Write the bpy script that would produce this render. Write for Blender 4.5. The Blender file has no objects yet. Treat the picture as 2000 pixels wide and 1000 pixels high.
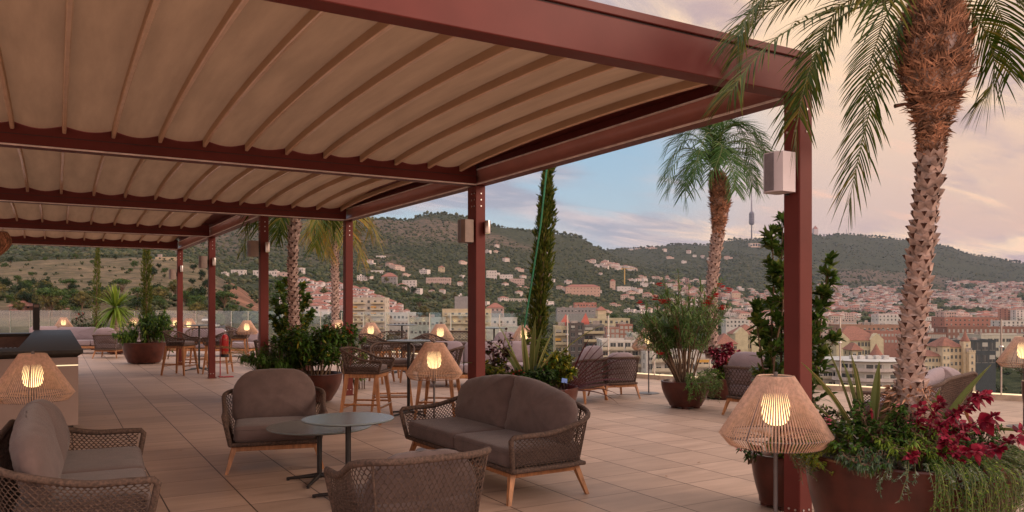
import bpy, bmesh, math, random
from mathutils import Vector, Matrix, noise
PI = math.pi
SC = bpy.context.scene
COL = SC.collection
FPX, HZ, CAMZ = 1543.5, 599.0, 1.5
FW = Vector((.5, .8660254, 0)); RT = Vector((.8660254, -.5, 0)); UP = Vector((0, 0, 1))

def W(px, d, z=0.0):
    p = FW * d + RT * ((px - 1000) / FPX * d)
    return Vector((p.x, p.y, z))
def ZP(py, d): return CAMZ + (HZ - py) / FPX * d
def G(px, py, z=0.0): return W(px, FPX * (CAMZ - z) / (py - HZ), z)
def PW(px, py, d): return W(px, d, ZP(py, d))
def rad(a): return math.radians(a)
def smooth(t):
    t = max(0.0, min(1.0, t)); return t * t * (3 - 2 * t)
def lerp(a, b, t): return a + (b - a) * t

# ------------------------------------------------------------------ mesh builder
class MB:
    def __init__(s): s.v = []; s.f = []; s.m = []
    def add(s, vs, fs, mi=0):
        o = len(s.v); s.v.extend([tuple(q) for q in vs])
        for f in fs: s.f.append(tuple(i + o for i in f)); s.m.append(mi)
    def hexa(s, c0, a0, c1, a1, mi=0):
        """square-section bar between two centres, half sizes a0/a1 (x,y)"""
        vs = []
        for c, a in ((c0, a0), (c1, a1)):
            ax, ay = a if isinstance(a, tuple) else (a, a)
            vs += [(c[0]-ax, c[1]-ay, c[2]), (c[0]+ax, c[1]-ay, c[2]), (c[0]+ax, c[1]+ay, c[2]), (c[0]-ax, c[1]+ay, c[2])]
        s.add(vs, [(3,2,1,0), (4,5,6,7), (0,1,5,4), (1,2,6,5), (2,3,7,6), (3,0,4,7)], mi)
    def box(s, x0, x1, y0, y1, z0, z1, mi=0, M=None):
        vs = [Vector(q) for q in ((x0,y0,z0),(x1,y0,z0),(x1,y1,z0),(x0,y1,z0),(x0,y0,z1),(x1,y0,z1),(x1,y1,z1),(x0,y1,z1))]
        if M: vs = [M @ q for q in vs]
        s.add(vs, [(3,2,1,0), (4,5,6,7), (0,1,5,4), (1,2,6,5), (2,3,7,6), (3,0,4,7)], mi)
    def bbox(s, x0, x1, y0, y1, z0, z1, b=.01, mi=0, M=None, seg=1):
        bm = bmesh.new(); bmesh.ops.create_cube(bm, size=1)
        bmesh.ops.scale(bm, vec=(x1-x0, y1-y0, z1-z0), verts=bm.verts)
        bmesh.ops.translate(bm, vec=((x0+x1)/2, (y0+y1)/2, (z0+z1)/2), verts=bm.verts)
        bmesh.ops.bevel(bm, geom=list(bm.edges), offset=b, segments=seg, affect='EDGES', profile=.5)
        if M: bmesh.ops.transform(bm, matrix=M, verts=bm.verts)
        bm.verts.index_update()
        s.add([v.co.copy() for v in bm.verts], [[v.index for v in f.verts] for f in bm.faces], mi); bm.free()
    def tube(s, pts, r, n=8, mi=0, cap=True):
        pts = [Vector(p) for p in pts]; N = len(pts)
        rs = r if isinstance(r, (list, tuple)) else [r] * N
        o = len(s.v); prev = None
        for i, p in enumerate(pts):
            t = (pts[min(i+1, N-1)] - pts[max(i-1, 0)])
            if t.length < 1e-9: t = Vector((0,0,1))
            t.normalize()
            if prev is None:
                a = Vector((0,0,1)) if abs(t.z) < .9 else Vector((1,0,0))
                u = t.cross(a).normalized()
            else:
                u = (prev - t * prev.dot(t))
                u = u.normalized() if u.length > 1e-6 else t.orthogonal().normalized()
            prev = u; w = t.cross(u)
            for k in range(n):
                a = 2*PI*k/n
                s.v.append(tuple(p + (u*math.cos(a) + w*math.sin(a)) * rs[i]))
        for i in range(N-1):
            for k in range(n):
                a = o+i*n+k; b = o+i*n+(k+1) % n
                s.f.append((a, b, b+n, a+n)); s.m.append(mi)
        if cap and n > 2:
            s.f.append(tuple(o+k for k in reversed(range(n)))); s.m.append(mi)
            s.f.append(tuple(o+(N-1)*n+k for k in range(n))); s.m.append(mi)
    def lathe(s, prof, n=24, c=(0,0,0), mi=0, sx=1, sy=1, jit=None):
        o = len(s.v); c = Vector(c)
        for r, z in prof:
            for k in range(n):
                a = 2*PI*k/n; rr = r if jit is None else r * jit(a, z)
                s.v.append((c.x + rr*math.cos(a)*sx, c.y + rr*math.sin(a)*sy, c.z + z))
        for i in range(len(prof)-1):
            for k in range(n):
                a = o+i*n+k; b = o+i*n+(k+1) % n
                s.f.append((a, b, b+n, a+n)); s.m.append(mi)
    def leaf(s, p, d, nrm, L, w, droop=0., seg=3, mi=0, pw=1.0, base=.15, fold=0.0):
        """one leaf blade: ribbon from p along d, narrowing to a tip, bending down by droop"""
        p = Vector(p); d = Vector(d)
        sd = d.cross(nrm)
        if sd.length < 1e-5: sd = d.orthogonal()
        sd.normalize(); o = len(s.v)
        for i in range(seg):
            t = i/seg; h = w*.5*max(base*(1-t*2), math.sin(PI*t**pw) if t > 0 else 0)
            q = p + d*(L*t) + Vector((0, 0, -droop*L*t*t))
            s.v.append(tuple(q - sd*h)); s.v.append(tuple(q + sd*h))
        q = p + d*L + Vector((0, 0, -droop*L)); s.v.append(tuple(q))
        for i in range(seg-1):
            a = o+2*i; s.f.append((a, a+1, a+3, a+2)); s.m.append(mi)
        a = o+2*(seg-1); s.f.append((a, a+1, o+2*seg)); s.m.append(mi)
    def ribbon(s, pts, ws, side, mi=0, fold=0.):
        o = len(s.v)
        for i, (p, w) in enumerate(zip(pts, ws)):
            t = Vector(pts[min(i+1, len(pts)-1)]) - Vector(pts[max(i-1, 0)])
            sd = side - t * (side.dot(t)/max(t.length_squared, 1e-9))
            sd = sd.normalized() if sd.length > 1e-6 else side
            up = t.cross(sd); up = up.normalized() if up.length > 1e-9 else UP
            p = Vector(p)
            s.v += [tuple(p - sd*w + up*fold*w), tuple(p), tuple(p + sd*w + up*fold*w)]
        for i in range(len(pts)-1):
            a = o+3*i
            s.f += [(a, a+1, a+4, a+3), (a+1, a+2, a+5, a+4)]; s.m += [mi, mi]
    def build(s, name, mats, parent=None, sm=None, loc=None, rotz=0.0):
        me = bpy.data.meshes.new(name); me.from_pydata(s.v, [], s.f)
        if not isinstance(mats, (list, tuple)): mats = [mats]
        for m in mats: me.materials.append(m)
        if len(mats) > 1: me.polygons.foreach_set('material_index', s.m)
        if sm is not None:
            me.polygons.foreach_set('use_smooth', [True]*len(s.f))
            if sm < 179: me.set_sharp_from_angle(angle=rad(sm))
        me.update()
        o = bpy.data.objects.new(name, me); COL.objects.link(o)
        if parent: o.parent = parent
        if loc is not None: o.location = loc
        o.rotation_euler = (0, 0, rotz)
        return o

def tag(o, label=None, cat=None, group=None, kind=None):
    if label: o['label'] = label
    if cat: o['category'] = cat
    if group: o['group'] = group
    if kind: o['kind'] = kind
    return o
def thing(name, label, cat, loc=(0,0,0), rotz=0.0, group=None):
    o = bpy.data.objects.new(name, None); COL.objects.link(o)
    o.empty_display_size = .2; o.location = loc; o.rotation_euler = (0, 0, rotz)
    return tag(o, label, cat, group)
KIDS = {}
def kids(o): return [c for c in bpy.data.objects if c.parent == o]
def copy_tree(o, parent=None, K=None):
    if K is None:
        K = {}
        for c in bpy.data.objects:
            if c.parent: K.setdefault(c.parent.name, []).append(c)
    c = o.copy(); COL.objects.link(c)
    if parent: c.parent = parent
    for ch in K.get(o.name, []): copy_tree(ch, c, K)
    return c
def dup(proto, loc, rotz, label, group=None, scale=None):
    c = copy_tree(proto); c.location = loc; c.rotation_euler = (0, 0, rotz); c['label'] = label
    if group: c['group'] = group
    if scale: c.scale = (scale,)*3 if isinstance(scale, (int, float)) else scale
    return c
def struct(mb, name, mats, sm=None, label=None, loc=None):
    o = mb.build(name, mats, sm=sm, loc=loc); o['kind'] = 'structure'
    if label: o['label'] = label
    return o

# ------------------------------------------------------------------ materials
class NT:
    def __init__(s, m): s.m = m; m.use_nodes = True; s.t = m.node_tree; s.t.nodes.clear()
    def n(s, typ, **kw):
        nd = s.t.nodes.new(typ)
        for k, v in kw.items():
            if k.startswith('_'): setattr(nd, k[1:], v)
            else:
                key = k.replace('__', ' ')
                nd.inputs[int(key[1:]) if key[0] == 'i' and key[1:].isdigit() else key].default_value = v
        return nd
    def l(s, a, b): s.t.links.new(a, b)
def c4(c): return (c[0], c[1], c[2], 1)

def mat(name, col, rough=.6, var=.15, scale=8, bump=0., bscale=60, metal=0., col2=None, spec=.5, island=0., stretch=None, coat=0., detail=4, sheen=0., trans=0.):
    m = bpy.data.materials.new(name); T = NT(m)
    out = T.n('ShaderNodeOutputMaterial'); b = T.n('ShaderNodeBsdfPrincipled')
    b.inputs['Roughness'].default_value = rough; b.inputs['Metallic'].default_value = metal
    b.inputs['Specular IOR Level'].default_value = spec
    if coat: b.inputs['Coat Weight'].default_value = coat
    if sheen: b.inputs['Sheen Weight'].default_value = sheen
    tc = T.n('ShaderNodeTexCoord'); mp = T.n('ShaderNodeMapping'); T.l(tc.outputs['Object'], mp.inputs['Vector'])
    if stretch: mp.inputs['Scale'].default_value = stretch
    nz = T.n('ShaderNodeTexNoise', Scale=scale, Detail=detail, Roughness=.6); T.l(mp.outputs[0], nz.inputs['Vector'])
    c2 = col2 if col2 else tuple(x*(1-var*1.6) for x in col)
    c1 = col if col2 else tuple(min(1, x*(1+var)) for x in col)
    cr = T.n('ShaderNodeValToRGB'); cr.color_ramp.elements[0].position = .32; cr.color_ramp.elements[1].position = .68
    cr.color_ramp.elements[0].color = c4(c2); cr.color_ramp.elements[1].color = c4(c1)
    T.l(nz.outputs['Fac'], cr.inputs['Fac']); src = cr.outputs['Color']
    if island:
        ge = T.n('ShaderNodeNewGeometry'); mr = T.n('ShaderNodeMapRange')
        mr.inputs['To Min'].default_value = 1-island; mr.inputs['To Max'].default_value = 1+island
        T.l(ge.outputs['Random Per Island'], mr.inputs['Value'])
        mx = T.n('ShaderNodeVectorMath', _operation='SCALE'); T.l(src, mx.inputs[0]); T.l(mr.outputs[0], mx.inputs['Scale']); src = mx.outputs[0]
    T.l(src, b.inputs['Base Color'])
    if bump:
        n2 = T.n('ShaderNodeTexNoise', Scale=bscale, Detail=3); T.l(mp.outputs[0], n2.inputs['Vector'])
        bp = T.n('ShaderNodeBump', Strength=bump, Distance=.01); T.l(n2.outputs['Fac'], bp.inputs['Height']); T.l(bp.outputs[0], b.inputs['Normal'])
    if trans:
        tr = T.n('ShaderNodeBsdfTranslucent'); T.l(src, tr.inputs['Color'])
        ms = T.n('ShaderNodeMixShader', Fac=trans); T.l(b.outputs[0], ms.inputs[1]); T.l(tr.outputs[0], ms.inputs[2]); T.l(ms.outputs[0], out.inputs[0])
    else: T.l(b.outputs[0], out.inputs[0])
    return m
def leafmat(name, c1, c2, c3=None, rough=.45, trans=.25):
    """foliage: colour differs from leaf to leaf"""
    m = bpy.data.materials.new(name); T = NT(m)
    out = T.n('ShaderNodeOutputMaterial'); b = T.n('ShaderNodeBsdfPrincipled', Roughness=rough); b.inputs['Specular IOR Level'].default_value = .16
    ge = T.n('ShaderNodeNewGeometry'); cr = T.n('ShaderNodeValToRGB')
    cr.color_ramp.elements[0].color = c4(c1); cr.color_ramp.elements[1].color = c4(c3 or c2)
    if c3:
        e = cr.color_ramp.elements.new(.6); e.color = c4(c2)
    T.l(ge.outputs['Random Per Island'], cr.inputs['Fac']); T.l(cr.outputs['Color'], b.inputs['Base Color'])
    tr = T.n('ShaderNodeBsdfTranslucent'); T.l(cr.outputs['Color'], tr.inputs['Color'])
    ms = T.n('ShaderNodeMixShader', Fac=trans); T.l(b.outputs[0], ms.inputs[1]); T.l(tr.outputs[0], ms.inputs[2]); T.l(ms.outputs[0], out.inputs[0])
    return m
def emis(name, col, st):
    m = bpy.data.materials.new(name); T = NT(m)
    out = T.n('ShaderNodeOutputMaterial'); e = T.n('ShaderNodeEmission', Color=c4(col), Strength=st); T.l(e.outputs[0], out.inputs[0]); return m

M = {}
M['paint'] = mat('red_brown_painted_metal', (.132, .031, .026), rough=.42, var=.09, scale=2.2, bump=.015, bscale=300, spec=.14)
M['paint_dark'] = mat('groove_shade_paint', (.035, .01, .009), rough=.6)  # darkened copy of the paint, standing in for shade inside the grooves
M['led'] = mat('led_profile', (.80, .70, .66), rough=.35)
M['bolt'] = mat('steel_bolt', (.6, .56, .54), rough=.3, metal=.8)
M['steel'] = mat('brushed_steel', (.55, .5, .48), rough=.28, metal=1, var=.1, scale=4, stretch=(1,1,.05))
M['black'] = mat('black_metal', (.014, .012, .012), rough=.4, var=.2)
M['gutter'] = mat('lit_gutter_paint', (.42, .19, .16), rough=.35, var=.08, scale=2)  # beam paint made paler: light on the inner face put into the colour
M['greymetal'] = mat('grey_metal', (.10, .085, .085), rough=.4)
M['tabletop'] = mat('grey_laminate', (.16, .19, .19), rough=.22, var=.05, scale=20)
M['stone'] = mat('dark_stone', (.032, .027, .022), rough=.5, spec=.3, var=.3, scale=14, bump=.02, bscale=120)
M['panel'] = mat('counter_panel', (.30, .22, .19), rough=.5, var=.06, scale=2)
M['white'] = mat('white_plastic', (.62, .56, .60), rough=.45, var=.04)
M['grille'] = mat('speaker_grille', (.22, .20, .23), rough=.6, bump=.3, bscale=900)
M['taupe'] = mat('taupe_speaker', (.22, .155, .125), rough=.5)
M['teak'] = mat('teak', (.40, .175, .07), rough=.5, var=.25, scale=5, stretch=(6,6,1), bump=.05, bscale=80)
M['rope'] = mat('rope', (.105, .064, .047), rough=.9, var=.4, scale=60, bump=.6, bscale=400)
M['cord'] = mat('shade_cord', (.64, .42, .31), rough=.85, var=.15, scale=40, bump=.4, bscale=300, trans=.2)
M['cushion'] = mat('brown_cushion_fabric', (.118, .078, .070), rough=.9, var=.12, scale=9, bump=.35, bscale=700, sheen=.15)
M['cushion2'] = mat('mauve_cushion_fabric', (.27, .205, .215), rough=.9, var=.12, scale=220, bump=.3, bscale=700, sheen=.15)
M['pot'] = mat('brown_planter', (.075, .020, .013), rough=.36, var=.25, scale=5, coat=.1, spec=.3)
M['soil'] = mat('soil', (.05, .033, .022), rough=.95, var=.5, scale=40, bump=.9, bscale=60)
M['red'] = mat('red_enamel', (.42, .012, .012), rough=.3, var=.08)
M['bark'] = mat('palm_bark', (.44, .32, .275), rough=.9, var=.35, scale=14, bump=.6, bscale=40)
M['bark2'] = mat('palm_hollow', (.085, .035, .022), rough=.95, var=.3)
M['fibre'] = mat('palm_fibre', (.36, .18, .105), rough=.9, var=.5, scale=12, island=.55)
M['fibre2'] = mat('palm_fibre_core', (.12, .05, .03), rough=.95, var=.5, scale=20, bump=.8)
M['stem'] = mat('stem', (.14, .085, .05), rough=.85, var=.3, island=.2)
M['stemg'] = mat('green_stem', (.12, .13, .04), rough=.7, island=.2)
M['palm'] = leafmat('palm_leaflet', (.024, .052, .006), (.065, .105, .012), (.21, .17, .03), rough=.45)
M['palm2'] = leafmat('palm_leaflet_blue', (.022, .06, .010), (.06, .135, .025), (.13, .19, .05), rough=.5)
M['palm3'] = leafmat('palm_leaflet_yellow', (.11, .15, .03), (.27, .21, .04), (.45, .20, .03), rough=.45)
M['laurel'] = leafmat('laurel_leaf', (.025, .062, .010), (.075, .135, .025), (.16, .19, .04), rough=.3)
M['oleander'] = leafmat('oleander_leaf', (.04, .105, .022), (.12, .20, .05), (.22, .28, .11), rough=.45)
M['green'] = leafmat('green_leaf', (.035, .085, .014), (.08, .16, .025), rough=.45)
M['dark'] = leafmat('dark_green_leaf', (.012, .030, .008), (.035, .065, .014), rough=.4)
M['lime'] = leafmat('lime_leaf', (.09, .16, .02), (.24, .32, .04), rough=.45)
M['croton'] = leafmat('yellow_green_leaf', (.05, .08, .01), (.16, .17, .02), (.45, .36, .04), rough=.35)
M['strap'] = leafmat('strap_leaf', (.10, .13, .035), (.20, .22, .07), rough=.4)
M['cream'] = leafmat('strap_margin', (.38, .34, .15), (.45, .38, .18), rough=.4)
M['purple'] = leafmat('purple_leaf', (.035, .008, .010), (.09, .02, .025), rough=.35)
M['crimson'] = leafmat('crimson_leaf', (.06, .004, .010), (.19, .006, .022), (.45, .05, .09), rough=.3, trans=.3)
M['silver'] = leafmat('silver_leaf', (.16, .19, .14), (.30, .33, .26), rough=.6)
M['blue'] = leafmat('blue_green_leaf', (.05, .09, .05), (.12, .17, .10), rough=.5)
M['cypress'] = leafmat('cypress_sprig', (.022, .05, .006), (.09, .125, .018), (.20, .18, .04), rough=.6)
M['redflower'] = leafmat('red_petal', (.5, .01, .02), (.75, .04, .05), rough=.5)
M['pink'] = leafmat('pink_petal', (.6, .12, .2), (.75, .28, .34), rough=.5)
M['lilac'] = leafmat('lilac_petal', (.45, .3, .6), (.6, .45, .7), rough=.5)
M['wheat'] = leafmat('grass_plume', (.3, .2, .11), (.45, .32, .2), rough=.8)
M['bulb'] = emis('lit_bulb', (1, .66, .28), 3.2)
M['ledlit'] = emis('lit_led', (1, .72, .42), 1.3)
M['bluecard'] = mat('blue_card', (.12, .22, .55), rough=.5)
M['stake'] = mat('green_stake', (.015, .16, .07), rough=.5)

def glassmat(name, tint=(.93, .97, .96), op=.12, rough=.03):
    m = bpy.data.materials.new(name); T = NT(m); out = T.n('ShaderNodeOutputMaterial')
    t = T.n('ShaderNodeBsdfTransparent', Color=c4(tint)); g = T.n('ShaderNodeBsdfGlossy', Color=(.9,.95,.95,1), Roughness=rough)
    fr = T.n('ShaderNodeFresnel', IOR=1.35); ms = T.n('ShaderNodeMixShader')
    ml = T.n('ShaderNodeMath', _operation='MULTIPLY'); ml.inputs[1].default_value = .16; T.l(fr.outputs[0], ml.inputs[0]); T.l(ml.outputs[0], ms.inputs[0]); T.l(t.outputs[0], ms.inputs[1]); T.l(g.outputs[0], ms.inputs[2]); T.l(ms.outputs[0], out.inputs[0])
    return m
M['glass'] = glassmat('railing_glass')
M['glassedge'] = mat('glass_edge', (.30, .42, .38), rough=.2)

def fabricmat():
    m = mat('awning_fabric', (.50, .345, .225), rough=.85, var=.08, scale=1.2, bump=.05, bscale=400, trans=.13, stretch=(6, .8, 1), spec=.2)
    return m
M['awning'] = fabricmat()
M['batten'] = mat('batten_highlight', (.78, .56, .40), rough=.22, spec=.8, var=.05)  # pale tone stands in for the highlight along the batten's underside

def floormat():
    m = bpy.data.materials.new('stone_tiles'); T = NT(m)
    out = T.n('ShaderNodeOutputMaterial'); b = T.n('ShaderNodeBsdfPrincipled')
    tc = T.n('ShaderNodeTexCoord'); sp = T.n('ShaderNodeSeparateXYZ'); T.l(tc.outputs['Object'], sp.inputs[0])
    def mth(op, a, bb=None, c=None):
        n = T.n('ShaderNodeMath', _operation=op)
        for i, q in enumerate((a, bb, c)):
            if q is None: continue
            if hasattr(q, 'is_linked'): T.l(q, n.inputs[i])
            else: n.inputs[i].default_value = q
        return n.outputs[0]
    TX, TY = .558, 1.116
    ux = mth('DIVIDE', mth('ADD', sp.outputs[0], -.72 + 40*TX), TX)
    ixn = mth('FLOOR', ux)
    uy = mth('DIVIDE', mth('ADD', sp.outputs[1], 10.0), TX)
    fx = mth('FRACT', ux); fy = mth('FRACT', uy); iyn = mth('FLOOR', uy)
    def edge(f, w):
        a = mth('MINIMUM', f, mth('SUBTRACT', 1.0, f)); return mth('LESS_THAN', a, w)
    ex = edge(fx, .0095); ey = edge(fy, .008)
    line = mth('MAXIMUM', ex, mth('MULTIPLY', ey, .75))
    cb = T.n('ShaderNodeCombineXYZ'); T.l(ixn, cb.inputs[0]); T.l(iyn, cb.inputs[1])
    wn = T.n('ShaderNodeTexWhiteNoise'); T.l(cb.outputs[0], wn.inputs['Vector'])
    off = T.n('ShaderNodeVectorMath', _operation='MULTIPLY_ADD'); T.l(wn.outputs['Color'], off.inputs[0]); off.inputs[1].default_value = (20, 20, 20); T.l(tc.outputs['Object'], off.inputs[2])
    mp = T.n('ShaderNodeMapping'); mp.inputs['Scale'].default_value = (.8, 4.2, 1); T.l(off.outputs[0], mp.inputs['Vector'])
    nz = T.n('ShaderNodeTexNoise', Scale=1.6, Detail=7, Roughness=.62); T.l(mp.outputs[0], nz.inputs['Vector'])
    cr = T.n('ShaderNodeValToRGB'); e = cr.color_ramp.elements
    e[0].position = .28; e[0].color = (.33, .225, .165, 1); e[1].position = .72; e[1].color = (.49, .345, .26, 1)
    T.l(nz.outputs['Fac'], cr.inputs[0])
    big = T.n('ShaderNodeTexNoise', Scale=.35, Detail=3); T.l(tc.outputs['Object'], big.inputs['Vector'])
    sc = mth('ADD', mth('MULTIPLY', wn.outputs['Value'], .24), mth('ADD', .72, mth('MULTIPLY', big.outputs['Fac'], .36)))
    vm = T.n('ShaderNodeVectorMath', _operation='SCALE'); T.l(cr.outputs[0], vm.inputs[0]); T.l(sc, vm.inputs['Scale'])
    mx = T.n('ShaderNodeMixRGB'); T.l(line, mx.inputs[0]); T.l(vm.outputs[0], mx.inputs[1]); mx.inputs[2].default_value = (.045, .024, .018, 1)
    T.l(mx.outputs[0], b.inputs['Base Color'])
    rr = mth('ADD', .42, mth('MULTIPLY', nz.outputs['Fac'], .25)); T.l(rr, b.inputs['Roughness'])
    hh = mth('SUBTRACT', mth('MULTIPLY', nz.outputs['Fac'], .25), line)
    bp = T.n('ShaderNodeBump', Strength=.25, Distance=.004); T.l(hh, bp.inputs['Height']); T.l(bp.outputs[0], b.inputs['Normal'])
    T.l(b.outputs[0], out.inputs[0]); return m
M['floor'] = floormat()
HAZE = 3.5e-5
EXPO = 0.24
# ------------------------------------------------------------------ camera
cam = bpy.data.cameras.new('camera'); co = bpy.data.objects.new('camera', cam); COL.objects.link(co)
co.location = (0, 0, CAMZ); co.rotation_euler = (rad(90), 0, rad(-30))
cam.sensor_width = 36; cam.lens = 36*FPX/2000; cam.shift_y = (HZ-500)/2000; cam.clip_end = 30000; cam.clip_start = .05
SC.camera = co
# ------------------------------------------------------------------ sky
SUN_EL, SUN_AZ = rad(22), rad(140)      # azimuth clockwise from +Y
sun_dir = Vector((math.sin(SUN_AZ)*math.cos(SUN_EL), math.cos(SUN_AZ)*math.cos(SUN_EL), math.sin(SUN_EL)))
w = bpy.data.worlds.new('World'); SC.world = w; w.use_nodes = True
nt = w.node_tree; nt.nodes.clear()
def wn(t, **k):
    n = nt.nodes.new(t)
    for a, b in k.items():
        if a[0] == '_': setattr(n, a[1:], b)
        else: n.inputs[a].default_value = b
    return n
L = nt.links.new
def wm(op, a, b=None, clamp=False):
    n = nt.nodes.new('ShaderNodeMath'); n.operation = op; n.use_clamp = clamp
    for i, q in enumerate((a, b)):
        if q is None: continue
        if hasattr(q, 'is_linked'): L(q, n.inputs[i])
        else: n.inputs[i].default_value = q
    return n.outputs[0]
def wmix(f, a, b):
    n = nt.nodes.new('ShaderNodeMixRGB')
    for i, q in enumerate((f, a, b)):
        if hasattr(q, 'is_linked'): L(q, n.inputs[i])
        elif i == 0: n.inputs[0].default_value = q
        else: n.inputs[i].default_value = c4(q)
    return n.outputs[0]
def wss(x, a, b):
    n = nt.nodes.new('ShaderNodeMapRange'); n.interpolation_type = 'SMOOTHSTEP'
    n.inputs['From Min'].default_value = a; n.inputs['From Max'].default_value = b; L(x, n.inputs['Value']); return n.outputs[0]
tc = wn('ShaderNodeTexCoord'); gen = tc.outputs['Generated']
sep = wn('ShaderNodeSeparateXYZ'); L(gen, sep.inputs[0]); zz_ = sep.outputs[2]
dr = wn('ShaderNodeVectorMath', _operation='DOT_PRODUCT'); L(gen, dr.inputs[0]); dr.inputs[1].default_value = tuple(RT)
side = dr.outputs['Value']
df = wn('ShaderNodeVectorMath', _operation='DOT_PRODUCT'); L(gen, df.inputs[0]); df.inputs[1].default_value = tuple(FW)
sky = wn('ShaderNodeTexSky'); sky.sky_type = 'NISHITA'; sky.sun_disc = False; sky.sun_elevation = SUN_EL; sky.sun_rotation = SUN_AZ
sky.air_density = 1.3; sky.dust_density = 2.5; sky.ozone_density = 1.5
def cloudnoise(scale, zs, det, loc, rough=.6, dist=0.):
    # clouds lie in a flat layer overhead: project the view direction onto it
    zc = wm('MAXIMUM', zz_, .0); den = wm('ADD', zc, .16)
    px = wm('DIVIDE', sep.outputs[0], den); py = wm('DIVIDE', sep.outputs[1], den)
    cb = wn('ShaderNodeCombineXYZ'); L(px, cb.inputs[0]); L(py, cb.inputs[1])
    mp = wn('ShaderNodeMapping'); mp.inputs['Location'].default_value = loc; mp.inputs['Scale'].default_value = zs; mp.inputs['Rotation'].default_value = (0, 0, rad(22)); L(cb.outputs[0], mp.inputs[0])
    n = wn('ShaderNodeTexNoise', Scale=scale, Detail=det, Roughness=rough, Distortion=dist); L(mp.outputs[0], n.inputs['Vector']); return n.outputs['Fac']
n1 = cloudnoise(.62, (1, 1.7, 1), 9, (3.1, 1.7, 0), .58, .3)
n2 = cloudnoise(1.6, (1, 2.6, 1), 10, (7.3, 4.2, 0), .62, .5)
n3 = cloudnoise(.35, (1, 1, 1), 3, (1.3, 8.2, 0))
# clear sky: pale near the horizon, blue above, warm towards the right
hz = wss(zz_, -.02, .24)
clear = wmix(hz, (.47, .53, .53), (.25, .41, .55))
warmf = wss(wm('ADD', wm('ADD', side, wm('MULTIPLY', zz_, .50)), wm('MULTIPLY', wm('SUBTRACT', n3, .5), .5)), .16, .40)
warm = wmix(wss(zz_, .02, .36), wmix(wss(side, .25, .6), (.50, .38, .38), (.62, .38, .30)), (.90, .62, .38))
base = wmix(warmf, clear, warm)
# clouds: mauve undersides, pink lit edges
cf = wm('MULTIPLY', wss(n1, .43, .56), wss(wm('ADD', zz_, wm('MULTIPLY', wss(side, .0, .25), .08)), .075, .135))
ccol = wmix(wss(n2, .42, .66), (.30, .29, .36), (.60, .47, .46))
ccolw = wmix(wss(n2, .40, .64), (.43, .30, .31), (.98, .68, .40))
withc = wmix(wm('MULTIPLY', cf, .88), base, wmix(warmf, ccol, ccolw))
streak = wm('MULTIPLY', wm('MULTIPLY', wss(n2, .52, .74), wss(side, .1, .3)), .55)
withc = wmix(streak, withc, (.95, .52, .34))
back = wss(df.outputs['Value'], -.1, .35)
over = wss(zz_, .55, .85)
allsky = wmix(wm('SUBTRACT', 1.0, back), withc, wmix(wss(zz_, 0, .5), (1.20, .76, .58), (1.10, .92, .88)))
allsky = wmix(over, allsky, (1.10, .95, .95))
nsc = wn('ShaderNodeVectorMath', _operation='SCALE'); L(sky.outputs[0], nsc.inputs[0]); nsc.inputs['Scale'].default_value = .012
addv = wn('ShaderNodeVectorMath', _operation='ADD')
asc = wn('ShaderNodeVectorMath', _operation='SCALE'); L(allsky, asc.inputs[0]); asc.inputs['Scale'].default_value = 1.0
L(asc.outputs[0], addv.inputs[0]); L(nsc.outputs[0], addv.inputs[1])
# ten times brighter into a background of strength 0.1
x10 = wn('ShaderNodeVectorMath', _operation='SCALE'); L(addv.outputs[0], x10.inputs[0]); x10.inputs['Scale'].default_value = 10
bg = wn('ShaderNodeBackground', Strength=.1); L(x10.outputs[0], bg.inputs[0])
wo = wn('ShaderNodeOutputWorld'); L(bg.outputs[0], wo.inputs[0])
sl = bpy.data.lights.new('sun', 'SUN'); sl.energy = 1.5; sl.angle = rad(22); sl.color = (1, .72, .55)
so = bpy.data.objects.new('sun', sl); COL.objects.link(so); so.rotation_euler = (-sun_dir).to_track_quat('-Z', 'Y').to_euler(); so.location = (20, -20, 30)
vs = SC.view_settings; vs.view_transform = 'Standard'; vs.look = 'None'; vs.exposure = EXPO; vs.gamma = 1; vs.use_curve_mapping = False
SC.cycles.max_bounces = 8; SC.cycles.transparent_max_bounces = 24; SC.cycles.volume_bounces = 0
SC.cycles.use_denoising = True; SC.cycles.caustics_reflective = False; SC.cycles.caustics_refractive = False
SC.cycles.sample_clamp_indirect = 4

# ------------------------------------------------------------------ terrace
rail_px = [(-900, 44), (-300, 40), (100, 36), (380, 33), (600, 28), (800, 24), (952, 20.5), (1100, 18.3), (1237, 16.8), (1290, 16.3), (1600, 14.35), (1892, 13.0), (2200, 11.85), (2600, 10.7), (3400, 9.2)]
rail_pts = [W(px, d) for px, d in rail_px]
def resample(pts, step):
    out = [pts[0].copy()]; acc = 0.0
    for a, b in zip(pts, pts[1:]):
        Ls = (b-a).length; t = step - acc
        while t <= Ls: out.append(a.lerp(b, t/Ls)); t += step
        acc = (acc + Ls) % step
    return out
def catmull(pts, k=6):
    out = []
    P = [pts[0]] + list(pts) + [pts[-1]]
    for i in range(1, len(P)-2):
        for j in range(k):
            t = j/k; a, b, c, d = (Vector(q) for q in P[i-1:i+3])
            out.append(.5*((2*b) + (c-a)*t + (2*a-5*b+4*c-d)*t*t + (3*b-a-3*c+d)*t*t*t))
    out.append(Vector(pts[-1])); return out
rail_c = catmull(rail_pts, 5)
mb = MB()
edge = [Vector((p.x, p.y, 0)) for p in rail_c]
poly = edge + [Vector((12, -14, 0)), Vector((-40, -14, 0))]
top = [(p.x, p.y, 0.0) for p in poly]; bot = [(p.x, p.y, -.5) for p in poly]; n = len(poly)
mb.add(top, [tuple(reversed(range(n)))])
fl = struct(mb, 'terrace_floor', M['floor'])
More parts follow.
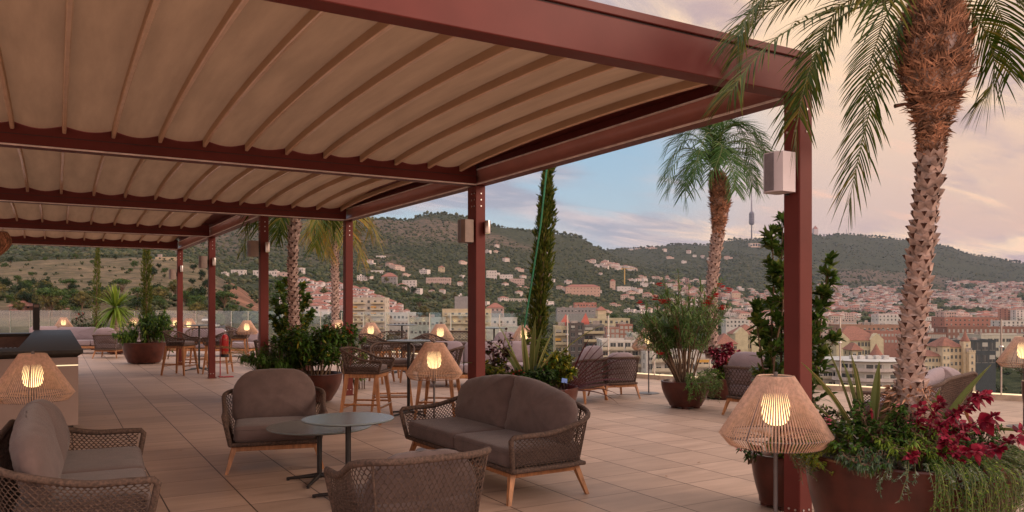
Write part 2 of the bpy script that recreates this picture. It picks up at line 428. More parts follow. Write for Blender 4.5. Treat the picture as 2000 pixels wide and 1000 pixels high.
bmf = bmesh.new(); bmf.from_mesh(fl.data); bmesh.ops.triangulate(bmf, faces=bmf.faces, quad_method='BEAUTY', ngon_method='BEAUTY')
bmesh.ops.recalc_face_normals(bmf, faces=bmf.faces)
for f in bmf.faces:
    if f.normal.z < 0: f.normal_flip()
bmf.to_mesh(fl.data); bmf.free()
# body of the building under the terrace
mb = MB(); bb = [(p.x, p.y, -.004) for p in poly]; b2 = [(p.x, p.y, -48) for p in poly]
mb.add(bb + b2, [(i, (i+1) % n, n+(i+1) % n, n+i) for i in range(n)])
struct(mb, 'building_wall', mat('render_wall', (.45, .38, .32), rough=.8))
# kerb + glass railing
mb = MB()
rc = resample(rail_c, .6)
for a, b in zip(rc, rc[1:]):
    t = (b-a).normalized(); nn = Vector((t.y, -t.x, 0))
    # nn points to the terrace side or out; keep the kerb just inside the edge
    if nn.dot(-a) < 0: nn = -nn
    q = [a, b, b+nn*.10, a+nn*.10]
    vs_ = [(p.x, p.y, 0.0) for p in q] + [(p.x, p.y, .09) for p in q]
    mb.add(vs_, [(4,5,6,7), (3,2,1,0), (0,1,5,4), (2,3,7,6), (1,2,6,5), (3,0,4,7)])
struct(mb, 'kerb', mat('kerb_stone', (.42, .31, .22), rough=.7))
RAIL = thing('glass_railing', 'long frameless glass railing with slim steel posts round the terrace edge', 'railing', rail_c[0])
rp = resample(rail_c, 1.22); zt = 1.335
base0 = rail_c[0]
vis = [p for p in rp]
cnt = 0
led = MB()
for a, b in zip(vis, vis[1:]):
    t = (b-a).normalized(); nn = Vector((t.y, -t.x, 0))
    if nn.dot(-a) < 0: nn = -nn
    dd = a.dot(FW); pxx = 1000 + a.dot(RT)/max(dd, .1)*FPX
    if dd < 3 or pxx < -250 or pxx > 2500: continue
    a2, b2 = a + nn*.05, b + nn*.05
    cnt += 1
    g = MB(); th = .008
    q = [a2 + t*.012, b2 - t*.012, b2 - t*.012 + nn*th, a2 + t*.012 + nn*th]
    vs_ = [(p.x-base0.x, p.y-base0.y, .092) for p in q] + [(p.x-base0.x, p.y-base0.y, zt) for p in q]
    g.add(vs_, [(0,1,5,4), (2,3,7,6)], 0)
    g.add(vs_, [(4,5,6,7), (1,2,6,5), (3,0,4,7)], 1)
    if cnt <= 100: g.build('glass_pane', [M['glass'], M['glassedge']], RAIL)
    p = MB(); c = a2 - Vector((base0.x, base0.y, 0)) + nn*.03
    p.hexa((c.x, c.y, .09), .009, (c.x, c.y, zt-.03), .009); 
    p.lathe([(0, -.016), (.028, -.014), (.034, 0), (.028, .014), (0, .016)], 12, (c.x, c.y, .86))
    if cnt <= 100: p.build('post', M['steel'], RAIL)
for a, b in zip(rc, rc[1:]):
    dd = a.dot(FW)
    if dd < 3 or dd > 34: continue
    t = (b-a).normalized(); nn = Vector((t.y, -t.x, 0))
    if nn.dot(-a) < 0: nn = -nn
    pa, pb = a + nn*.085 - base0, b + nn*.085 - base0
    led.add([(pa.x, pa.y, .0905), (pb.x, pb.y, .0905), (pb.x, pb.y, .112), (pa.x, pa.y, .112),
             (pa.x-nn.x*.02, pa.y-nn.y*.02, .112), (pb.x-nn.x*.02, pb.y-nn.y*.02, .112)], [(0,1,2,3), (3,2,5,4)])
led.build('light_strip', M['ledlit'], RAIL)

# ------------------------------------------------------------------ pergola
PG = thing('pergola', 'large red brown metal pergola with beige fabric roof over the terrace', 'pergola', (0, 0, 0))
XE, XD = 4.36, 2.77                     # inner x of the posts of the near and the far half
YS = [3.70, 8.41, 12.93, 17.44, 21.70]  # near faces of the cross beams
PWD, ZB, ZT = .14, 2.953, 3.19
def bolts(mb, x, y, face, z0=2.93, nn=3, dz=.075, mi=1):
    for k in range(nn):
        z = z0 - .07 - k*dz
        if face == 'front': mb.tube([(x, y, z), (x, y-.006, z)], .009, 8, mi)
        else: mb.tube([(x, y, z), (x-.006, y, z)], .009, 8, mi)
XR1 = [4.41, 4.356, 4.228]; XR2 = [2.833, 2.768, 2.686]
posts = [(XR1[0], YS[0]), (XR1[1], YS[1]), (XR1[2], YS[2]), (XR2[0], YS[2]+.02), (XR2[1], YS[3]), (XR2[2], YS[4]),
         (-4.2, YS[0]), (-4.2, YS[1]), (-4.2, YS[2]), (-4.2, YS[3]), (-4.2, YS[4])]
for i, (x, y) in enumerate(posts):
    mb = MB(); z1 = 3.255 if i == 0 else ZB - .001
    mb.bbox(x, x+PWD-.01, y, y+(.22 if i == 1 else PWD), 0.002, z1, .006, 0)
    mb.box(x+PWD*.5-.002, x+PWD*.5+.002, y-.0015, y, 0.01, ZB-.02, 2) if False else None
    bolts(mb, x+PWD*.5, y, 'front'); bolts(mb, x, y+PWD*.25, 'left'); bolts(mb, x, y+PWD*.75, 'left')
    for xx in (.035, .09): mb.tube([(x, y+xx, .10), (x-.005, y+xx, .10)], .008, 8, 1); mb.tube([(x+xx, y, .10), (x+xx, y-.005, .10)], .008, 8, 1)
    mb.bbox(x-.012, x+PWD+.012, y-.012, y+PWD+.012, .002, .016, .003, 0)
    mb.build('post', [M['paint'], M['bolt'], M['paint_dark']], PG, sm=30)
XL = -4.3
for i, y in enumerate(YS):
    xr = XR1[i] if i <= 2 else XR2[i-2]
    mb = MB(); zt_ = 3.19
    mb.bbox(XL, xr+.012, y, y+PWD, ZB, zt_, .005, 0)
    # dark strip painting in a groove's shadow and pale light profile along the lower near edge
    if i > 0:
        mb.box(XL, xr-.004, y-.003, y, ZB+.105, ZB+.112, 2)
        mb.box(XL, xr-.004, y-.006, y-.0005, ZB+.001, ZB+.016, 1)
    if i == 0:
        mb.box(XL, xr-.002, y+.012, y+PWD-.012, zt_, zt_+.014, 2)
        mb.bbox(XL, xr-.002, y-.006, y+PWD, zt_+.014, 3.255, .004, 0)
    else:
        mb.bbox(XL, xr-.002, y+.01, y+PWD-.01, zt_+.001, 3.22, .004, 0)
    mb.build('cross_beam', [M['paint'], M['led'], M['paint_dark']], PG, sm=30)
def edge_beam(x, x1, y0, y1):
    mb = MB()
    # gutter-shaped section: concave inner face, straight outer face
    sec = [(x+PWD, ZB+.003), (x+PWD, 3.257), (x-.24, 3.257), (x-.24, 3.235), (x+.055, 3.235), (x+.055, 3.150), (x+.02, 3.143)]
    for k in range(1, 7):
        t = k/7; sec.append((x+.02+.045*math.sin(PI*t)-.02*t, lerp(3.143, ZB+.016, t)))
    sec += [(x, ZB+.016), (x, ZB+.003)]
    n = len(sec); vs_ = [(a, y0, b) for a, b in sec] + [(a+x1-x, y1, b) for a, b in sec]
    mb.add(vs_, [(i, (i+1) % n, n+(i+1) % n, n+i) for i in range(n)] + [tuple(reversed(range(n))), tuple(range(n, 2*n))])
    for q in range(n):
        if 6 <= q <= 13: mb.m[q] = 2  # concave inner face takes the paler paint that carries its light
    for a0, a1, c0, c1 in ((-.008, .004, ZB+.002, ZB+.017), (.008, .022, 3.134, 3.149)):
        e = x1-x
        mb.add([(x+a0, y0, c0), (x+a1, y0, c0), (x+a1+e, y1, c0), (x+a0+e, y1, c0), (x+a0, y0, c1), (x+a1, y0, c1), (x+a1+e, y1, c1), (x+a0+e, y1, c1)],
               [(3,2,1,0), (4,5,6,7), (0,1,5,4), (1,2,6,5), (2,3,7,6), (3,0,4,7)], 1)
    mb.build('edge_beam', [M['paint'], M['led'], M['gutter']], PG, sm=40)
edge_beam(XR1[0], XR1[1], YS[0]+PWD+.001, YS[1]-.001+PWD); edge_beam(XR1[1], XR1[2], YS[1]+PWD+.001, YS[2]+PWD)
edge_beam(XR2[0], XR2[1], YS[2]+PWD+.021, YS[3]+PWD); edge_beam(XR2[1], XR2[2], YS[3]+PWD+.001, YS[4]+PWD)
def zarch(t, k=.078): return 3.135 + k*(4*t*(1-t))**.8
for i in range(4):
    y0, y1 = YS[i]+PWD+.004, YS[i+1]-.004
    xr = (XE if i < 2 else XD) - .17; off = -.34 + (0 if i < 2 else .12)
    bx = []; x = off
    while x > XL + .2: x -= .408
    while x < xr: bx.append(x); x += .408
    xs = [XL+.05] + bx + [xr]
    mb = MB(); NY = 22; NXs = 8; cols = []
    for a, b in zip(xs, xs[1:]):
        for k in range(NXs): cols.append((lerp(a, b, k/NXs), math.sin(PI*k/NXs)))
    cols.append((xr, 0)); rr = random.Random(i)
    for j in range(NY+1):
        t = j/NY; y = lerp(y0, y1, t)
        for x, s in cols: mb.v.append((x, y, zarch(t) + .038 - (.024 + .016*abs(2*t-1)**3)*s - .004*math.sin(7*x+3*t)*s))
    nc = len(cols)
    for j in range(NY):
        for k in range(nc-1):
            a = j*nc+k; mb.f.append((a, a+nc, a+nc+1, a+1)); mb.m.append(0)
    aw = mb.build('awning', M['awning'], PG, sm=180)
    for x in bx:
        b = MB(); pts = [(x, lerp(y0+.01, y1-.006, t/20), zarch(t/20)) for t in range(21)]
        for (p, q) in zip(pts, pts[1:]):
            t0 = Vector(q)-Vector(p)
            vs_ = []
            for c in (p, q):
                for dx, dz in ((-.017, .042), (-.017, -.028), (-.011, -.036), (.011, -.036), (.017, -.028), (.017, .042)): vs_.append((c[0]+dx, c[1], c[2]+dz))
            b.add(vs_, [(0, 1, 7, 6), (4, 5, 11, 10)], 1); b.add(vs_, [(k, k+1, k+7, k+6) for k in (1, 2, 3)])
        for c, rev in ((pts[0], 0), (pts[-1], 1)):
            q = [(c[0]+dx, c[1], c[2]+dz) for dx, dz in ((-.017, .042), (-.017, -.028), (-.011, -.036), (.011, -.036), (.017, -.028), (.017, .042))]
            b.add(q, [tuple(range(6)) if rev else tuple(reversed(range(6)))])
        b.build('batten', [M['batten'], M['awning']], aw, sm=30)
# closed hood over the last strip beside the edge beam is part of the edge beam

# ------------------------------------------------------------------ speakers and sconces on the posts
def speaker(x, y, zc, label, m, wdt=.135, h=.235, dep=.15, off=.03, grp='speakers fixed to the posts'):
    """hangs on the left face of a post; front grille turned to the room (-x, -y)"""
    t = thing('speaker', label, 'speaker', (x, y, zc), 0, grp)
    mb = MB()
    sec = [(-off, .07), (-off, -.07), (-off-.02, -.085), (-off-dep+.03, -.085), (-off-dep, -.04), (-off-dep, .05), (-off-dep+.03, .085), (-off-.02, .085)]
    n = len(sec)
    vs_ = [(a, b, -h/2) for a, b in sec] + [(a, b, h/2) for a, b in sec]
    mb.add(vs_, [(i, n+i, n+(i+1) % n, (i+1) % n) for i in range(n)] + [tuple(range(n)), tuple(reversed(range(n, 2*n)))])
    mb.build('cabinet', m, t, sm=40)
    g = MB(); g.bbox(-off-dep-.006, -off-dep-.0005, -.036, .046, -h/2+.008, h/2-.008, .002); g.build('grille', M['grille'], t)
    b = MB(); b.bbox(-off+.001, -.001, -.03, .03, -.05, .05, .003); b.bbox(-off-.01, -off+.008, -.012, .012, -h/2-.012, h/2+.006, .002); b.build('bracket', M['black'], t)
    return t
def sconce(x, y, zc, label, rgt=True):
    t = thing('wall_light', label, 'wall light', (x, y, zc), 0, 'cylinder lights on the posts')
    mb = MB(); mb.lathe([(.0, -.075), (.03, -.078), (.036, -.078), (.038, -.07), (.038, .07), (.036, .078), (.03, .078), (0, .075)], 24); mb.build('shade', M['steel'], t, sm=35)
    b = MB(); b.bbox(-.02, .02, .03, .055, -.06, .06, .003); b.build('bracket', M['steel'], t)
    g = MB(); g.lathe([(0, -.0785), (.026, -.0785)], 16); g.build('lens', emis('sconce_glow', (1, .7, .3), .5), t)
speaker(XR1[0], 3.78, ZP(338, 5.42), 'white box speaker on the nearest pergola post', M['white'], h=.27, dep=.17)
sp = [(XR1[1], YS[1], 9.5, 452, 444, 'brown box speaker on the second pergola post above the sofa'), (XR2[0], YS[2], 12.75, 487, 484, 'brown box speaker on the post above the potted bush'),
      (XR2[1], YS[3], 16.5, 512, 511, 'brown box speaker on the post beside the red fire extinguisher'), (XR2[2], YS[4], 20.2, 536, 525, 'small box speaker on the farthest pergola post')]
sl_ = ['steel cylinder light on the second pergola post above the sofa', 'steel cylinder light on the post above the potted bush', 'steel cylinder light on the post beside the fire extinguisher', 'steel cylinder light on the farthest pergola post']
for (x, y, d, py, py2, lb), l2 in zip(sp, sl_):
    speaker(x, y+.07, ZP(py, d), lb, M['taupe'], h=.27 if d < 10 else .25)
    sconce(x+(PWD-.012 if d < 10 else .095), y-.056, ZP(py2, d), l2)
# ------------------------------------------------------------------ soft and woven furniture
def arc_path(w, yf, yb, r, N):
    """plan of a tub chair: front left -> round the back -> front right, sampled evenly"""
    P = [Vector((-w, yf, 0))]; K = 10
    for k in range(K+1):
        a = PI - (PI/2)*k/K; P.append(Vector((-w+r + r*math.cos(a), yb-r + r*math.sin(a), 0)))
    for k in range(K+1):
        a = PI/2 - (PI/2)*k/K; P.append(Vector((w-r + r*math.cos(a), yb-r + r*math.sin(a), 0)))
    P.append(Vector((w, yf, 0)))
    Ls = [0]
    for a, b in zip(P, P[1:]): Ls.append(Ls[-1] + (b-a).length)
    T_ = Ls[-1]; out = []
    j = 0
    for i in range(N+1):
        s = T_*i/N
        while j < len(P)-2 and Ls[j+1] < s: j += 1
        t = (s-Ls[j])/max(Ls[j+1]-Ls[j], 1e-9); p = P[j].lerp(P[j+1], t)
        out.append(p)
    return out, T_
def shell(w, yf, yb, r, flare, z0, ha, hb, u0=.25, u1=.80, N=160, front=.05, round_=1.0):
    path, per = arc_path(w, yf, yb, r, N); nrm = []
    for i in range(N+1):
        t = path[min(i+3, N)] - path[max(i-3, 0)]; t.normalize(); nrm.append(Vector((-t.y, t.x, 0)))
    def pos(s, v):
        s = max(0, min(1, s)); x = s*N; i = min(int(x), N-1); f = x-i
        p = path[i].lerp(path[i+1], f); n = nrm[i].lerp(nrm[i+1], f).normalized()
        u = abs(2*s-1); h = ha + (hb-ha)*smooth(1-(u-u0)/(u1-u0)); zt = z0 + h
        q = p + n*(flare*v*h/hb); q.z = z0 + h*v
        if u > .9: q.y -= front*v*(u-.9)/.1      # arm fronts lean out
        return q
    return pos, per
def add_net(mb, pos, per, hb, gap=.021, cell=.030, r=.0034, v0=.02, v1=.97, s0=.012, s1=.988, n=4):
    K = int(per/gap); nn = max(10, int(hb/cell*4))
    for k in range(K+1):
        s = s0 + (s1-s0)*k/K; sg = 1 if k % 2 else -1; A = .5*(s1-s0)/K*.80
        pts = []
        for j in range(nn+1):
            v = j/nn; wv = math.sin(PI*2*(v*hb/cell/2)*1.0)
            wv = max(-1, min(1, wv*1.8))
            pts.append(pos(s + sg*A*wv, v0+(v1-v0)*v))
        mb.tube(pts, r, n, 0, cap=False)
def rail_tube(mb, pos, r=.017, vtop=1.0):
    pts = [pos(0, .0), pos(0, .35), pos(0, .7), pos(0, .90)]
    a = pos(0, 1.0); b = pos(.03, 1.0)
    pts.append(pos(0, .97).lerp(pos(.012, 1), .5)); 
    for k in range(1, 60): pts.append(pos(.02 + .96*k/60, vtop))
    pts += [pos(1, .97).lerp(pos(.988, 1), .5), pos(1, .90), pos(1, .7), pos(1, .35), pos(1, 0)]
    mb.tube(pts, r, 10, 0)
def outline(Wd, H, radii, K=7, arch=0.):
    """rounded rectangle centred on 0 with a radius per corner (tl,tr,br,bl), even samples along edges"""
    tl, tr, br, bl = radii; P = []
    cs = [(-Wd/2+bl, -H/2+bl, bl, PI, 1.5*PI), (Wd/2-br, -H/2+br, br, 1.5*PI, 2*PI), (Wd/2-tr, H/2-tr, tr, 0, .5*PI), (-Wd/2+tl, H/2-tl, tl, .5*PI, PI)]
    for i, (cx, cy, r, a0, a1) in enumerate(cs):
        for k in range(K+1):
            a = lerp(a0, a1, k/K); P.append((cx + r*math.cos(a), cy + r*math.sin(a)))
        nx = cs[(i+1) % 4]; q = (nx[0] + nx[2]*math.cos(nx[3]), nx[1] + nx[2]*math.sin(nx[3]))
        p = P[-1]; d = math.hypot(q[0]-p[0], q[1]-p[1]); m = int(d/.05)
        for k in range(1, m): P.append((lerp(p[0], q[0], k/m), lerp(p[1], q[1], k/m)))
    if arch: P = [(x, y + (arch*(1-(2*x/Wd)**2) if y > 0 else 0)*(y/(H/2))) for x, y in P]
    return P
def seam(mb, P, Mx, r=.0035, zo=0.):
    Q = [Mx @ Vector((x*1.004, y*1.004, zo)) for x, y in P]; mb.tube(Q + [Q[0]], r, 5, 0, cap=False)
def pillow(mb, P, T, ex=3.0, edge=0.0, wr=0.0, bend=0.0, Mx=None, seed=1, dome=0.):
    rr = random.Random(seed); N = len(P); o = len(mb.v)
    gs = [0, .2, .4, .58, .72, .82, .89, .94, .975, 1.0]
    ph = [rr.uniform(0, 6) for _ in range(6)]
    def pt(g, x, y, sg):
        z = T/2*max(0, 1-g**ex)**.5*(1+dome*(1-g*g)) + edge*(1 if g < 1 else .85)
        if wr:
            a = math.atan2(y, x); f = max(0, (g-.45)/.55)
            z += wr*f*(1-f*.3)*(math.sin(a*31+ph[0])*.5 + math.sin(a*47+ph[1])*.35 + math.sin(a*17+ph[2])*.4)*(1 if y > 0 else .5)
            z += T*.05*math.sin(x*7+ph[3])*math.sin(y*8+ph[4])*(1-g)
        q = Vector((x*g, y*g, sg*z + bend*(x*g)**2))
        return Mx @ q if Mx else q
    for sg in (1, -1):
        mb.v.append(tuple(pt(0, P[0][0], P[0][1], sg)))
        for g in gs[1:]:
            for x, y in P: mb.v.append(tuple(pt(g, x, y, sg)))
    half = 1 + (len(gs)-1)*N
    for h, rev in ((0, False), (half, True)):
        b = o+h
        for k in range(N):
            f = (b, b+1+k, b+1+(k+1) % N); mb.f.append(f[::-1] if rev else f); mb.m.append(0)
        for i in range(len(gs)-2):
            for k in range(N):
                a1 = b+1+i*N+k; a2 = b+1+i*N+(k+1) % N; f = (a1, a1+N, a2+N, a2)
                mb.f.append(f[::-1] if rev else f); mb.m.append(0)
    l1 = o+1+(len(gs)-2)*N; l2 = l1+half
    for k in range(N):
        k2 = (k+1) % N; mb.f.append((l1+k, l2+k, l2+k2, l1+k2)); mb.m.append(0)
def MXF(loc, rx=0., ry=0., rz=0.): return Matrix.Translation(loc) @ Matrix.Rotation(rz, 4, 'Z') @ Matrix.Rotation(ry, 4, 'Y') @ Matrix.Rotation(rx, 4, 'X')
def wood_base(t, w, yf, yb, z, legs, lh, splay=.07, a0=.024, a1=.014, depth=.045):
    fr = MB(); s = .022
    fr.bbox(-w, w, yf, yf+2*s, z-depth, z, .004); fr.bbox(-w, w, yb-2*s, yb, z-depth, z, .004)
    fr.bbox(-w, -w+2*s, yf+2*s+.001, yb-2*s-.001, z-depth, z, .004); fr.bbox(w-2*s, w, yf+2*s+.001, yb-2*s-.001, z-depth, z, .004)
    fr.build('seat_frame', M['teak'], t)
    for (x, y) in legs:
        lg = MB(); sx = (1 if x > 0 else -1) if abs(x) > .1 else 0; sy = 1 if y > 0 else -1
        lg.hexa((x + sx*splay, y + sy*splay, .0), a1, (x, y, z-.002), a0); lg.build('leg', M['teak'], t)

CH = 'woven tub armchairs with brown cushions'
def lounge(name, label, cat, w, group, seats=1, cm='cushion', depth=.36, fine=True):
    """woven lounge seat facing -y; w = half width at the seat rail"""
    t = thing(name, label, cat, (0, 0, 0), 0, group)
    z0 = .255; hb = .42 if seats == 1 else .44; ha = .27
    pos, per = shell(w, -depth, depth, .20, .085, z0, ha, hb, u0=.30 if seats == 1 else .34, u1=.86)
    nt_ = MB(); add_net(nt_, pos, per, hb, gap=.0165 if fine else .030, cell=.028 if fine else .04, r=.0037 if fine else .0062, n=4 if fine else 3); nt_.build('rope_shell', M['rope'], t, sm=180)
    r_ = MB(); rail_tube(r_, pos, .021)
    bot = [pos(k/60, 0.0) for k in range(61)]; r_.tube(bot, .020, 8); r_.tube([bot[0], bot[-1]], .020, 8)
    for s in ((.33, .67) if seats == 1 else (.27, .73)): r_.tube([pos(s, v/6) + (pos(s, v/6)-Vector((0, 0, pos(s, v/6).z))).normalized()*.004 for v in range(7)], .009, 6)
    r_.build('rail', M['rope'], t, sm=60)
    pl = MB(); pl.bbox(-w+.01, w-.01, -depth+.0, depth-.02, z0-.018, z0+.012, .006); pl.build('seat_deck', M['rope'], t)
    xs = w*.90; legs = [(-xs, -depth*.86), (xs, -depth*.86), (-xs, depth*.80), (xs, depth*.80)]
    if seats == 2: legs += [(0, depth*.80)]
    wood_base(t, w*.93, -depth*.92, depth*.88, z0-.019, legs, z0)
    # cushions
    sw = (2*w - .05)/seats; sd = 2*depth - .10
    for i in range(seats):
        cx = -w + .025 + sw*(i+.5); c = MB()
        rf = .05
        pillow(c, outline(sw-.006, sd+.06, (.03, .03, rf, rf)), .055, ex=10, edge=.052, Mx=MXF((cx, -.035, z0+.012+.079)), seed=i, dome=.25, wr=.0)
        c_ = c.build('seat_cushion', M[cm], t, sm=50)
        pp = MB(); O_ = outline(sw-.006, sd+.06, (.03, .03, rf, rf)); seam(pp, O_, MXF((cx, -.035, z0+.012+.079)), zo=.043); seam(pp, O_, MXF((cx, -.035, z0+.012+.079)), zo=-.043); pp.build('piping', M[cm], c_, sm=180)
    bw = (2*w + .01)/seats; bh = .47 if seats == 1 else .50
    for i in range(seats):
        cx = -w - .005 + bw*(i+.5); c = MB(); R = .21
        rad_ = (R, R, .07, .07) if seats == 1 else ((.24, .03, .04, .09) if i == 0 else (.03, .24, .09, .04))
        P = outline(bw-.004, bh, rad_, arch=.035 if seats == 1 else 0)
        if seats == 2:   # the two halves make one arch
            P = [(x, y - (.10*smooth(abs((x + cx)/(w*1.0)))**1.5 if y > 0 else 0)*(y/(bh/2))) for x, y in P]
        pillow(c, P, .19, ex=2.6, edge=.008, wr=.013, bend=-.10 if seats == 1 else 0, Mx=MXF((cx, depth-.135, z0+.135+bh/2), rx=rad(90-14) ), seed=5+i, dome=.12)
        c.build('back_cushion', M[cm], t, sm=70)
    return t
def yaw_to(dirlat, dird):
    """rotation that turns local -y towards the direction given in camera terms (lateral, depth)"""
    v = RT*dirlat + FW*dird
    return math.atan2(v.x, -v.y)
# near furniture; sizes as calibrated from the pergola
arm = lounge('armchair', 'brown woven armchair with plump back cushion facing the two small round tables', 'armchair', .39, CH)
arm.location = W(537, 7.55) ; arm.rotation_euler.z = yaw_to(.30, -.95)
a2 = dup(arm, W(800, 4.64), yaw_to(-.50, .86), 'brown woven armchair seen from behind at the bottom of the picture', scale=(.88, .88, 1.0))
sofa = lounge('two_seat_sofa', 'brown woven two seat sofa beside the lamp, seen from its right end', 'sofa', .95, 'woven two seat sofas', seats=2)
sofa.location = (3.30, 6.10, 0); sofa.rotation_euler.z = -PI/2 + rad(2)
s2 = dup(sofa, (0, 0, 0), 0, 'brown woven two seat sofa at the bottom left below the lamp')
s2.location = W(160, 5.19); s2.rotation_euler.z = yaw_to(.89, .455)
for c in kids(a2):
    if c.name.startswith('back_cushion'): c.location.z = -.20; c.location.y = -.05

# armchairs farther out, with mauve cushions (coarser weave)
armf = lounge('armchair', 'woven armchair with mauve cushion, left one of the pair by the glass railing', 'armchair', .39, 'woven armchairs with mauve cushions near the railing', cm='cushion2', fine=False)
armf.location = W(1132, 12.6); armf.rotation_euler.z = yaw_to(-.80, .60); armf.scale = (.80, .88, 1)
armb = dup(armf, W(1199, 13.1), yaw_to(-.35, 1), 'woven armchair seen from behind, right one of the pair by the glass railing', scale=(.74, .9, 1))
for c in kids(armb):
    if c.name.startswith('back_cushion'): c.location.z = -.13
dup(armf, W(1484, 10.9), yaw_to(.75, .66), 'woven armchair with mauve back cushion beside the red leaved planter', scale=(.9, .9, 1))
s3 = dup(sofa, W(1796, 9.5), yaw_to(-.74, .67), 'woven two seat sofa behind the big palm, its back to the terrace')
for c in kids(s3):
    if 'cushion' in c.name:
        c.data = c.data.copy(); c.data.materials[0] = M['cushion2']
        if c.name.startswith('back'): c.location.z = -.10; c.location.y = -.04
dup(armf, W(213, 23.2), yaw_to(-.1, 1), 'woven armchair seen from behind beside the far left planter')
dup(armf, W(530, 19.2), yaw_to(.9, .2), 'woven armchair half hidden behind the pergola post with the grass plumes')
dup(armf, W(985, 19.0), yaw_to(-.2, -1), 'small woven armchair far behind the pergola post near the central cypress')

# long upholstered sofas far back
def long_sofa(name, label, Wd, loc, rz, n=3, grp='long mauve sofas at the back of the terrace'):
    t = thing(name, label, 'sofa', loc, rz, grp)
    b = MB(); b.bbox(-Wd/2, Wd/2, -.38, .38, .17, .24, .01); b.build('base', M['teak'], t)
    b = MB(); b.bbox(-Wd/2, Wd/2, .34, .40, .24, .60, .02); b.build('back_frame', M['rope'], t)
    for x in (-Wd/2+.1, Wd/2-.1):
        for y in (-.3, .3): g = MB(); g.hexa((x, y, 0), .018, (x, y, .171), .026); g.build('leg', M['teak'], t)
    sw = Wd/n
    for i in range(n):
        c = MB(); pillow(c, outline(sw-.01, .70, (.04,)*4), .04, ex=8, edge=.07, Mx=MXF((-Wd/2+sw*(i+.5), -.02, .345)), seed=i); c.build('seat_cushion', M['cushion2'], t, sm=50)
        c = MB(); pillow(c, outline(sw-.01, .44, (.14, .14, .05, .05)), .17, ex=2.8, edge=.01, wr=.004, Mx=MXF((-Wd/2+sw*(i+.5), .24, .62), rx=rad(78)), seed=9+i); c.build('back_cushion', M['cushion2'], t, sm=70)
    return t
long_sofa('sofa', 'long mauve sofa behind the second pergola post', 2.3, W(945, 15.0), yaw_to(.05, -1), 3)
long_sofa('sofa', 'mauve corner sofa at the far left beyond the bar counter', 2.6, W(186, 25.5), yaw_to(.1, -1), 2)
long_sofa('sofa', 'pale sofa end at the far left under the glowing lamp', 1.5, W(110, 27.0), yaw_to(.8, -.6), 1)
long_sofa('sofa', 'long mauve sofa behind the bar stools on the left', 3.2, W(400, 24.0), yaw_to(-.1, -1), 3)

# ------------------------------------------------------------------ bar stools and tables
def make_stool(label, grp, cm='cushion', fine=True):
    t = thing('bar_stool', label, 'bar stool', (0, 0, 0), 0, grp)
    z0 = .655; hb = .30; ha = .155; w = .27; dp = .24
    pos, per = shell(w, -dp, dp, .19, .075, z0, ha, hb, u0=.22, u1=.80)
    m = MB(); add_net(m, pos, per, hb, gap=.019 if fine else .032, cell=.030, r=.0042 if fine else .006, n=4 if fine else 3); m.build('rope_shell', M['rope'], t, sm=180)
    m = MB(); rail_tube(m, pos, .0155); bot = [pos(k/50, 0) for k in range(51)]; m.tube(bot, .018, 8); m.tube([bot[0], bot[-1]], .018, 8)
    for s in (.30, .70): m.tube([pos(s, v/5) for v in range(6)], .009, 6)
    m.build('rail', M['rope'], t, sm=60)
    m = MB(); pillow(m, outline(2*w-.05, 2*dp-.04, (.15, .15, .05, .05)), .035, ex=8, edge=.022, Mx=MXF((0, 0, z0+.045))); m.build('seat_cushion', M[cm], t, sm=50)
    m = MB(); s = .02; zf = z0-.018
    m.bbox(-w*.9, w*.9, -dp*.95, -dp*.95+2*s, zf-.05, zf, .004); m.bbox(-w*.9, w*.9, dp*.9-2*s, dp*.9, zf-.05, zf, .004)
    m.bbox(-w*.9, -w*.9+2*s, -dp*.95+2*s+.001, dp*.9-2*s-.001, zf-.05, zf, .004); m.bbox(w*.9-2*s, w*.9, -dp*.95+2*s+.001, dp*.9-2*s-.001, zf-.05, zf, .004)
    m.build('seat_frame', M['teak'], t)
    ft = []
    for x, y in ((-1, -1), (1, -1), (1, 1), (-1, 1)):
        p0 = Vector((x*w*.80, y*dp*.80, zf-.002)); p1 = Vector((x*(w*.80+.075), y*(dp*.80+.075), 0)); ft.append((p0, p1))
        g = MB(); g.hexa(p1, .015, p0, .025); g.build('leg', M['teak'], t)
    def at_(i, z): p0, p1 = ft[i]; return p1.lerp(p0, z/p0.z)
    m = MB()
    for i, z in ((0, .20), (1, .245), (2, .20), (3, .245)):
        a, b = at_(i, z), at_((i+1) % 4, z); m.tube([a, b], .0125, 4)
    m.build('stretcher', M['teak'], t)
    m = MB(); a, b = at_(0, .225), at_(1, .225); m.tube([a+Vector((0, -.02, 0)), b+Vector((0, -.02, 0))], .006, 8); m.build('foot_rest', M['steel'], t)
    return t
G1 = 'woven bar stools at the high tables'
st = make_stool('woven teak bar stool at the high table beside the middle lamp, nearest the armchair', G1)
st.location = W(716, 10.35); st.rotation_euler.z = yaw_to(1, -.12)
dup(st, W(766, 11.6), yaw_to(.15, -1), 'woven teak bar stool on the far side of the nearer high table')
dup(st, W(858, 10.6), yaw_to(-1, .12), 'woven teak bar stool hidden behind the glowing middle lamp')
stf = make_stool('woven bar stool at the left of the farther high table, nearest the red flowers', G1, fine=False)
stf.location = W(734, 15.6); stf.rotation_euler.z = yaw_to(1, -.25)
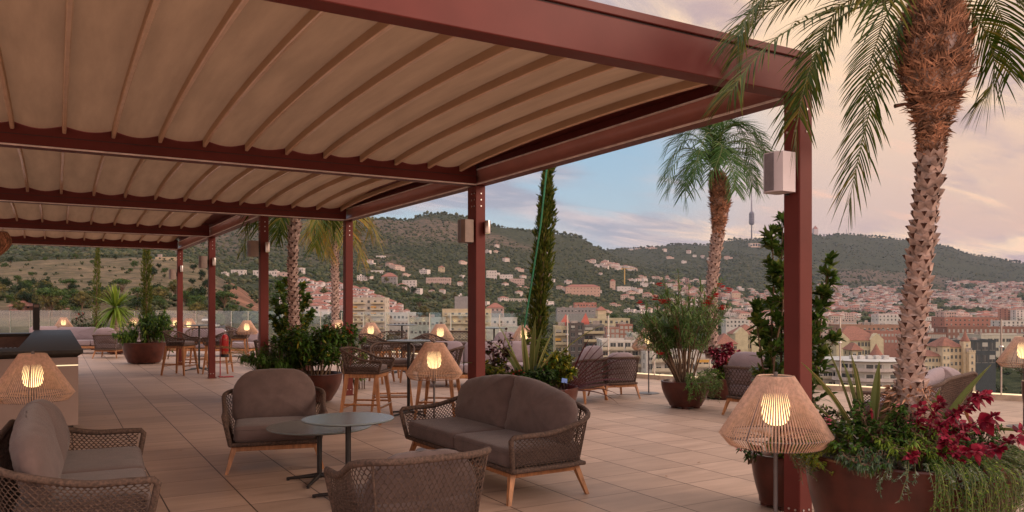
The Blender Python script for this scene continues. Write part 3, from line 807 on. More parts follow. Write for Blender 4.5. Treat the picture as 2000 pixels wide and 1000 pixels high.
for px, d, dl, dd, lb in ((762, 16.9, -.2, -1, 'woven bar stool behind the glowing lamp at the farther high table'),
                          (808, 15.9, -1, -.15, 'woven bar stool at the right of the farther high table'),
                          (858, 15.4, 1, -.3, 'woven bar stool between the farther high table and the mauve sofa'),
                          (892, 17.2, .0, -1, 'woven bar stool just left of the second pergola post'),
                          (352, 17.5, 1, -.15, 'woven bar stool beside the far left planter'),
                          (426, 17.9, -1, -.15, 'woven bar stool behind the post with the fire extinguisher'),
                          (388, 19.6, .1, -1, 'woven bar stool on the far side of the high table behind the extinguisher post'),
                          (465, 21.6, 1, .2, 'woven bar stool in front of the far lamp, right of the extinguisher post')):
    dup(stf, W(px, d), yaw_to(dl, dd), lb)
def table(name, label, loc, h, r, grp, feet=.30, nf=4, rot=.4, pole=.022, mt='tabletop'):
    t = thing(name, label, 'table', loc, rot, grp)
    m = MB(); m.lathe([(0, h-.012), (r-.004, h-.012), (r, h-.009), (r, h-.003), (r-.003, h), (0, h)], 72); m.build('tabletop', [M[mt]], t, sm=40)
    m = MB(); m.lathe([(0, h-.020), (r-.03, h-.020), (r-.012, h-.0125), (0, h-.0125)], 48); m.tube([(0, 0, .03), (0, 0, h-.02)], pole, 16); m.lathe([(0, h-.03), (.11, h-.03), (.11, h-.021), (0, h-.021)], 24)
    m.build('column', M['black'], t, sm=40)
    m = MB()
    for k in range(nf):
        a = 2*PI*k/nf; d = Vector((math.cos(a), math.sin(a), 0))
        m.tube([d*.01+UP*.055, d*.08+UP*.042, d*feet+UP*.016], [.020, .019, .011], 8)
        m.lathe([(0, 0), (.014, 0), (.014, .008), (0, .008)], 10, d*(feet-.01))
    m.build('base', M['black'], t, sm=50)
    return t
table('low_table', 'lower round grey table in front of the armchair', W(624, 6.80), .475, .44, 'round grey lounge tables', rot=.95, feet=.29)
table('low_table', 'taller round grey table overlapping the lower one', W(680, 6.16), .632, .355, 'round grey lounge tables', rot=.9, feet=.29)
TG = 'round high tables'
table('high_table', 'round high table between the nearer bar stools', W(798, 10.95), 1.035, .30, TG, feet=.32)
table('high_table', 'round high table standing behind the farther bar stools', W(785, 17.8), 1.10, .35, TG, feet=.32)
table('high_table', 'round high table behind the post with the fire extinguisher', W(389, 18.7), 1.07, .34, TG, feet=.36)
table('high_table', 'round high table behind the left palm trunk', W(560, 21.0), .93, .36, TG)
table('low_table', 'white round side table behind the central flower planter', W(1090, 14.6), .44, .30, 'white round side tables', mt='white')
table('high_table', 'round high table beyond the glass lamp between the post and the cypress', W(965, 19.5), .98, .30, TG)

# ------------------------------------------------------------------ lamps
def make_lamp(label, grp, n=150, simple=False):
    t = thing('floor_lamp', label, 'lamp', (0, 0, 0), 0, grp)
    m = MB(); m.lathe([(0, 0), (.185, 0), (.19, .004), (.185, .009), (.02, .012), (0, .012)], 40); m.build('base_plate', M['greymetal'], t, sm=40)
    m = MB(); m.tube([(0, 0, .01), (0, 0, 1.145)], .0115, 12); m.build('pole', M['greymetal'], t, sm=60)
    rt, rm, rb = .092, .292, .245; zt_, zm, zb = 1.120, .805, .750
    m = MB()
    for r, z in ((rt, zt_), (rm, zm), (rb, zb)):
        m.tube([(r*math.cos(a*PI/24), r*math.sin(a*PI/24), z) for a in range(49)], .0035, 6, cap=False)
    for k in range(8):
        a = 2*PI*k/8+.2; c, s = math.cos(a), math.sin(a)
        m.tube([(rt*c, rt*s, zt_), (rm*c*.985, rm*s*.985, zm), (rb*c, rb*s, zb)], .003, 5)
        if k % 2: m.tube([(0, 0, zt_), (rt*c, rt*s, zt_)], .003, 5)
    m.tube([(0, 0, .70), (0, 0, .76)], .018, 12)
    for k in range(3):
        a = 2*PI*k/3; m.tube([(.0, 0, zm-.02), (rm*.98*math.cos(a), rm*.98*math.sin(a), zm)], .0025, 5)
    m.build('shade_frame', M['greymetal'], t, sm=60)
    cb_ = MB(); cb_.tube(catmull([(0, -.02, .012), (-.12, -.22, .006), (-.34, -.16, .005), (-.55, .05, .005), (-.85, .02, .005)], 6), .0035, 5); cb_.build('power_cable', M['black'], t, sm=180)
    m = MB(); w_ = .0043 if not simple else .0046
    for k in range(n):
        a = 2*PI*k/n; c, s = math.cos(a), math.sin(a); e = Vector((c, s, 0))*.004
        m.tube([Vector((rt*c, rt*s, zt_)) + e, Vector((rm*c, rm*s, zm)) + e, Vector((rb*c, rb*s, zb)) + e*.5], w_, 4, cap=False)
    m.lathe([(rt+.006, zt_-.006), (rt+.008, zt_+.004), (rt, zt_+.006), (rt-.004, zt_)], 40)
    m.build('cord_shade', M['cord'], t, sm=60)
    m = MB(); pr = [(0, .855), (.035, .858), (.062, .875), (.072, .905), (.074, .96), (.068, 1.02), (.052, 1.055), (.02, 1.07), (0, 1.071)]; m.lathe(pr, 24); m.build('bulb', M['bulb'], t, sm=180)
    return t
LG = 'floor lamps with glowing cord shades'
lamp = make_lamp('glowing cord shade floor lamp in front of the nearest pergola post', LG, n=104)
lamp.location = W(1515, 4.30)
dup(lamp, W(64, 6.33), .5, 'glowing cord shade lamp at the left in front of the bar counter')
dup(lamp, W(848, 8.25), 1.1, 'glowing cord shade lamp behind the two seat sofa')
lampf = make_lamp('cord shade lamp beside the oleander planter', LG, n=90, simple=True)
lampf.location = W(1267, 13.7)
for px, d, lb in ((2000, 9.85, 'cord shade lamp at the right edge behind the silver plant'), (724, 18.6, 'glowing cord lamp behind the bar stools, nearest the red flowers'),
                  (860, 17.0, 'glowing cord lamp left of the second pergola post'), (1024, 15.6, 'cord lamp half hidden by the central cypress'),
                  (660, 22.5, 'glowing cord lamp between the two left palms'), (482, 21.5, 'glowing cord lamp behind the fire extinguisher'),
                  (369, 25.0, 'glowing cord lamp right of the farthest pergola post'), (342, 27.0, 'small glowing cord lamp left of the farthest pergola post'),
                  (124, 27.5, 'glowing cord lamp at the far left between the bar post and the cypress'), (262, 27.0, 'glowing cord lamp showing through the leaves of the far left planter')):
    dup(lampf, W(px, d), random.Random(px).random()*3, lb)
# ------------------------------------------------------------------ bar counter
bt = thing('bar_counter', 'long bar counter with dark stone top and pale front panel', 'bar counter', (0, 0, 0))
cp = G(153, 845); X1 = cp.x; Y1 = cp.y; ztop = .985
m = MB(); m.bbox(-4.5, X1, Y1, Y1+.60, .09, ztop-.085, .004); m.bbox(X1-.62, X1, Y1+.601, Y1+9.5, .09, ztop-.085, .004); m.build('front_panel', M['panel'], bt)
m = MB(); m.box(-4.5, X1-.05, Y1+.05, Y1+.55, 0, .09); m.box(X1-.57, X1-.05, Y1+.551, Y1+9.4, 0, .09); m.build('plinth', M['black'], bt)
m = MB()
ov = .05
pts = [(-4.6, Y1-ov), (X1+ov, Y1-ov), (X1+ov, Y1+9.6), (X1-.64, Y1+9.6), (X1-.64, Y1+.95), (-4.6, Y1+.95)]
n_ = len(pts)
ins = [(-4.6, Y1+.02), (X1-.02, Y1+.02), (X1-.02, Y1+9.55), (X1-.60, Y1+9.55), (X1-.60, Y1+.90), (-4.6, Y1+.90)]
lay = [(ins, ztop-.084), (pts, ztop-.035), (pts, ztop)]
vv = []
for P_, z in lay: vv += [(a, b, z) for a, b in P_]
m.add(vv, [(i+k*n_, (i+1) % n_+k*n_, (i+1) % n_+(k+1)*n_, i+(k+1)*n_) for k in range(2) for i in range(n_)])
m.add([(a, b, ztop) for a, b in pts], [(0, 1, 2, 3, 4, 5)]); m.add([(a, b, ztop-.084) for a, b in ins], [(5, 4, 3, 2, 1, 0)])
m.build('stone_top', M['stone'], bt)
m = MB(); m.box(X1-.30, X1-.002, Y1-.0015, Y1+.001, .80, .812); m.build('light_slot', M['ledlit'], bt)
m = MB(); m.box(X1-1.65, X1-1.60, Y1-.0015, Y1+.001, .80, .812); m.build('light_slot', M['ledlit'], bt)
t = thing('monitor_post', 'square black post standing on the far end of the bar counter', 'post', W(71, 17.5, ztop)); 
m = MB(); m.bbox(-.065, .065, -.065, .065, 0, .58, .006); m.build('column', M['black'], t)
m = MB(); m.bbox(-.05, .05, -.067, -.0655, .50, .56, .001); m.build('lens', M['taupe'], t)
# back bar counter further left
t = thing('back_counter', 'second dark counter behind the bar at the far left', 'bar counter', (0, 0, 0))
b0 = W(20, 17.0)
m = MB(); m.bbox(b0.x-4, b0.x+.55, b0.y, b0.y+.6, .0, .86, .004); m.build('cabinet', mat('brown_cabinet', (.10, .05, .035), rough=.5), t)
m = MB(); m.bbox(b0.x-4, b0.x+.6, b0.y-.04, b0.y+.65, .861, .92, .008); m.build('stone_top', M['stone'], t)
t = thing('sink_unit', 'steel drain board and sink inside the bar counter', 'sink', W(42, 12.3, .80), rad(8))
m = MB(); m.bbox(-.30, .22, -.25, .25, 0, .05, .006); m.build('basin', M['steel'], t, sm=40)
m = MB()
for k in range(7): m.box(-.26+k*.06, -.235+k*.06, -.22, .22, .0505, .058)
m.build('drain_grid', M['steel'], t)
m = MB(); m.bbox(-.32, .24, -.27, .27, -.80, -.002, .004); m.build('cabinet', M['black'], t)

# ------------------------------------------------------------------ fire extinguisher on its stand
t = thing('extinguisher_stand', 'red tube floor stand holding the fire extinguisher beside the post', 'stand', G(430, 737))
m = MB(); m.tube([(0, 0, .03), (0, 0, .80), (.04, .0, .84), (.10, 0, .80)], .011, 8); m.build('pole', M['red'], t, sm=60)
m = MB(); m.tube([(-.02, -.02, .012), (.24, -.05, .012)], .012, 8); m.tube([(0, 0, .012), (.0, .24, .012)], .012, 8); m.bbox(.05, .26, -.10, .0, 0, .02, .004); m.build('foot', M['red'], t, sm=40)
t = thing('fire_extinguisher', 'red fire extinguisher hanging from its red stand beside the pergola post', 'fire extinguisher', G(439, 737) + Vector((0, 0, .43)))
m = MB(); m.lathe([(0, .05), (.072, .05), (.078, .065), (.078, .38), (.07, .43), (.045, .47), (.02, .485), (0, .485)], 24); m.build('cylinder', M['red'], t, sm=50)
m = MB(); m.lathe([(0, 0), (.08, 0), (.08, .065), (.079, .065), (0, .064)], 24); m.build('foot_ring', M['black'], t, sm=50)
m = MB(); m.tube([(0, 0, .485), (0, 0, .52)], .014, 8); m.tube([(-.03, 0, .53), (.06, -.02, .545)], .008, 6); m.tube([(-.03, 0, .515), (.05, -.02, .505)], .007, 6); m.build('valve', M['steel'], t, sm=50)
m = MB(); m.tube([(.02, 0, .51), (.07, 0, .50), (.095, 0, .42), (.097, 0, .2), (.09, 0, .08)], .010, 8); m.build('hose', M['black'], t, sm=60)
# woven pendant at the left edge
t = thing('pendant_basket', 'brown woven basket pendant hanging under the roof at the left edge', 'pendant lamp', W(-12, 10, 2.15))
m = MB()
for k in range(64):
    a = 2*PI*k/64; m.tube([((.14+.06*math.sin(PI*v/10))*math.cos(a+.5*v/10)*(1-.55*(1-v/10)**3), (.14+.06*math.sin(PI*v/10))*math.sin(a+.5*v/10)*(1-.55*(1-v/10)**3), .30*v/10) for v in range(11)], .006, 4)
    m.tube([((.14+.06*math.sin(PI*v/10))*math.cos(a-.5*v/10)*(1-.55*(1-v/10)**3), (.14+.06*math.sin(PI*v/10))*math.sin(a-.5*v/10)*(1-.55*(1-v/10)**3), .30*v/10) for v in range(11)], .006, 4)
m.build('basket', M['fibre'], t, sm=60)
m = MB(); m.tube([(0, 0, .28), (0, 0, 1.0)], .006, 6); m.lathe([(0, .295), (.15, .295), (.15, .30), (0, .30)], 24); m.build('cord', M['black'], t, sm=60)
# fallen leaves on the tiles
rr = random.Random(3)
lv = [(201, 817), (218, 795), (347, 779), (349, 881), (571, 916), (541, 881), (646, 884), (424, 721), (1168, 797), (980, 812), (1240, 880), (1300, 930), (1362, 905), (700, 960)]
for k, (px, py) in enumerate(lv):
    m = MB(); d = Vector((math.cos(k*2.1), math.sin(k*2.1), .15)).normalized()
    m.leaf((0, 0, .006), d, UP, .05, .018, .1, 4); o = m.build('fallen_leaf', M['fibre'], loc=G(px, py))
    tag(o, 'small dry brown leaf lying on the floor tiles', 'leaf', 'dry leaves scattered on the tiles')
# ------------------------------------------------------------------ planters and plants
def pot(name, label, loc, R, h, grp='round brown planters', taper=.62, feet=False, n=48):
    t = thing(name, label, 'planter', loc, 0, grp)
    m = MB(); pr = [(0, .03), (R*taper, .03), (R*taper+.01, .035)]
    for k in range(1, 9):
        u = k/9; pr.append((R*(taper + (1-taper)*math.sin(u*PI/2)**.9), .035 + (h-.05)*u))
    pr += [(R, h-.02), (R+.004, h-.008), (R-.004, h), (R-.025, h), (R-.032, h-.012), (R-.035, h-.09)]
    m.lathe(pr, n)
    for k in range(4):
        a = PI/4 + k*PI/2; m.lathe([(0, 0), (.05, 0), (.05, .03), (0, .03)], 10, (R*taper*.72*math.cos(a), R*taper*.72*math.sin(a), 0))
    m.build('pot', M['pot'], t, sm=40)
    s = MB(); rr = random.Random(7)
    s.lathe([(R-.034, h-.07), (R*.6, h-.045), (R*.3, h-.04), (0.001, h-.035)], 32, jit=lambda a, z: 1); s.build('soil', M['soil'], t, sm=180)
    return t
def rnd(rr): 
    while True:
        v = Vector((rr.uniform(-1, 1), rr.uniform(-1, 1), rr.uniform(-1, 1)))
        if .05 < v.length < 1: return v.normalized()
def bush(name, label, cat, loc, rx, ry, h, nleaf, L, w, mats, seed, grp=None, stems=14, z0=0.0, droop=.3, spread=.35, flowers=None, hollow=.45, clump=7, shape=1.0, stemmat='stem', pw=.8):
    """shrub: real stems, twigs ending in sprays of leaves; loc at the soil"""
    rr = random.Random(seed); t = thing(name, label, cat, loc, 0, grp)
    st = MB(); lf = MB(); tips = []
    nt = max(1, nleaf//clump); per = max(1, nt//stems); tw = 0
    for s in range(stems):
        a = 2*PI*s/stems + rr.uniform(-.3, .3); rad0 = rr.uniform(.0, spread)
        b = Vector((rx*rad0*math.cos(a), ry*rad0*math.sin(a), z0))
        f = rr.uniform(.35, 1)
        e = Vector((rx*f*math.cos(a)*.9, ry*f*math.sin(a)*.9, z0 + h*(1-.45*f*f)*rr.uniform(.82, 1.0)*shape))
        mid = b.lerp(e, .5) + Vector((0, 0, h*.12)) + rnd(rr)*.03*h
        P = catmull([b, mid, e], 5); st.tube(P, [lerp(.011, .003, i/(len(P)-1)) * max(.6, h) for i in range(len(P))], 5, cap=False)
        for k in range(per):
            u = rr.uniform(.22, 1); i = min(int(u*(len(P)-1)), len(P)-2); q = P[i].lerp(P[i+1], u*(len(P)-1)-i)
            dv = rnd(rr); dv.z = abs(dv.z)*.5+.1; dv += (Vector((q.x/rx, q.y/ry, 0)))*.7; dv.normalize()
            tl = rr.uniform(.10, .26)*max(rx, ry, h*.5)*(1.1-.5*u); p2 = q + dv*tl
            st.tube([q, q.lerp(p2, .5)+UP*.01, p2], [.0035, .0025, .0015], 3, cap=False)
            tips.append((p2, dv))
            for c in range(clump):
                tt = rr.uniform(.25, 1.0); pp = q.lerp(p2, tt)
                ld = (dv*.9 + rnd(rr)*.95).normalized(); mi = 0 if len(mats) == 1 or rr.random() > .28 else rr.randrange(1, len(mats))
                lf.leaf(pp, ld, (UP + rnd(rr)*.5).normalized(), L*rr.uniform(.6, 1.15), w*rr.uniform(.75, 1.15), droop*rr.uniform(.3, 1.5), 4, mi, pw)
    st.build('stems', M[stemmat], t, sm=180)
    lf.build('foliage', [M[x] for x in mats], t)
    if flowers:
        fm, nf, fs = flowers
        rr.shuffle(tips); tops = sorted(tips, key=lambda q: -(q[0].z + q[0].xy.length*.4))[:max(nf*3, nf)]; rr.shuffle(tops)
        for p, dv in tops[:nf]:
            m = MB()
            for c in range(rr.randrange(4, 9)):
                cp_ = p + rnd(rr)*fs*1.2
                for k in range(5):
                    a = 2*PI*k/5; d = (Vector((math.cos(a), math.sin(a), .35)) + dv*.5).normalized()
                    m.leaf(cp_, d, UP, fs, fs*.8, .1, 3, 0, .7, .3)
            m.build('flower', M[fm], t)
    return t
def trailing(name, label, cat, loc, R, a0, a1, n, Lmin, Lmax, mats, seed, ll=.022, lw=.005, dens=60, out=.05, zt=0.0, grp=None, rise=.05, thick=.0018, inner=.55):
    """creeping stems that climb over the rim and hang down; loc = rim centre height"""
    rr = random.Random(seed); t = thing(name, label, cat, loc, 0, grp); st = MB(); lf = MB()
    for k in range(n):
        a = lerp(a0, a1, rr.random()); d = Vector((math.cos(a), math.sin(a), 0)); tg = Vector((-d.y, d.x, 0))
        r0 = R*rr.uniform(inner, .95); Ls = rr.uniform(Lmin, Lmax)*rr.uniform(.5, 1)
        P = [d*r0 + UP*zt, d*(r0*.5+R*.5) + UP*(zt+rise*rr.uniform(.4, 1.5)), d*(R+.02+out*rr.random()) + UP*(zt+.01)]
        j = tg*rr.uniform(-.06, .06)
        P += [d*(R+.02+out*rr.uniform(.3, 1.2)) + j*.5 + UP*(zt-Ls*.45), d*(R-.02+out*rr.uniform(-.2, 1.2)) + j + UP*(zt-Ls)]
        P = catmull(P, 5); st.tube(P, thick, 3, cap=False)
        tot = sum((b-a_).length for a_, b in zip(P, P[1:])); m_ = int(tot*dens)
        for q in range(m_):
            u = q/m_*(len(P)-1); i = int(u); p = P[i].lerp(P[i+1], u-i); tt = (P[i+1]-P[i]).normalized()
            ld = (tt*.6 + rnd(rr) + d*.35).normalized()
            lf.leaf(p, ld, (d + UP*.3 + rnd(rr)*.3).normalized(), ll*rr.uniform(.6, 1.3), lw, .15, 2, 0 if rr.random() < .7 or len(mats) == 1 else 1, .8)
    st.build('stems', M['stemg'], t); lf.build('foliage', [M[x] for x in mats], t); return t
def straps(name, label, loc, blades, seed, mats=('strap', 'cream'), grp=None):
    """sword-leaved clump; blades: (azimuth, length, lean 0..1, width, bend)"""
    rr = random.Random(seed); t = thing(name, label, 'plant', loc, 0, grp)
    for az, Ln, lean, wd, bend in blades:
        m = MB(); d = Vector((math.cos(az), math.sin(az), 0)); N = 12; P = []; p = Vector((d.x*.03, d.y*.03, 0)); ang = PI/2 - lean
        for i in range(N+1):
            P.append(p.copy()); p = p + (d*math.cos(ang) + UP*math.sin(ang))*(Ln/N); ang -= bend/N*(.35+1.3*i/N)
        sd = Vector((-d.y, d.x, 0)); sd = (sd + rnd(rr)*.35).normalized()
        ws = [wd*(.45+.55*min(1, i/3))*(1-max(0, (i/N-.55)/.45)**1.7) + .0008 for i in range(N+1)]
        ws = [q*1.45 for q in ws]; m.ribbon(P, ws, sd, 0, fold=.45)
        if len(mats) > 1:   # pale margins, set a hair above
            for sgn in (-1, 1):
                o = len(m.v)
                for p_, w_ in zip(P, ws):
                    for f in (.72, 1.03): m.v.append(tuple(p_ + sd*w_*sgn*f + UP*(.45*w_*f + .0015)))
                for i in range(N): m.f.append((o+2*i, o+2*i+1, o+2*i+3, o+2*i+2)); m.m.append(1)
        m.build('leaf_blade', [M[x] for x in mats], t)
    return t
def cypress(name, label, base, top, r, n, seed, stake=None, grp='slim columnar cypresses'):
    rr = random.Random(seed); base = Vector(base); top = Vector(top); t = thing(name, label, 'tree', base, 0, grp)
    ax = top-base; H = ax.length; m = MB(); m.tube([(0, 0, 0), ax*.5, ax*.95], [.035, .022, .006], 8); m.build('trunk', M['stem'], t, sm=180)
    lf = MB()
    for k in range(n):
        u = rr.random()**.9; a = rr.uniform(0, 2*PI)
        prof = r*(.55+.45*math.sin(PI*min(1, u*1.05+.1)))*(1-.6*max(0, (u-.8)/.2))*(1+.28*math.sin(a*3+u*23)*math.sin(u*17+seed))
        rho = prof*rr.uniform(.35, 1)
        if noise.noise(Vector((math.cos(a)*1.6, math.sin(a)*1.6, u*H*3.2+seed))) < -.22: rho *= .45
        p = ax*u + Vector((math.cos(a)*rho, math.sin(a)*rho, 0))
        d = (Vector((math.cos(a), math.sin(a), 0))*rr.uniform(.25, .9) + UP*rr.uniform(.7, 1.3)).normalized()
        if u < .12: d.z *= -.2
        L_ = rr.uniform(.05, .10)
        for q in range(2):
            dd = (d + rnd(rr)*.35).normalized(); lf.leaf(p, dd, rnd(rr), L_, .016, 0, 3, 0, .7)
    lf.build('foliage', M['cypress'], t)
    if stake:
        s = MB(); s.tube([Vector(q)-base for q in stake], .011, 6); s.build('stake', M['stake'], t)
    return t
# ---- palms
def frond(lf, st, P, nl, L, w, rr, droop=.55, up=UP, t0=.12, mi=0, vee=.35, gap=0., rr0=.006):
    P = catmull(P, 8); N = len(P); st.tube(P, [lerp(rr0, .0012, i/(N-1)) for i in range(N)], 4, cap=False)
    for k in range(nl):
        u = t0 + (1-t0)*k/nl; x = u*(N-1); i = min(int(x), N-2); p = P[i].lerp(P[i+1], x-i); tt = (P[i+1]-P[i]).normalized()
        sd = tt.cross(up)
        sd = sd.normalized() if sd.length > .2 else tt.orthogonal().normalized()
        un = sd.cross(tt).normalized()
        for sg in (-1, 1):
            if rr.random() < gap: continue
            fw = lerp(.55, 1.5, u); d = (sd*sg + tt*fw + un*vee*rr.uniform(-.4, 1.0) + rnd(rr)*.13).normalized()
            Ln = L*(math.sin(PI*min(1, .18+.80*(1-u)**.8))**.6)*rr.uniform(.85, 1.1); N2 = 4; pts = []; q = p.copy(); dd = d.copy()
            for j in range(N2+1):
                pts.append(q.copy()); q = q + dd*(Ln/N2); dd = (dd + Vector((0, 0, -droop*.42*rr.uniform(.6, 1.3)))).normalized()
            o = len(lf.v); sv = dd.cross(un)
            sv = tt*.8 - d*d.dot(tt)*.8; sv = sv.normalized() if sv.length > 1e-3 else un
            for j, q in enumerate(pts[:-1]):
                h = w*.5*(.6+.4*math.sin(PI*(j+.6)/N2)); lf.v.append(tuple(q-sv*h)); lf.v.append(tuple(q+sv*h))
            lf.v.append(tuple(pts[-1]))
            for j in range(N2-1): a = o+2*j; lf.f.append((a, a+1, a+3, a+2)); lf.m.append(mi)
            a = o+2*(N2-1); lf.f.append((a, a+1, o+2*N2)); lf.m.append(mi)
def trunk_scales(axis, rads, z0, z1, dz, per, size, rr, m, tw=2.4):
    """ring of cut leaf bases, each a lip with a dark hollow above"""
    z = z0; row = 0
    while z < z1:
        for k in range(per):
            a = 2*PI*(k + .5*(row % 2))/per + rr.uniform(-.1, .1); zz = z + rr.uniform(-.25, .25)*dz
            u = (zz-z0)/(z1-z0); c = axis(zz); r = rads(zz)*.97; s = size*rr.uniform(.8, 1.2)
            d = Vector((math.cos(a), math.sin(a), 0)); tg = Vector((-d.y, d.x, 0)); b = c + d*r*1.04
            hw = s*1.05; out = s*rr.uniform(.45, .95); k3 = rr.uniform(.8, 1.25)
            Lp, Rp, Bt, Tu = b - tg*hw, b + tg*hw, b - UP*s*1.0, b + UP*s*.55
            A_ = b + d*out + UP*s*.42*k3 - tg*s*.40; B_ = b + d*out + UP*s*.42*k3 + tg*s*.40; C_ = b + d*out*.62 - UP*s*.30
            m.add([Lp, Rp, Bt, Tu, A_, B_, C_], [(0, 2, 6, 4), (2, 1, 5, 6), (0, 4, 3), (4, 5, 3), (5, 1, 3)], 0)
            e = .0015; A2, B2, C2 = (q + d*e for q in (A_.lerp(C_, .12), B_.lerp(C_, .12), C_.lerp(A_.lerp(B_, .5), .10)))
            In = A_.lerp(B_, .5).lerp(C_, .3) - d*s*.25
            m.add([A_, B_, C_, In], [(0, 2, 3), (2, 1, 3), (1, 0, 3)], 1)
        z += dz; row += 1
def palm_tree(name, label, axis_pts, rad_pts, zs, boot, fronds, seed, leafm='palm', fl=.27, fw=.011, nl=60, sc=(.045, .042, 7), droop=.5, extra=0, er=1.0, ez=.5, nboot=1400, grp=None, gap=0., rr0=.008):
    """axis_pts: (x,y,z) along the trunk; rad_pts radii; boot: (z0,z1) fibrous bulge"""
    rr = random.Random(seed); base = Vector(axis_pts[0]); t = thing(name, label, 'palm tree', base, 0, grp)
    A = [Vector(p)-base for p in axis_pts]
    def interp(z, V):
        for i in range(len(A)-1):
            if z <= A[i+1].z or i == len(A)-2:
                u = max(0, min(1, (z-A[i].z)/(A[i+1].z-A[i].z))); return V[i]*(1-u) + V[i+1]*u
    ax = lambda z: interp(z, A); rd = lambda z: interp(z, rad_pts)
    ztop = A[-1].z; m = MB(); pts = [ax(ztop*i/40) for i in range(41)]; m.tube(pts, [rd(ztop*i/40)*(.97+.05*math.sin(i*2.1)) for i in range(41)], 20, 0)
    trunk_scales(ax, rd, zs[0], zs[1], sc[0], sc[2], sc[1], rr, m)
    m.build('trunk', [M['bark'], M['bark2']], t, sm=35)
    if boot:
        m = MB(); b0, b1 = boot
        for k in range(nboot):
            z = lerp(b0, b1, rr.random()); a = rr.uniform(0, 2*PI); r = rd(z)*rr.uniform(.86, 1.05); d = Vector((math.cos(a), math.sin(a), 0)); tg = Vector((-d.y, d.x, 0))
            up = rr.uniform(.15, 1.0) if z > lerp(b0, b1, .35) else rr.uniform(-.2, .9)
            dd = (tg*rr.uniform(-1, 1) + UP*up + d*rr.uniform(.05, .45)).normalized()
            m.leaf(ax(z) + d*r, dd, (d+rnd(rr)*.4).normalized(), rr.uniform(.03, .095)*er**.5*min(1, .35 + .8*(z-b0)/(b1-b0)*2), rr.uniform(.004, .012)*(1.5 if er > 1.4 else 1), rr.uniform(-.2, .3), 3, 0, .6, .8)
        m.build('fibre_boot', M['fibre'], t)
        m = MB(); m.tube([ax(lerp(b0, b1, i/16)) for i in range(17)], [rd(lerp(b0, b1, i/16))*.965 for i in range(17)], 20); m.build('boot_core', M['fibre2'], t, sm=180)
    top = ax(ztop); allf = list(fronds)
    for k in range(extra):
        a = 2*PI*k/extra*2.618 + rr.uniform(-.3, .3); e = rr.uniform(.1, 1.25); Ln = er*rr.uniform(.85, 1.1); d = Vector((math.cos(a), math.sin(a), 0))
        p = top + UP*.02; P = [p]; ang = e
        for i in range(5): p = p + (d*math.cos(ang) + UP*math.sin(ang))*(Ln/5); P.append(p); ang -= ez*rr.uniform(.7, 1.2)
        allf.append([q + base for q in P])
    for P in allf:
        lf = MB(); st = MB(); frond(lf, st, [Vector(q)-base for q in P], nl, fl, fw, rr, droop, gap=gap, rr0=rr0)
        s = lf.build('frond', M[leafm], t); st.build('rachis', M['stemg'], s, sm=180)
    return t

# ================================================================== planters in place
rr = random.Random(11)
def azc(a):
    """azimuth on the big planter, 0 = towards the terrace, positive to the right"""
    c, s = math.cos(rad(a)), math.sin(rad(a)); v = RT*(-.447*c + .894*s) + FW*(-.894*c - .447*s); return math.atan2(v.y, v.x)
# 1. the big planter with the palm, right foreground
PC = W(1772, 4.31); PR, PH = .525, .70
pot('planter', 'big round brown planter holding the tall palm in the right foreground', PC, PR, PH, taper=.66, n=72)
pd = 4.31
def TP(px, py): return PW(px, py, pd)
ax_ = [PW(1776, 790, pd)-UP*.10, TP(1779, 700), TP(1789, 580), TP(1801, 470), TP(1811, 380), TP(1818, 300), TP(1821, 245), TP(1824, 195), TP(1825, 135), TP(1823, 75), TP(1821, 10), TP(1822, -40)]
ax_ = [(p.x, p.y, p.z) for p in ax_]; s_ = pd/FPX*.93
rads = [.084, 21*s_, 20*s_, 20*s_, 21*s_, 23*s_, 27*s_, 46*s_, 69*s_, 62*s_, 42*s_, 26*s_]
k_ = pd/FPX
fr = [
 [TP(1808, -20), TP(1760, -12), PW(1680, 5, 4.22), PW(1600, 28, 4.12), PW(1520, 72, 4.02), PW(1462, 130, 3.95), PW(1425, 185, 3.9)],
 [TP(1806, -10), PW(1740, 0, 4.3), PW(1660, 22, 4.25), PW(1610, 70, 4.2), PW(1580, 140, 4.15), PW(1562, 210, 4.12), PW(1552, 285, 4.1)],
 [TP(1800, 0), PW(1765, 40, 4.3), PW(1738, 95, 4.28), PW(1712, 170, 4.25), PW(1690, 250, 4.22), PW(1672, 330, 4.2), PW(1658, 400, 4.2)],
 [TP(1840, -10), PW(1885, 15, 4.35), PW(1920, 55, 4.38), PW(1940, 110, 4.4), PW(1938, 165, 4.42), PW(1915, 200, 4.45)],
 [TP(1840, -20), PW(1920, -35, 4.2), PW(1985, -5, 4.1), PW(2030, 60, 4.05), PW(2050, 140, 4.0)],
 [TP(1806, -20), PW(1720, -40, 4.5), PW(1620, -30, 4.65), PW(1530, 5, 4.8), PW(1465, 50, 4.9), PW(1440, 110, 4.95)],
 [TP(1810, -25), PW(1700, -60, 4.3), PW(1600, -60, 4.3), PW(1520, -20, 4.3), PW(1470, 20, 4.25), PW(1440, 70, 4.2)],
 [TP(1838, -25), PW(1900, -60, 4.5), PW(1990, -60, 4.7), PW(2060, -20, 4.9), PW(2100, 60, 5.0)],
 [TP(1806, -15), PW(1730, -15, 4.6), PW(1660, 0, 4.8), PW(1615, 50, 4.95), PW(1590, 120, 5.05), PW(1580, 175, 5.1)],
]
palm_tree('palm_tree', 'tall palm with shaggy brown bulge growing in the big right planter', ax_, rads, (.06, (1.5+(599-300)*k_)-ax_[0][2]),
          ((1.5+(599-305)*k_)-ax_[0][2], (1.5+(599+30)*k_)-ax_[0][2]), fr, 5, nl=58, fl=.29, fw=.0095, sc=(.040, .036, 6), droop=.42, extra=9, er=1.25, ez=.42, nboot=7500, rr0=.007)
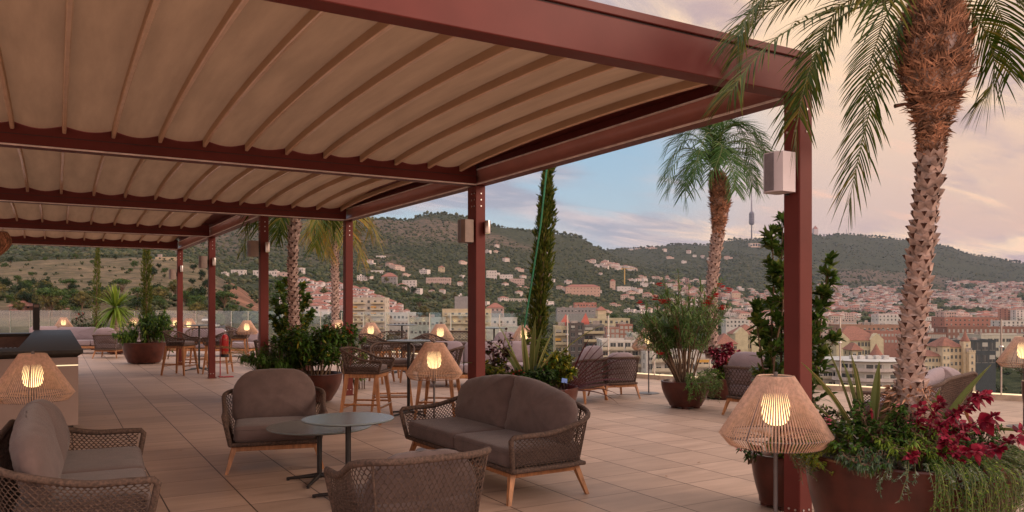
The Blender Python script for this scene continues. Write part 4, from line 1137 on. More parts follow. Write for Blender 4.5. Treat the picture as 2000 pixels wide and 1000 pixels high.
# cut stubs sticking out of the palm
t_ = thing('dead_frond_stub', 'dry broken frond stub sticking out left of the palm bulge', 'frond stub', TP(1785, 206)); m = MB(); m.tube([(0, 0, 0), tuple(-RT*.05+UP*.008), tuple(-RT*.105-UP*.004)], [.013, .009, .012], 6); m.build('stub', M['fibre2'], t_, sm=60)
PT = PC + Vector((0, 0, PH))
RK = lambda px, py, d: PW(px, py, d)
# fibrous foot of the palm
m = MB()
for k in range(420):
    z = rr.uniform(-.02, .20); a = rr.uniform(0, 2*PI); d = Vector((math.cos(a), math.sin(a), 0)); r = .098*(1.12 - z*.9) + rr.uniform(-.01, .02)
    m.leaf(Vector(ax_[0]) + d*r + UP*(z-.0), (d*.6 + UP*rr.uniform(-.8, .4) + rnd(rr)*.5).normalized(), d, rr.uniform(.02, .05), .010, .2, 3, 0, .6, .8)
o = m.build('root_fibre', M['fibre']); tag(o, 'shaggy brown root fibres at the foot of the tall palm', 'root mat')
# sword-leaf plant left of the palm
def az_to(dl, dd): v = RT*dl + FW*dd; return math.atan2(v.y, v.x)
bl = [(az_to(-1, .1), .66, .30, .020, .10), (az_to(-1, -.2), .55, .12, .020, .1), (az_to(-1, .5), .48, .06, .019, .05), (az_to(.6, .4), .50, .10, .017, .1), (az_to(-1, -.1), .62, .52, .018, .35), (az_to(-1, .2), .45, .75, .017, .3),
      (az_to(-1, .3), .50, .95, .016, .5), (az_to(1, .3), .42, .35, .018, .15), (az_to(-1, -.6), .40, 1.1, .016, .3), (az_to(.2, -1), .36, .5, .016, .4), (az_to(-.7, .9), .52, .22, .018, .1)]
straps('sword_leaf_plant', 'tall green and cream striped sword leaves standing left of the palm trunk', W(1698, 4.36, .70), bl, 3)
bl = [(az_to(1, .1), .62, .62, .020, .18), (az_to(1, -.2), .70, 1.02, .017, 1.5), (az_to(.8, .6), .40, .45, .017, .3)]
straps('sword_leaf_plant', 'striped sword leaves leaning right of the palm trunk over the armchair', W(1796, 4.30, .70), bl, 4)
bl = [(az_to(-1, -.2), .50, .72, .018, 1.1), (az_to(-1, .3), .32, .5, .015, .6), (az_to(-.6, -.8), .3, .9, .014, 1.0)]
straps('sword_leaf_plant', 'single striped sword leaf arching left over the nearest lamp', W(1580, 5.6, .70), bl, 4)
# mixed bedding
bush('flowering_shrub', 'green pink flowered shrub in the middle of the big right planter', 'shrub', W(1718, 4.22, .68), .30, .26, .34, 2600, .030, .016, ['green', 'dark'], 21, flowers=('pink', 22, .012), stems=22, droop=.2, clump=9)
bush('leafy_shrub', 'dense small leaved green shrub behind the palm foot', 'shrub', W(1800, 4.52, .68), .30, .2, .26, 1800, .030, .016, ['green', 'dark'], 22, stems=18, clump=9)
bush('variegated_shrub', 'low variegated green and white shrub at the left of the big planter', 'shrub', W(1660, 4.20, .68), .22, .20, .22, 1800, .028, .018, ['green', 'silver', 'lime'], 23, stems=18, clump=9, droop=.3)
bush('leafy_shrub', 'blue green herb clump over the left front rim of the big planter', 'plant', W(1692, 3.93, .66), .17, .15, .14, 1500, .024, .008, ['blue', 'green'], 27, stems=16, clump=10, droop=.9)
bush('leafy_shrub', 'low dark green plant at the right of the palm planter', 'shrub', W(1890, 4.25, .66), .24, .22, .24, 1700, .028, .010, ['green', 'dark'], 26, stems=18, clump=10, droop=.7)
bush('leafy_shrub', 'bright green feathery shrub spilling at the front of the palm planter', 'shrub', W(1790, 4.02, .68), .30, .20, .20, 2200, .035, .008, ['lime', 'green'], 24, stems=20, clump=10, droop=.5)
trailing('trailing_plant', 'curtain of bright green trailing plant hanging over the big planter', 'plant', W(1772, 4.31, PH), PR, azc(12), azc(52), 78, .18, .60, ['green', 'lime'], 31, ll=.020, lw=.0045, dens=95, out=.07)
trailing('trailing_plant', 'blue green herb hanging over the left front of the big planter', 'plant', W(1772, 4.31, PH), PR, azc(-48), azc(-14), 120, .06, .22, ['blue', 'silver'], 32, ll=.022, lw=.005, dens=130, out=.06, inner=.75)
trailing('trailing_plant', 'dark green trailing plant at the right end of the big planter', 'plant', W(1772, 4.31, PH), PR, azc(62), azc(125), 110, .12, .36, ['green', 'blue'], 33, ll=.018, lw=.006, dens=90, out=.09)
trailing('trailing_plant', 'small round leaved creeper along the left rim of the big planter', 'plant', W(1772, 4.31, PH), PR, azc(-115), azc(-45), 70, .02, .10, ['lime', 'croton'], 34, ll=.018, lw=.013, dens=110, out=.03, inner=.6)
# red-leaved plant with long pink stems
t_ = thing('red_leaf_plant', 'crimson leaved plant with long pink stems sprawling right from the palm', 'plant', W(1815, 4.12, .72)); b_ = W(1815, 4.12, .72)
stems = [[(1815, 850, 4.12), (1850, 820, 4.0), (1880, 800, 3.95), (1905, 775, 3.92), (1925, 772, 3.9)], [(1830, 900, 4.1), (1880, 885, 3.95), (1930, 880, 3.9), (1970, 862, 3.85), (2010, 835, 3.8)],
         [(1815, 870, 4.12), (1790, 830, 4.1), (1800, 795, 4.08)], [(1820, 870, 4.15), (1820, 820, 4.12), (1835, 785, 4.1)], [(1830, 890, 4.12), (1870, 860, 3.95), (1900, 830, 3.92), (1940, 815, 3.9)],
         [(1820, 900, 4.1), (1860, 905, 3.85), (1890, 920, 3.8), (1900, 945, 3.78)], [(1840, 900, 4.1), (1900, 905, 3.9), (1940, 920, 3.85), (1950, 945, 3.85)], [(1820, 890, 4.1), (1850, 870, 3.9), (1845, 850, 3.88)],
         [(1810, 880, 4.1), (1790, 880, 3.9), (1780, 895, 3.8)], [(1830, 880, 4.3), (1870, 840, 4.3), (1860, 810, 4.3)], [(1850, 890, 4.2), (1920, 870, 4.1), (1960, 890, 4.1), (1985, 905, 4.1)], [(1825, 885, 4.0), (1865, 885, 3.85), (1905, 880, 3.8)]]
m = MB(); lf = MB(); rr = random.Random(8)
for P in stems:
    P = catmull([PW(*q)-b_ for q in P], 7); m.tube(P, [lerp(.0055, .0022, i/(len(P)-1)) for i in range(len(P))], 6)
    for i in range(2, len(P)):
        tt = (P[i]-P[i-1]).normalized()
        for q in range(5 if i < len(P)-1 else 8):
            d = (tt*.4 + rnd(rr) + UP*.1 - FW*.25).normalized(); Ls = rr.uniform(.020, .050); pp = P[i] + d*.012
            lf.leaf(pp, d, (UP - FW*.5 + rnd(rr)*.5).normalized(), Ls, Ls*.62, rr.uniform(.1, .5), 5, 0, .75)
m.build('stems', mat('pink_stem', (.34, .02, .07), rough=.5), t_, sm=180); lf.build('foliage', M['crimson'], t_)
# big veined leaf
m = MB(); m.leaf((0, 0, 0), (RT*.5-UP*.8).normalized(), (-FW+UP*.2).normalized(), .125, .085, .1, 9, 0, .75); o = m.build('leaf', M['crimson'], t_, loc=PW(1915, 806, 3.9)-b_)
bush('red_flower', 'small dark red flower spike by the sword leaves', 'flower', W(1712, 4.15, .72), .05, .05, .30, 60, .03, .02, ['crimson'], 41, stems=2, clump=8)
t_ = thing('garden_light', 'small black solar garden light stuck in the big planter', 'garden light', RK(1745, 888, 3.95)); m = MB(); m.bbox(-.028, .028, -.02, .02, 0, .026, .004); m.build('lamp_head', M['black'], t_); m = MB(); m.tube([(0, 0, -.14), (0, 0, 0)], .004, 6); m.build('spike', M['black'], t_)

# 2. small planter behind the post with the laurel
LC = W(1533, 5.95); pot('planter', 'smaller brown planter behind the nearest pergola post', LC, .245, .40, taper=.72)
def laurel(name, label, loc, tops, seed, nl=60, L=.085, w=.034, mats=('laurel',), grp=None):
    rr = random.Random(seed); loc = Vector(loc); t = thing(name, label, 'shrub', loc, 0, grp); st = MB(); lf = MB()
    for tp in tops:
        tp = Vector(tp)-loc; b = Vector((rr.uniform(-.06, .06), rr.uniform(-.06, .06), 0)); P = catmull([b, b.lerp(tp, .45) + rnd(rr)*.06, b.lerp(tp, .8)+rnd(rr)*.03, tp], 8)
        st.tube(P, [lerp(.011, .003, i/(len(P)-1)) for i in range(len(P))], 6, cap=False); H = tp.z
        for k in range(nl):
            u = rr.uniform(.12, 1); x = u*(len(P)-1); i = min(int(x), len(P)-2); q = P[i].lerp(P[i+1], x-i); d = rnd(rr); d.z = abs(d.z)*.6+.35; d.normalize()
            Lb = rr.uniform(.04, .24)*(1.15-.98*u)*H*.55; p2 = q + d*Lb; st.tube([q, p2], [.0035, .0018], 3, cap=False)
            for c in range(9):
                pp = q.lerp(p2, rr.uniform(.3, 1)); ld = (d*.8 + rnd(rr)*.9 + UP*.25).normalized()
                lf.leaf(pp, ld, (UP+rnd(rr)*.6).normalized(), L*rr.uniform(.6, 1.1), w*rr.uniform(.8, 1.1), .15, 4, 0 if rr.random() > .1 or len(mats) == 1 else 1, .85)
    st.build('stems', M['stem'], t, sm=180); lf.build('foliage', [M[x] for x in mats], t); return t
laurel('laurel_bush', 'tall dark green laurel growing behind the nearest pergola post', LC+UP*.36, [PW(1506, 455, 5.95), PW(1530, 425, 6.05), PW(1519, 520, 5.85), PW(1560, 500, 6.1), PW(1622, 510, 6.05), PW(1608, 570, 6.0), PW(1560, 600, 5.9), PW(1478, 600, 5.9), PW(1592, 640, 6.1), PW(1632, 660, 6.05), PW(1500, 640, 6.1)], 51, nl=40, L=.095, w=.036, mats=('laurel', 'green'))
bush('variegated_shrub', 'yellow edged round leaved shrub in the small planter beside the post', 'shrub', LC+UP*.38 - FW*.13, .33, .15, .18, 1300, .032, .024, ['lime', 'croton', 'green'], 52, stems=14, clump=8, droop=.8)
bush('red_flower', 'small red flowers at the left rim of the small planter', 'flower', W(1466, 5.75, .36), .14, .08, .14, 160, .04, .02, ['green', 'dark'], 53, stems=5, clump=6, flowers=('redflower', 4, .014))
bush('leafy_shrub', 'dark bushy shrub between the nearest post and the big planter', 'shrub', W(1612, 5.6, .0), .26, .22, .95, 2600, .035, .018, ['dark', 'laurel'], 54, stems=16, clump=9)

# 3. oleander planter
OC = W(1339, 11.75); pot('planter', 'round brown planter with the red flowered oleander', OC, .36, .40)
t_ = thing('oleander_bush', 'large oleander with long narrow leaves and red flowers', 'shrub', OC+UP*.36); st = MB(); lf = MB(); rr = random.Random(77); ends = []
for k in range(40):
    a = rr.uniform(0, 2*PI); f = rr.random()**.50; e = Vector((math.cos(a)*f*.78, math.sin(a)*f*.62, 0)); e.z = (1.80-.85*f*f)*rr.uniform(.72, 1.0)
    if k < 9: e = PW([1295, 1250, 1325, 1410, 1425, 1372, 1240, 1345, 1390][k], [545, 610, 530, 545, 600, 565, 660, 560, 580][k], 11.75 + rr.uniform(-.4, .4)) - OC - UP*.36
    b = Vector((math.cos(a)*.12*f, math.sin(a)*.12*f, 0)); P = catmull([b, b.lerp(e, .5) + UP*.12 + rnd(rr)*.05, e], 9); st.tube(P, [lerp(.011, .004, i/(len(P)-1)) for i in range(len(P))], 5, cap=False)
    seg = [(P, .38)]
    for q in range(4):
        u = rr.uniform(.35, .85); i = int(u*(len(P)-1)); d = (rnd(rr) + UP*.8).normalized(); d.z = abs(d.z); p2 = P[i] + d*rr.uniform(.18, .38); P2 = [P[i].lerp(p2, j/5) for j in range(6)]; st.tube(P2, .004, 3, cap=False); seg.append((P2, .15)); ends.append(p2)
    ends.append(e)
    for P_, u0 in seg:
        n_ = 22 if u0 == .38 else 9
        for j in range(n_):
            u = lerp(u0, 1, (j+.5)/n_); x = u*(len(P_)-1); i = min(int(x), len(P_)-2); p = P_[i].lerp(P_[i+1], x-i); tt = (P_[i+1]-P_[i]).normalized()
            for c in range(3):
                d = (tt*.75 + rnd(rr)*.9).normalized(); lf.leaf(p, d, (UP+rnd(rr)*.3).normalized(), rr.uniform(.085, .15), .014, rr.uniform(.0, .3), 4, 0, .9)
st.build('stems', M['stem'], t_, sm=180); lf.build('foliage', M['oleander'], t_)
fl_ = [(1286, 558), (1280, 583), (1292, 590), (1303, 588), (1408, 558), (1422, 568), (1401, 577), (1386, 592), (1378, 596), (1409, 601), (1323, 643), (1336, 638), (1252, 592), (1349, 665), (1288, 690), (1385, 585)]
for px, py in fl_:
    m = MB()
    for c in range(7):
        cp_ = rnd(rr)*.035
        for k in range(5):
            a = 2*PI*k/5+c; d = Vector((math.cos(a), math.sin(a), .4)).normalized(); m.leaf(cp_, d, UP, .055, .046, .1, 3, 0, .7, .3)
    m.build('flower', M['redflower'], t_, loc=PW(px, py, 11.45 + rr.uniform(0, .3))-OC-UP*.36)
trailing('trailing_plant', 'rosemary hanging over the rim of the oleander planter', 'plant', OC+UP*.40, .36, az_to(-.2, -1), az_to(1, .1), 60, .10, .34, ['green', 'oleander'], 61, ll=.05, lw=.009, dens=50, out=.12, rise=.12)
# 4. planter behind, with the middle palm and red foliage
QC = W(1412, 12.95); pot('planter', 'low brown planter on feet behind the oleander', QC, .36, .34, taper=.8)
bush('red_leaf_plant', 'pink and crimson leaved plant behind the oleander', 'plant', QC+UP*.34-FW*.05, .36, .3, .62, 1500, .075, .04, ['crimson', 'pink', 'purple'], 62, stems=14, clump=7)
bush('leafy_shrub', 'bright green shrub around the foot of the middle palm', 'shrub', QC+UP*.22+RT*.12-FW*.12, .46, .28, .42, 2000, .06, .018, ['green', 'lime'], 63, stems=14, clump=8, droop=.7)
md = 13.0
def MP(px, py, d=md): return PW(px, py, d)
ap = [MP(1388, 700), MP(1390, 560), MP(1396, 500), MP(1402, 460), MP(1404, 435), MP(1407, 400), MP(1405, 365), MP(1399, 335)]
km = md/FPX*.97
fr = []
for (x1, y1, x2, y2, x3, y3, x4, y4, dd) in [(1370, 300, 1335, 290, 1308, 315, 1295, 350, -.2), (1375, 285, 1350, 262, 1318, 270, 1296, 300, .3), (1385, 275, 1375, 250, 1350, 243, 1330, 262, .2), (1398, 275, 1400, 250, 1395, 240, 1380, 246, .6),
        (1412, 282, 1440, 262, 1470, 262, 1492, 285, .3), (1420, 290, 1455, 272, 1490, 290, 1512, 325, .1), (1422, 300, 1460, 300, 1488, 325, 1500, 352, -.3), (1415, 310, 1450, 322, 1475, 345, 1482, 372, -.5), (1380, 320, 1352, 335, 1340, 362, 1338, 395, -.4),
        (1405, 272, 1425, 245, 1455, 240, 1485, 262, .4), (1380, 310, 1350, 320, 1322, 345, 1305, 372, .3), (1390, 270, 1380, 262, 1365, 300, 1352, 345, -.8), (1410, 290, 1420, 300, 1432, 340, 1436, 372, -.9), (1392, 280, 1410, 285, 1400, 320, 1385, 350, -.9), (1404, 270, 1430, 262, 1460, 285, 1470, 330, .9), (1378, 305, 1340, 300, 1312, 330, 1302, 372, -.4), (1382, 288, 1352, 272, 1325, 285, 1308, 322, .6), (1392, 270, 1380, 248, 1358, 246, 1338, 268, -.3), (1408, 268, 1425, 246, 1450, 243, 1472, 262, -.3), (1416, 284, 1452, 278, 1482, 300, 1498, 335, -.6), (1420, 296, 1462, 290, 1494, 305, 1514, 338, .5), (1412, 300, 1440, 302, 1462, 330, 1470, 365, .5), (1384, 300, 1362, 300, 1340, 330, 1330, 372, .6), (1396, 264, 1392, 240, 1376, 238, 1360, 252, .1), (1406, 264, 1414, 240, 1432, 236, 1448, 250, .2), (1388, 296, 1372, 300, 1360, 330, 1356, 368, -.7), (1410, 296, 1424, 300, 1440, 328, 1446, 362, -.7)]:
    fr.append([MP(1400, 335), MP(x1, y1, md+dd*.3), MP(x2, y2, md+dd*.7), MP(x3, y3, md+dd), MP(x4, y4, md+dd*1.1)])
palm_tree('palm_tree', 'palm with blue green fronds between the oleander and the nearest post', [tuple(p) for p in ap], [.09, 9*km, 9*km, 10*km, 12*km, 18*km, 19*km, 10*km], (.1, ZP(455, md)-ap[0].z), (ZP(468, md)-ap[0].z, ZP(337, md)-ap[0].z), fr, 9, leafm='palm2', fl=.36, fw=.013, nl=50, sc=(.055, .050, 6), droop=.35, nboot=4200, er=1.6, rr0=.011)
# 5. central planter by the second post
CC = W(1036, 9.95); pot('planter', 'wide brown planter behind the two seat sofa', CC, .60, .50)
cz = CC + UP*.46
cypress('cypress_tree', 'leaning slim cypress tied to a green stake in the central planter', PW(1047, 690, 10.3)-UP*.15, PW(1074, 285, 10.3), .128, 4200, 3, stake=[PW(1024, 640, 10.12), PW(1056, 440, 10.1), PW(1068, 330, 10.1)])
bl = [(az_to(-.9, .2), .95, .35, .022, .25), (az_to(-.3, .5), .85, .14, .024, .1), (az_to(.2, .3), .92, .10, .024, .1), (az_to(.9, .1), 1.30, .62, .021, .75), (az_to(-1, -.3), 1.0, .85, .018, 1.1), (az_to(.5, .8), .85, .3, .02, .2), (az_to(.6, -.5), .75, .5, .022, .6), (az_to(-.6, -.6), .70, .45, .022, .5), (az_to(-.1, -.3), .72, .2, .022, .3), (az_to(-.7, .5), .80, .55, .02, .6), (az_to(.3, -.1), .80, .3, .02, .2)]
straps('sword_leaf_plant', 'striped sword leaf clump at the foot of the central cypress', cz+RT*-.02-FW*.18, bl, 6)
t_ = thing('broad_leaf_plant', 'broad dark leaved plant in the middle of the central planter', 'plant', cz-FW*.3-RT*.08); m = MB(); rr = random.Random(4)
for k in range(16):
    a = k*2.4; e = rr.uniform(.35, 1.1); d = Vector((math.cos(a)*math.cos(e), math.sin(a)*math.cos(e), math.sin(e))); m.leaf(Vector((0, 0, .02)), d, UP, rr.uniform(.38, .62), .13, .25, 7, 0, .85, .1)
m.build('foliage', M['dark'], t_)
bush('croton_shrub', 'yellow green leaved shrub at the right of the central planter', 'shrub', cz+RT*.36-FW*.05, .30, .26, .50, 1800, .085, .028, ['croton', 'lime', 'green'], 71, stems=10, clump=8)
bush('croton_shrub', 'yellow green leaved shrub just right of the second pergola post', 'shrub', cz-RT*.42-FW*.1, .28, .26, .42, 1500, .06, .024, ['croton', 'green', 'dark'], 72, stems=9, clump=7)
bush('dark_stemmed_shrub', 'wispy dark leaved shrub with tall bare stems beside the second post', 'shrub', cz-RT*.40+FW*.1, .24, .24, .95, 480, .055, .03, ['purple', 'dark'], 73, stems=7, clump=5)
bush('flowering_shrub', 'dark green shrub with bright red flowers at the front of the central planter', 'shrub', cz+RT*.12-FW*.38, .42, .2, .32, 2600, .05, .03, ['dark', 'green'], 74, stems=12, clump=9, flowers=('redflower', 6, .02))
bl = [(az_to(1, .1*k-.5), .80+.04*(k % 3), .35+.11*k, .014, .25+.05*k) for k in range(12)] + [(az_to(.3, 1), .5, .2, .013, .2), (az_to(-.4, .5), .45, .25, .013, .2)]
straps('purple_spike_plant', 'dark purple spiky cordyline at the right end of the central planter', cz+RT*.42-FW*.12-UP*.02, bl, 7, mats=('purple',))
t_ = thing('plant_label', 'small blue plant label card stuck in the central planter', 'plant label', PW(1102, 748, 9.45)); m = MB(); m.bbox(-.035, .035, -.003, .003, 0, .055, .002); m.build('card', M['bluecard'], t_).rotation_euler = (rad(-15), rad(8), rad(-20)); m = MB(); m.tube([(0, 0, -.15), (0, 0, .01)], .004, 6); m.build('pin', M['black'], t_)
# 6. planter between the second and third posts
DC = W(603, 12.4); pot('planter', 'brown planter with mixed green bushes beside the third pergola post', DC, .52, .46, taper=.66)
dz_ = DC + UP*.42
bush('croton_shrub', 'big shrub with yellow splashed leaves in the planter by the third post', 'shrub', dz_+RT*.12, .80, .6, .86, 5600, .095, .032, ['green', 'croton', 'dark'], 81, stems=26, clump=8, flowers=('pink', 10, .022))
bush('leafy_shrub', 'dense fine leaved green mound at the left of the same planter', 'shrub', dz_-RT*.42-FW*.1, .66, .5, .52, 5200, .085, .013, ['green', 'dark'], 82, stems=24, clump=10, droop=.8)
bush('flowering_shrub', 'pink and red flowering shrub behind the yellow splashed one', 'shrub', dz_+RT*.50+FW*.3, .42, .3, .95, 1100, .06, .03, ['green', 'laurel'], 83, stems=12, clump=7, flowers=('redflower', 14, .022))
bush('leafy_shrub', 'light green shrub right of the third pergola post', 'shrub', W(700, 14.4, .0), .36, .3, .80, 1400, .06, .025, ['lime', 'green'], 84, stems=12, clump=8)
t_ = thing('grass_plant', 'ornamental grass with pale feathery plumes around the left middle post', 'grass', DC-RT*.75+UP*.35); m = MB(); p_ = MB(); rr = random.Random(13)
for k in range(34):
    a = az_to(-1, rr.uniform(-1, 1)) if k % 3 else rr.uniform(0, 6.28); Ln = rr.uniform(.5, 1.0); d = Vector((math.cos(a), math.sin(a), 0)); ang = rr.uniform(1.0, 1.45); p = Vector((0, 0, 0)); P = []
    for i in range(9): P.append(p.copy()); p = p + (d*math.cos(ang)+UP*math.sin(ang))*(Ln/8); ang -= .16
    m.tube(P, .0022, 3, cap=False)
    if k % 2:
        for i in range(40):
            u = rr.uniform(.78, 1.0); x = u*8; j = min(int(x), 7); q = P[j].lerp(P[j+1], x-j); tt = (P[j+1]-P[j]).normalized(); p_.leaf(q, (tt+rnd(rr)*.7).normalized(), rnd(rr), .035, .004, .2, 2)
m.build('stalks', M['stemg'], t_); p_.build('plumes', M['wheat'], t_)
def ppalm(name, label, pts, r, d, fr, seed, leafm, fl=.42, boot=None, nl=34):
    P = [tuple(PW(x, y, d)) for x, y in pts]; z0 = P[0][2]
    palm_tree(name, label, P, [r*q for q in ([1, .95, .95, 1.0] + ([1.7, .9] if boot else [.9]))][:len(P)], (.05, P[-1][2]-z0-.05), (ZP(boot[0], d)-z0, ZP(boot[1], d)-z0) if boot else None, fr, seed, leafm=leafm, fl=fl, fw=.02, nl=nl, sc=(.07, .07, 6), droop=.5, extra=10, er=1.3, ez=.5, nboot=500, rr0=.012)
d7 = 14.6
ppalm('palm_tree', 'palm with a scaly brown trunk rising behind the left mixed planter', [(577, 672), (574, 600), (571, 520), (573, 470), (574, 440), (574, 405)], .062, d7,
      [[PW(572, 405, d7), PW(540, 395, d7), PW(505, 415, d7-.1), PW(485, 450, d7-.2), PW(474, 490, d7-.2)], [PW(572, 405, d7), PW(560, 405, d7-.3), PW(548, 430, d7-.5), PW(540, 462, d7-.6)], [PW(574, 405, d7), PW(560, 400, d7+.3), PW(550, 425, d7+.5), PW(552, 458, d7+.6)]], 14, 'palm', boot=(452, 410))
d8 = 24.0
ppalm('palm_tree', 'slim palm with yellowing fronds just left of the third pergola post', [(655, 680), (655, 600), (654, 520), (655, 460), (657, 440)], .085, d8,
      [[PW(657, 440, d8), PW(640, 430, d8), PW(630, 455, d8), PW(634, 490, d8)], [PW(657, 440, d8), PW(690, 425, d8), PW(725, 440, d8), PW(738, 470, d8)], [PW(657, 440, d8), PW(680, 435, d8), PW(700, 470, d8), PW(706, 505, d8)], [PW(657, 440, d8), PW(645, 440, d8-.5), PW(640, 470, d8-.6), PW(645, 500, d8-.6)], [PW(657, 440, d8), PW(700, 418, d8), PW(720, 430, d8), PW(722, 455, d8)]], 15, 'palm3', fl=.75, nl=40)
# 7. big glossy shrub behind the left palm
RB = W(570, 16.5); pot('planter', 'brown planter with the tall glossy shrub behind the left palm', RB, .45, .45)
laurel('magnolia_bush', 'tall glossy leaved bush behind the left palm trunk', RB+UP*.4, [PW(x, y, 16.5+rr.uniform(-.4, .4)) for x, y in ((545, 560), (560, 548), (590, 555), (600, 580), (535, 590), (610, 610), (575, 570), (530, 620), (598, 640), (550, 600))], 91, nl=36, L=.15, w=.06, mats=('laurel', 'croton'))
# 8. far left planter with cypress and yucca
FC = W(282, 20.9); pot('planter', 'large brown bowl planter on feet at the far left', FC, .54, .56, taper=.72, feet=True)
fz = FC + UP*.5
cypress('cypress_tree', 'slim cypress rising from the far left bowl planter', fz+FW*.1, PW(287, 455, 21.0), .15, 2200, 5)
bush('leafy_shrub', 'bright green leafy shrub on the right of the far left bowl planter', 'shrub', fz+RT*.30, .66, .55, .95, 3400, .12, .026, ['green', 'lime', 'dark'], 101, stems=18, clump=8, droop=.6)
bush('leafy_shrub', 'drooping bright green foliage at the left of the far left bowl planter', 'shrub', fz-RT*.34-FW*.2, .42, .4, .45, 2200, .09, .018, ['green', 'lime'], 102, stems=12, clump=8, droop=1.2)
straps('sword_leaf_plant', 'striped drooping sword leaves in the far left bowl planter', fz-RT*.2, [(az_to(-1, .3*k-.6), .8+.05*k, .3+.2*(k % 3), .026, .9+.3*(k % 3)) for k in range(6)], 8)
cypress('cypress_tree', 'thin cypress at the far left behind the mauve corner sofa', W(187, 27.5, .3), PW(191, 470, 27.5), .14, 1600, 6)
YC = W(226, 25.0)
t_ = thing('yucca_plant', 'spiky green yucca beside the far left cypress', 'plant', YC); m = MB(); rr = random.Random(19); yt = ZP(600, 25.0)
for k in range(150):
    a = k*2.4; e = rr.uniform(-1.0, 1.45); d = Vector((math.cos(a)*math.cos(e), math.sin(a)*math.cos(e), math.sin(e))); m.leaf(Vector((0, 0, yt)), d, UP, rr.uniform(.80, 1.02), .07, .18 if e > .3 else .35, 5, 0, .5, .6)
m.build('foliage', M['lime'], t_); m = MB(); m.tube([(0, 0, 0), (.03, 0, yt*.5), (0, 0, yt)], [.07, .06, .06], 8); m.build('trunk', M['bark'], t_, sm=60)
pot('planter', 'brown planter under the spiky yucca', YC, .36, .4)
pot('planter', 'brown planter under the thin far cypress', W(187, 27.5), .30, .35)
bush('flowering_shrub', 'dark shrub with reddish flowers left of the yucca', 'shrub', W(168, 28.0, 0), .75, .6, 1.35, 1500, .10, .04, ['dark', 'laurel', 'purple'], 103, stems=16, clump=8, flowers=('redflower', 5, .03))
bush('leafy_shrub', 'olive green shrub with pale tips right of the far cypress', 'shrub', W(318, 22.5, .0), .5, .4, 1.15, 1400, .08, .03, ['green', 'wheat', 'dark'], 104, stems=14, clump=8)
# 9. silver plant at the right edge
SP = W(2040, 8.9); pot('planter', 'tall tapered planter with the silver plant at the right edge', SP, .22, .66, taper=.6)
bush('silver_plant', 'silvery grey bushy plant at the right edge', 'shrub', SP+UP*.60, .34, .3, .36, 2000, .022, .012, ['silver', 'blue'], 105, stems=26, clump=10, droop=.4)
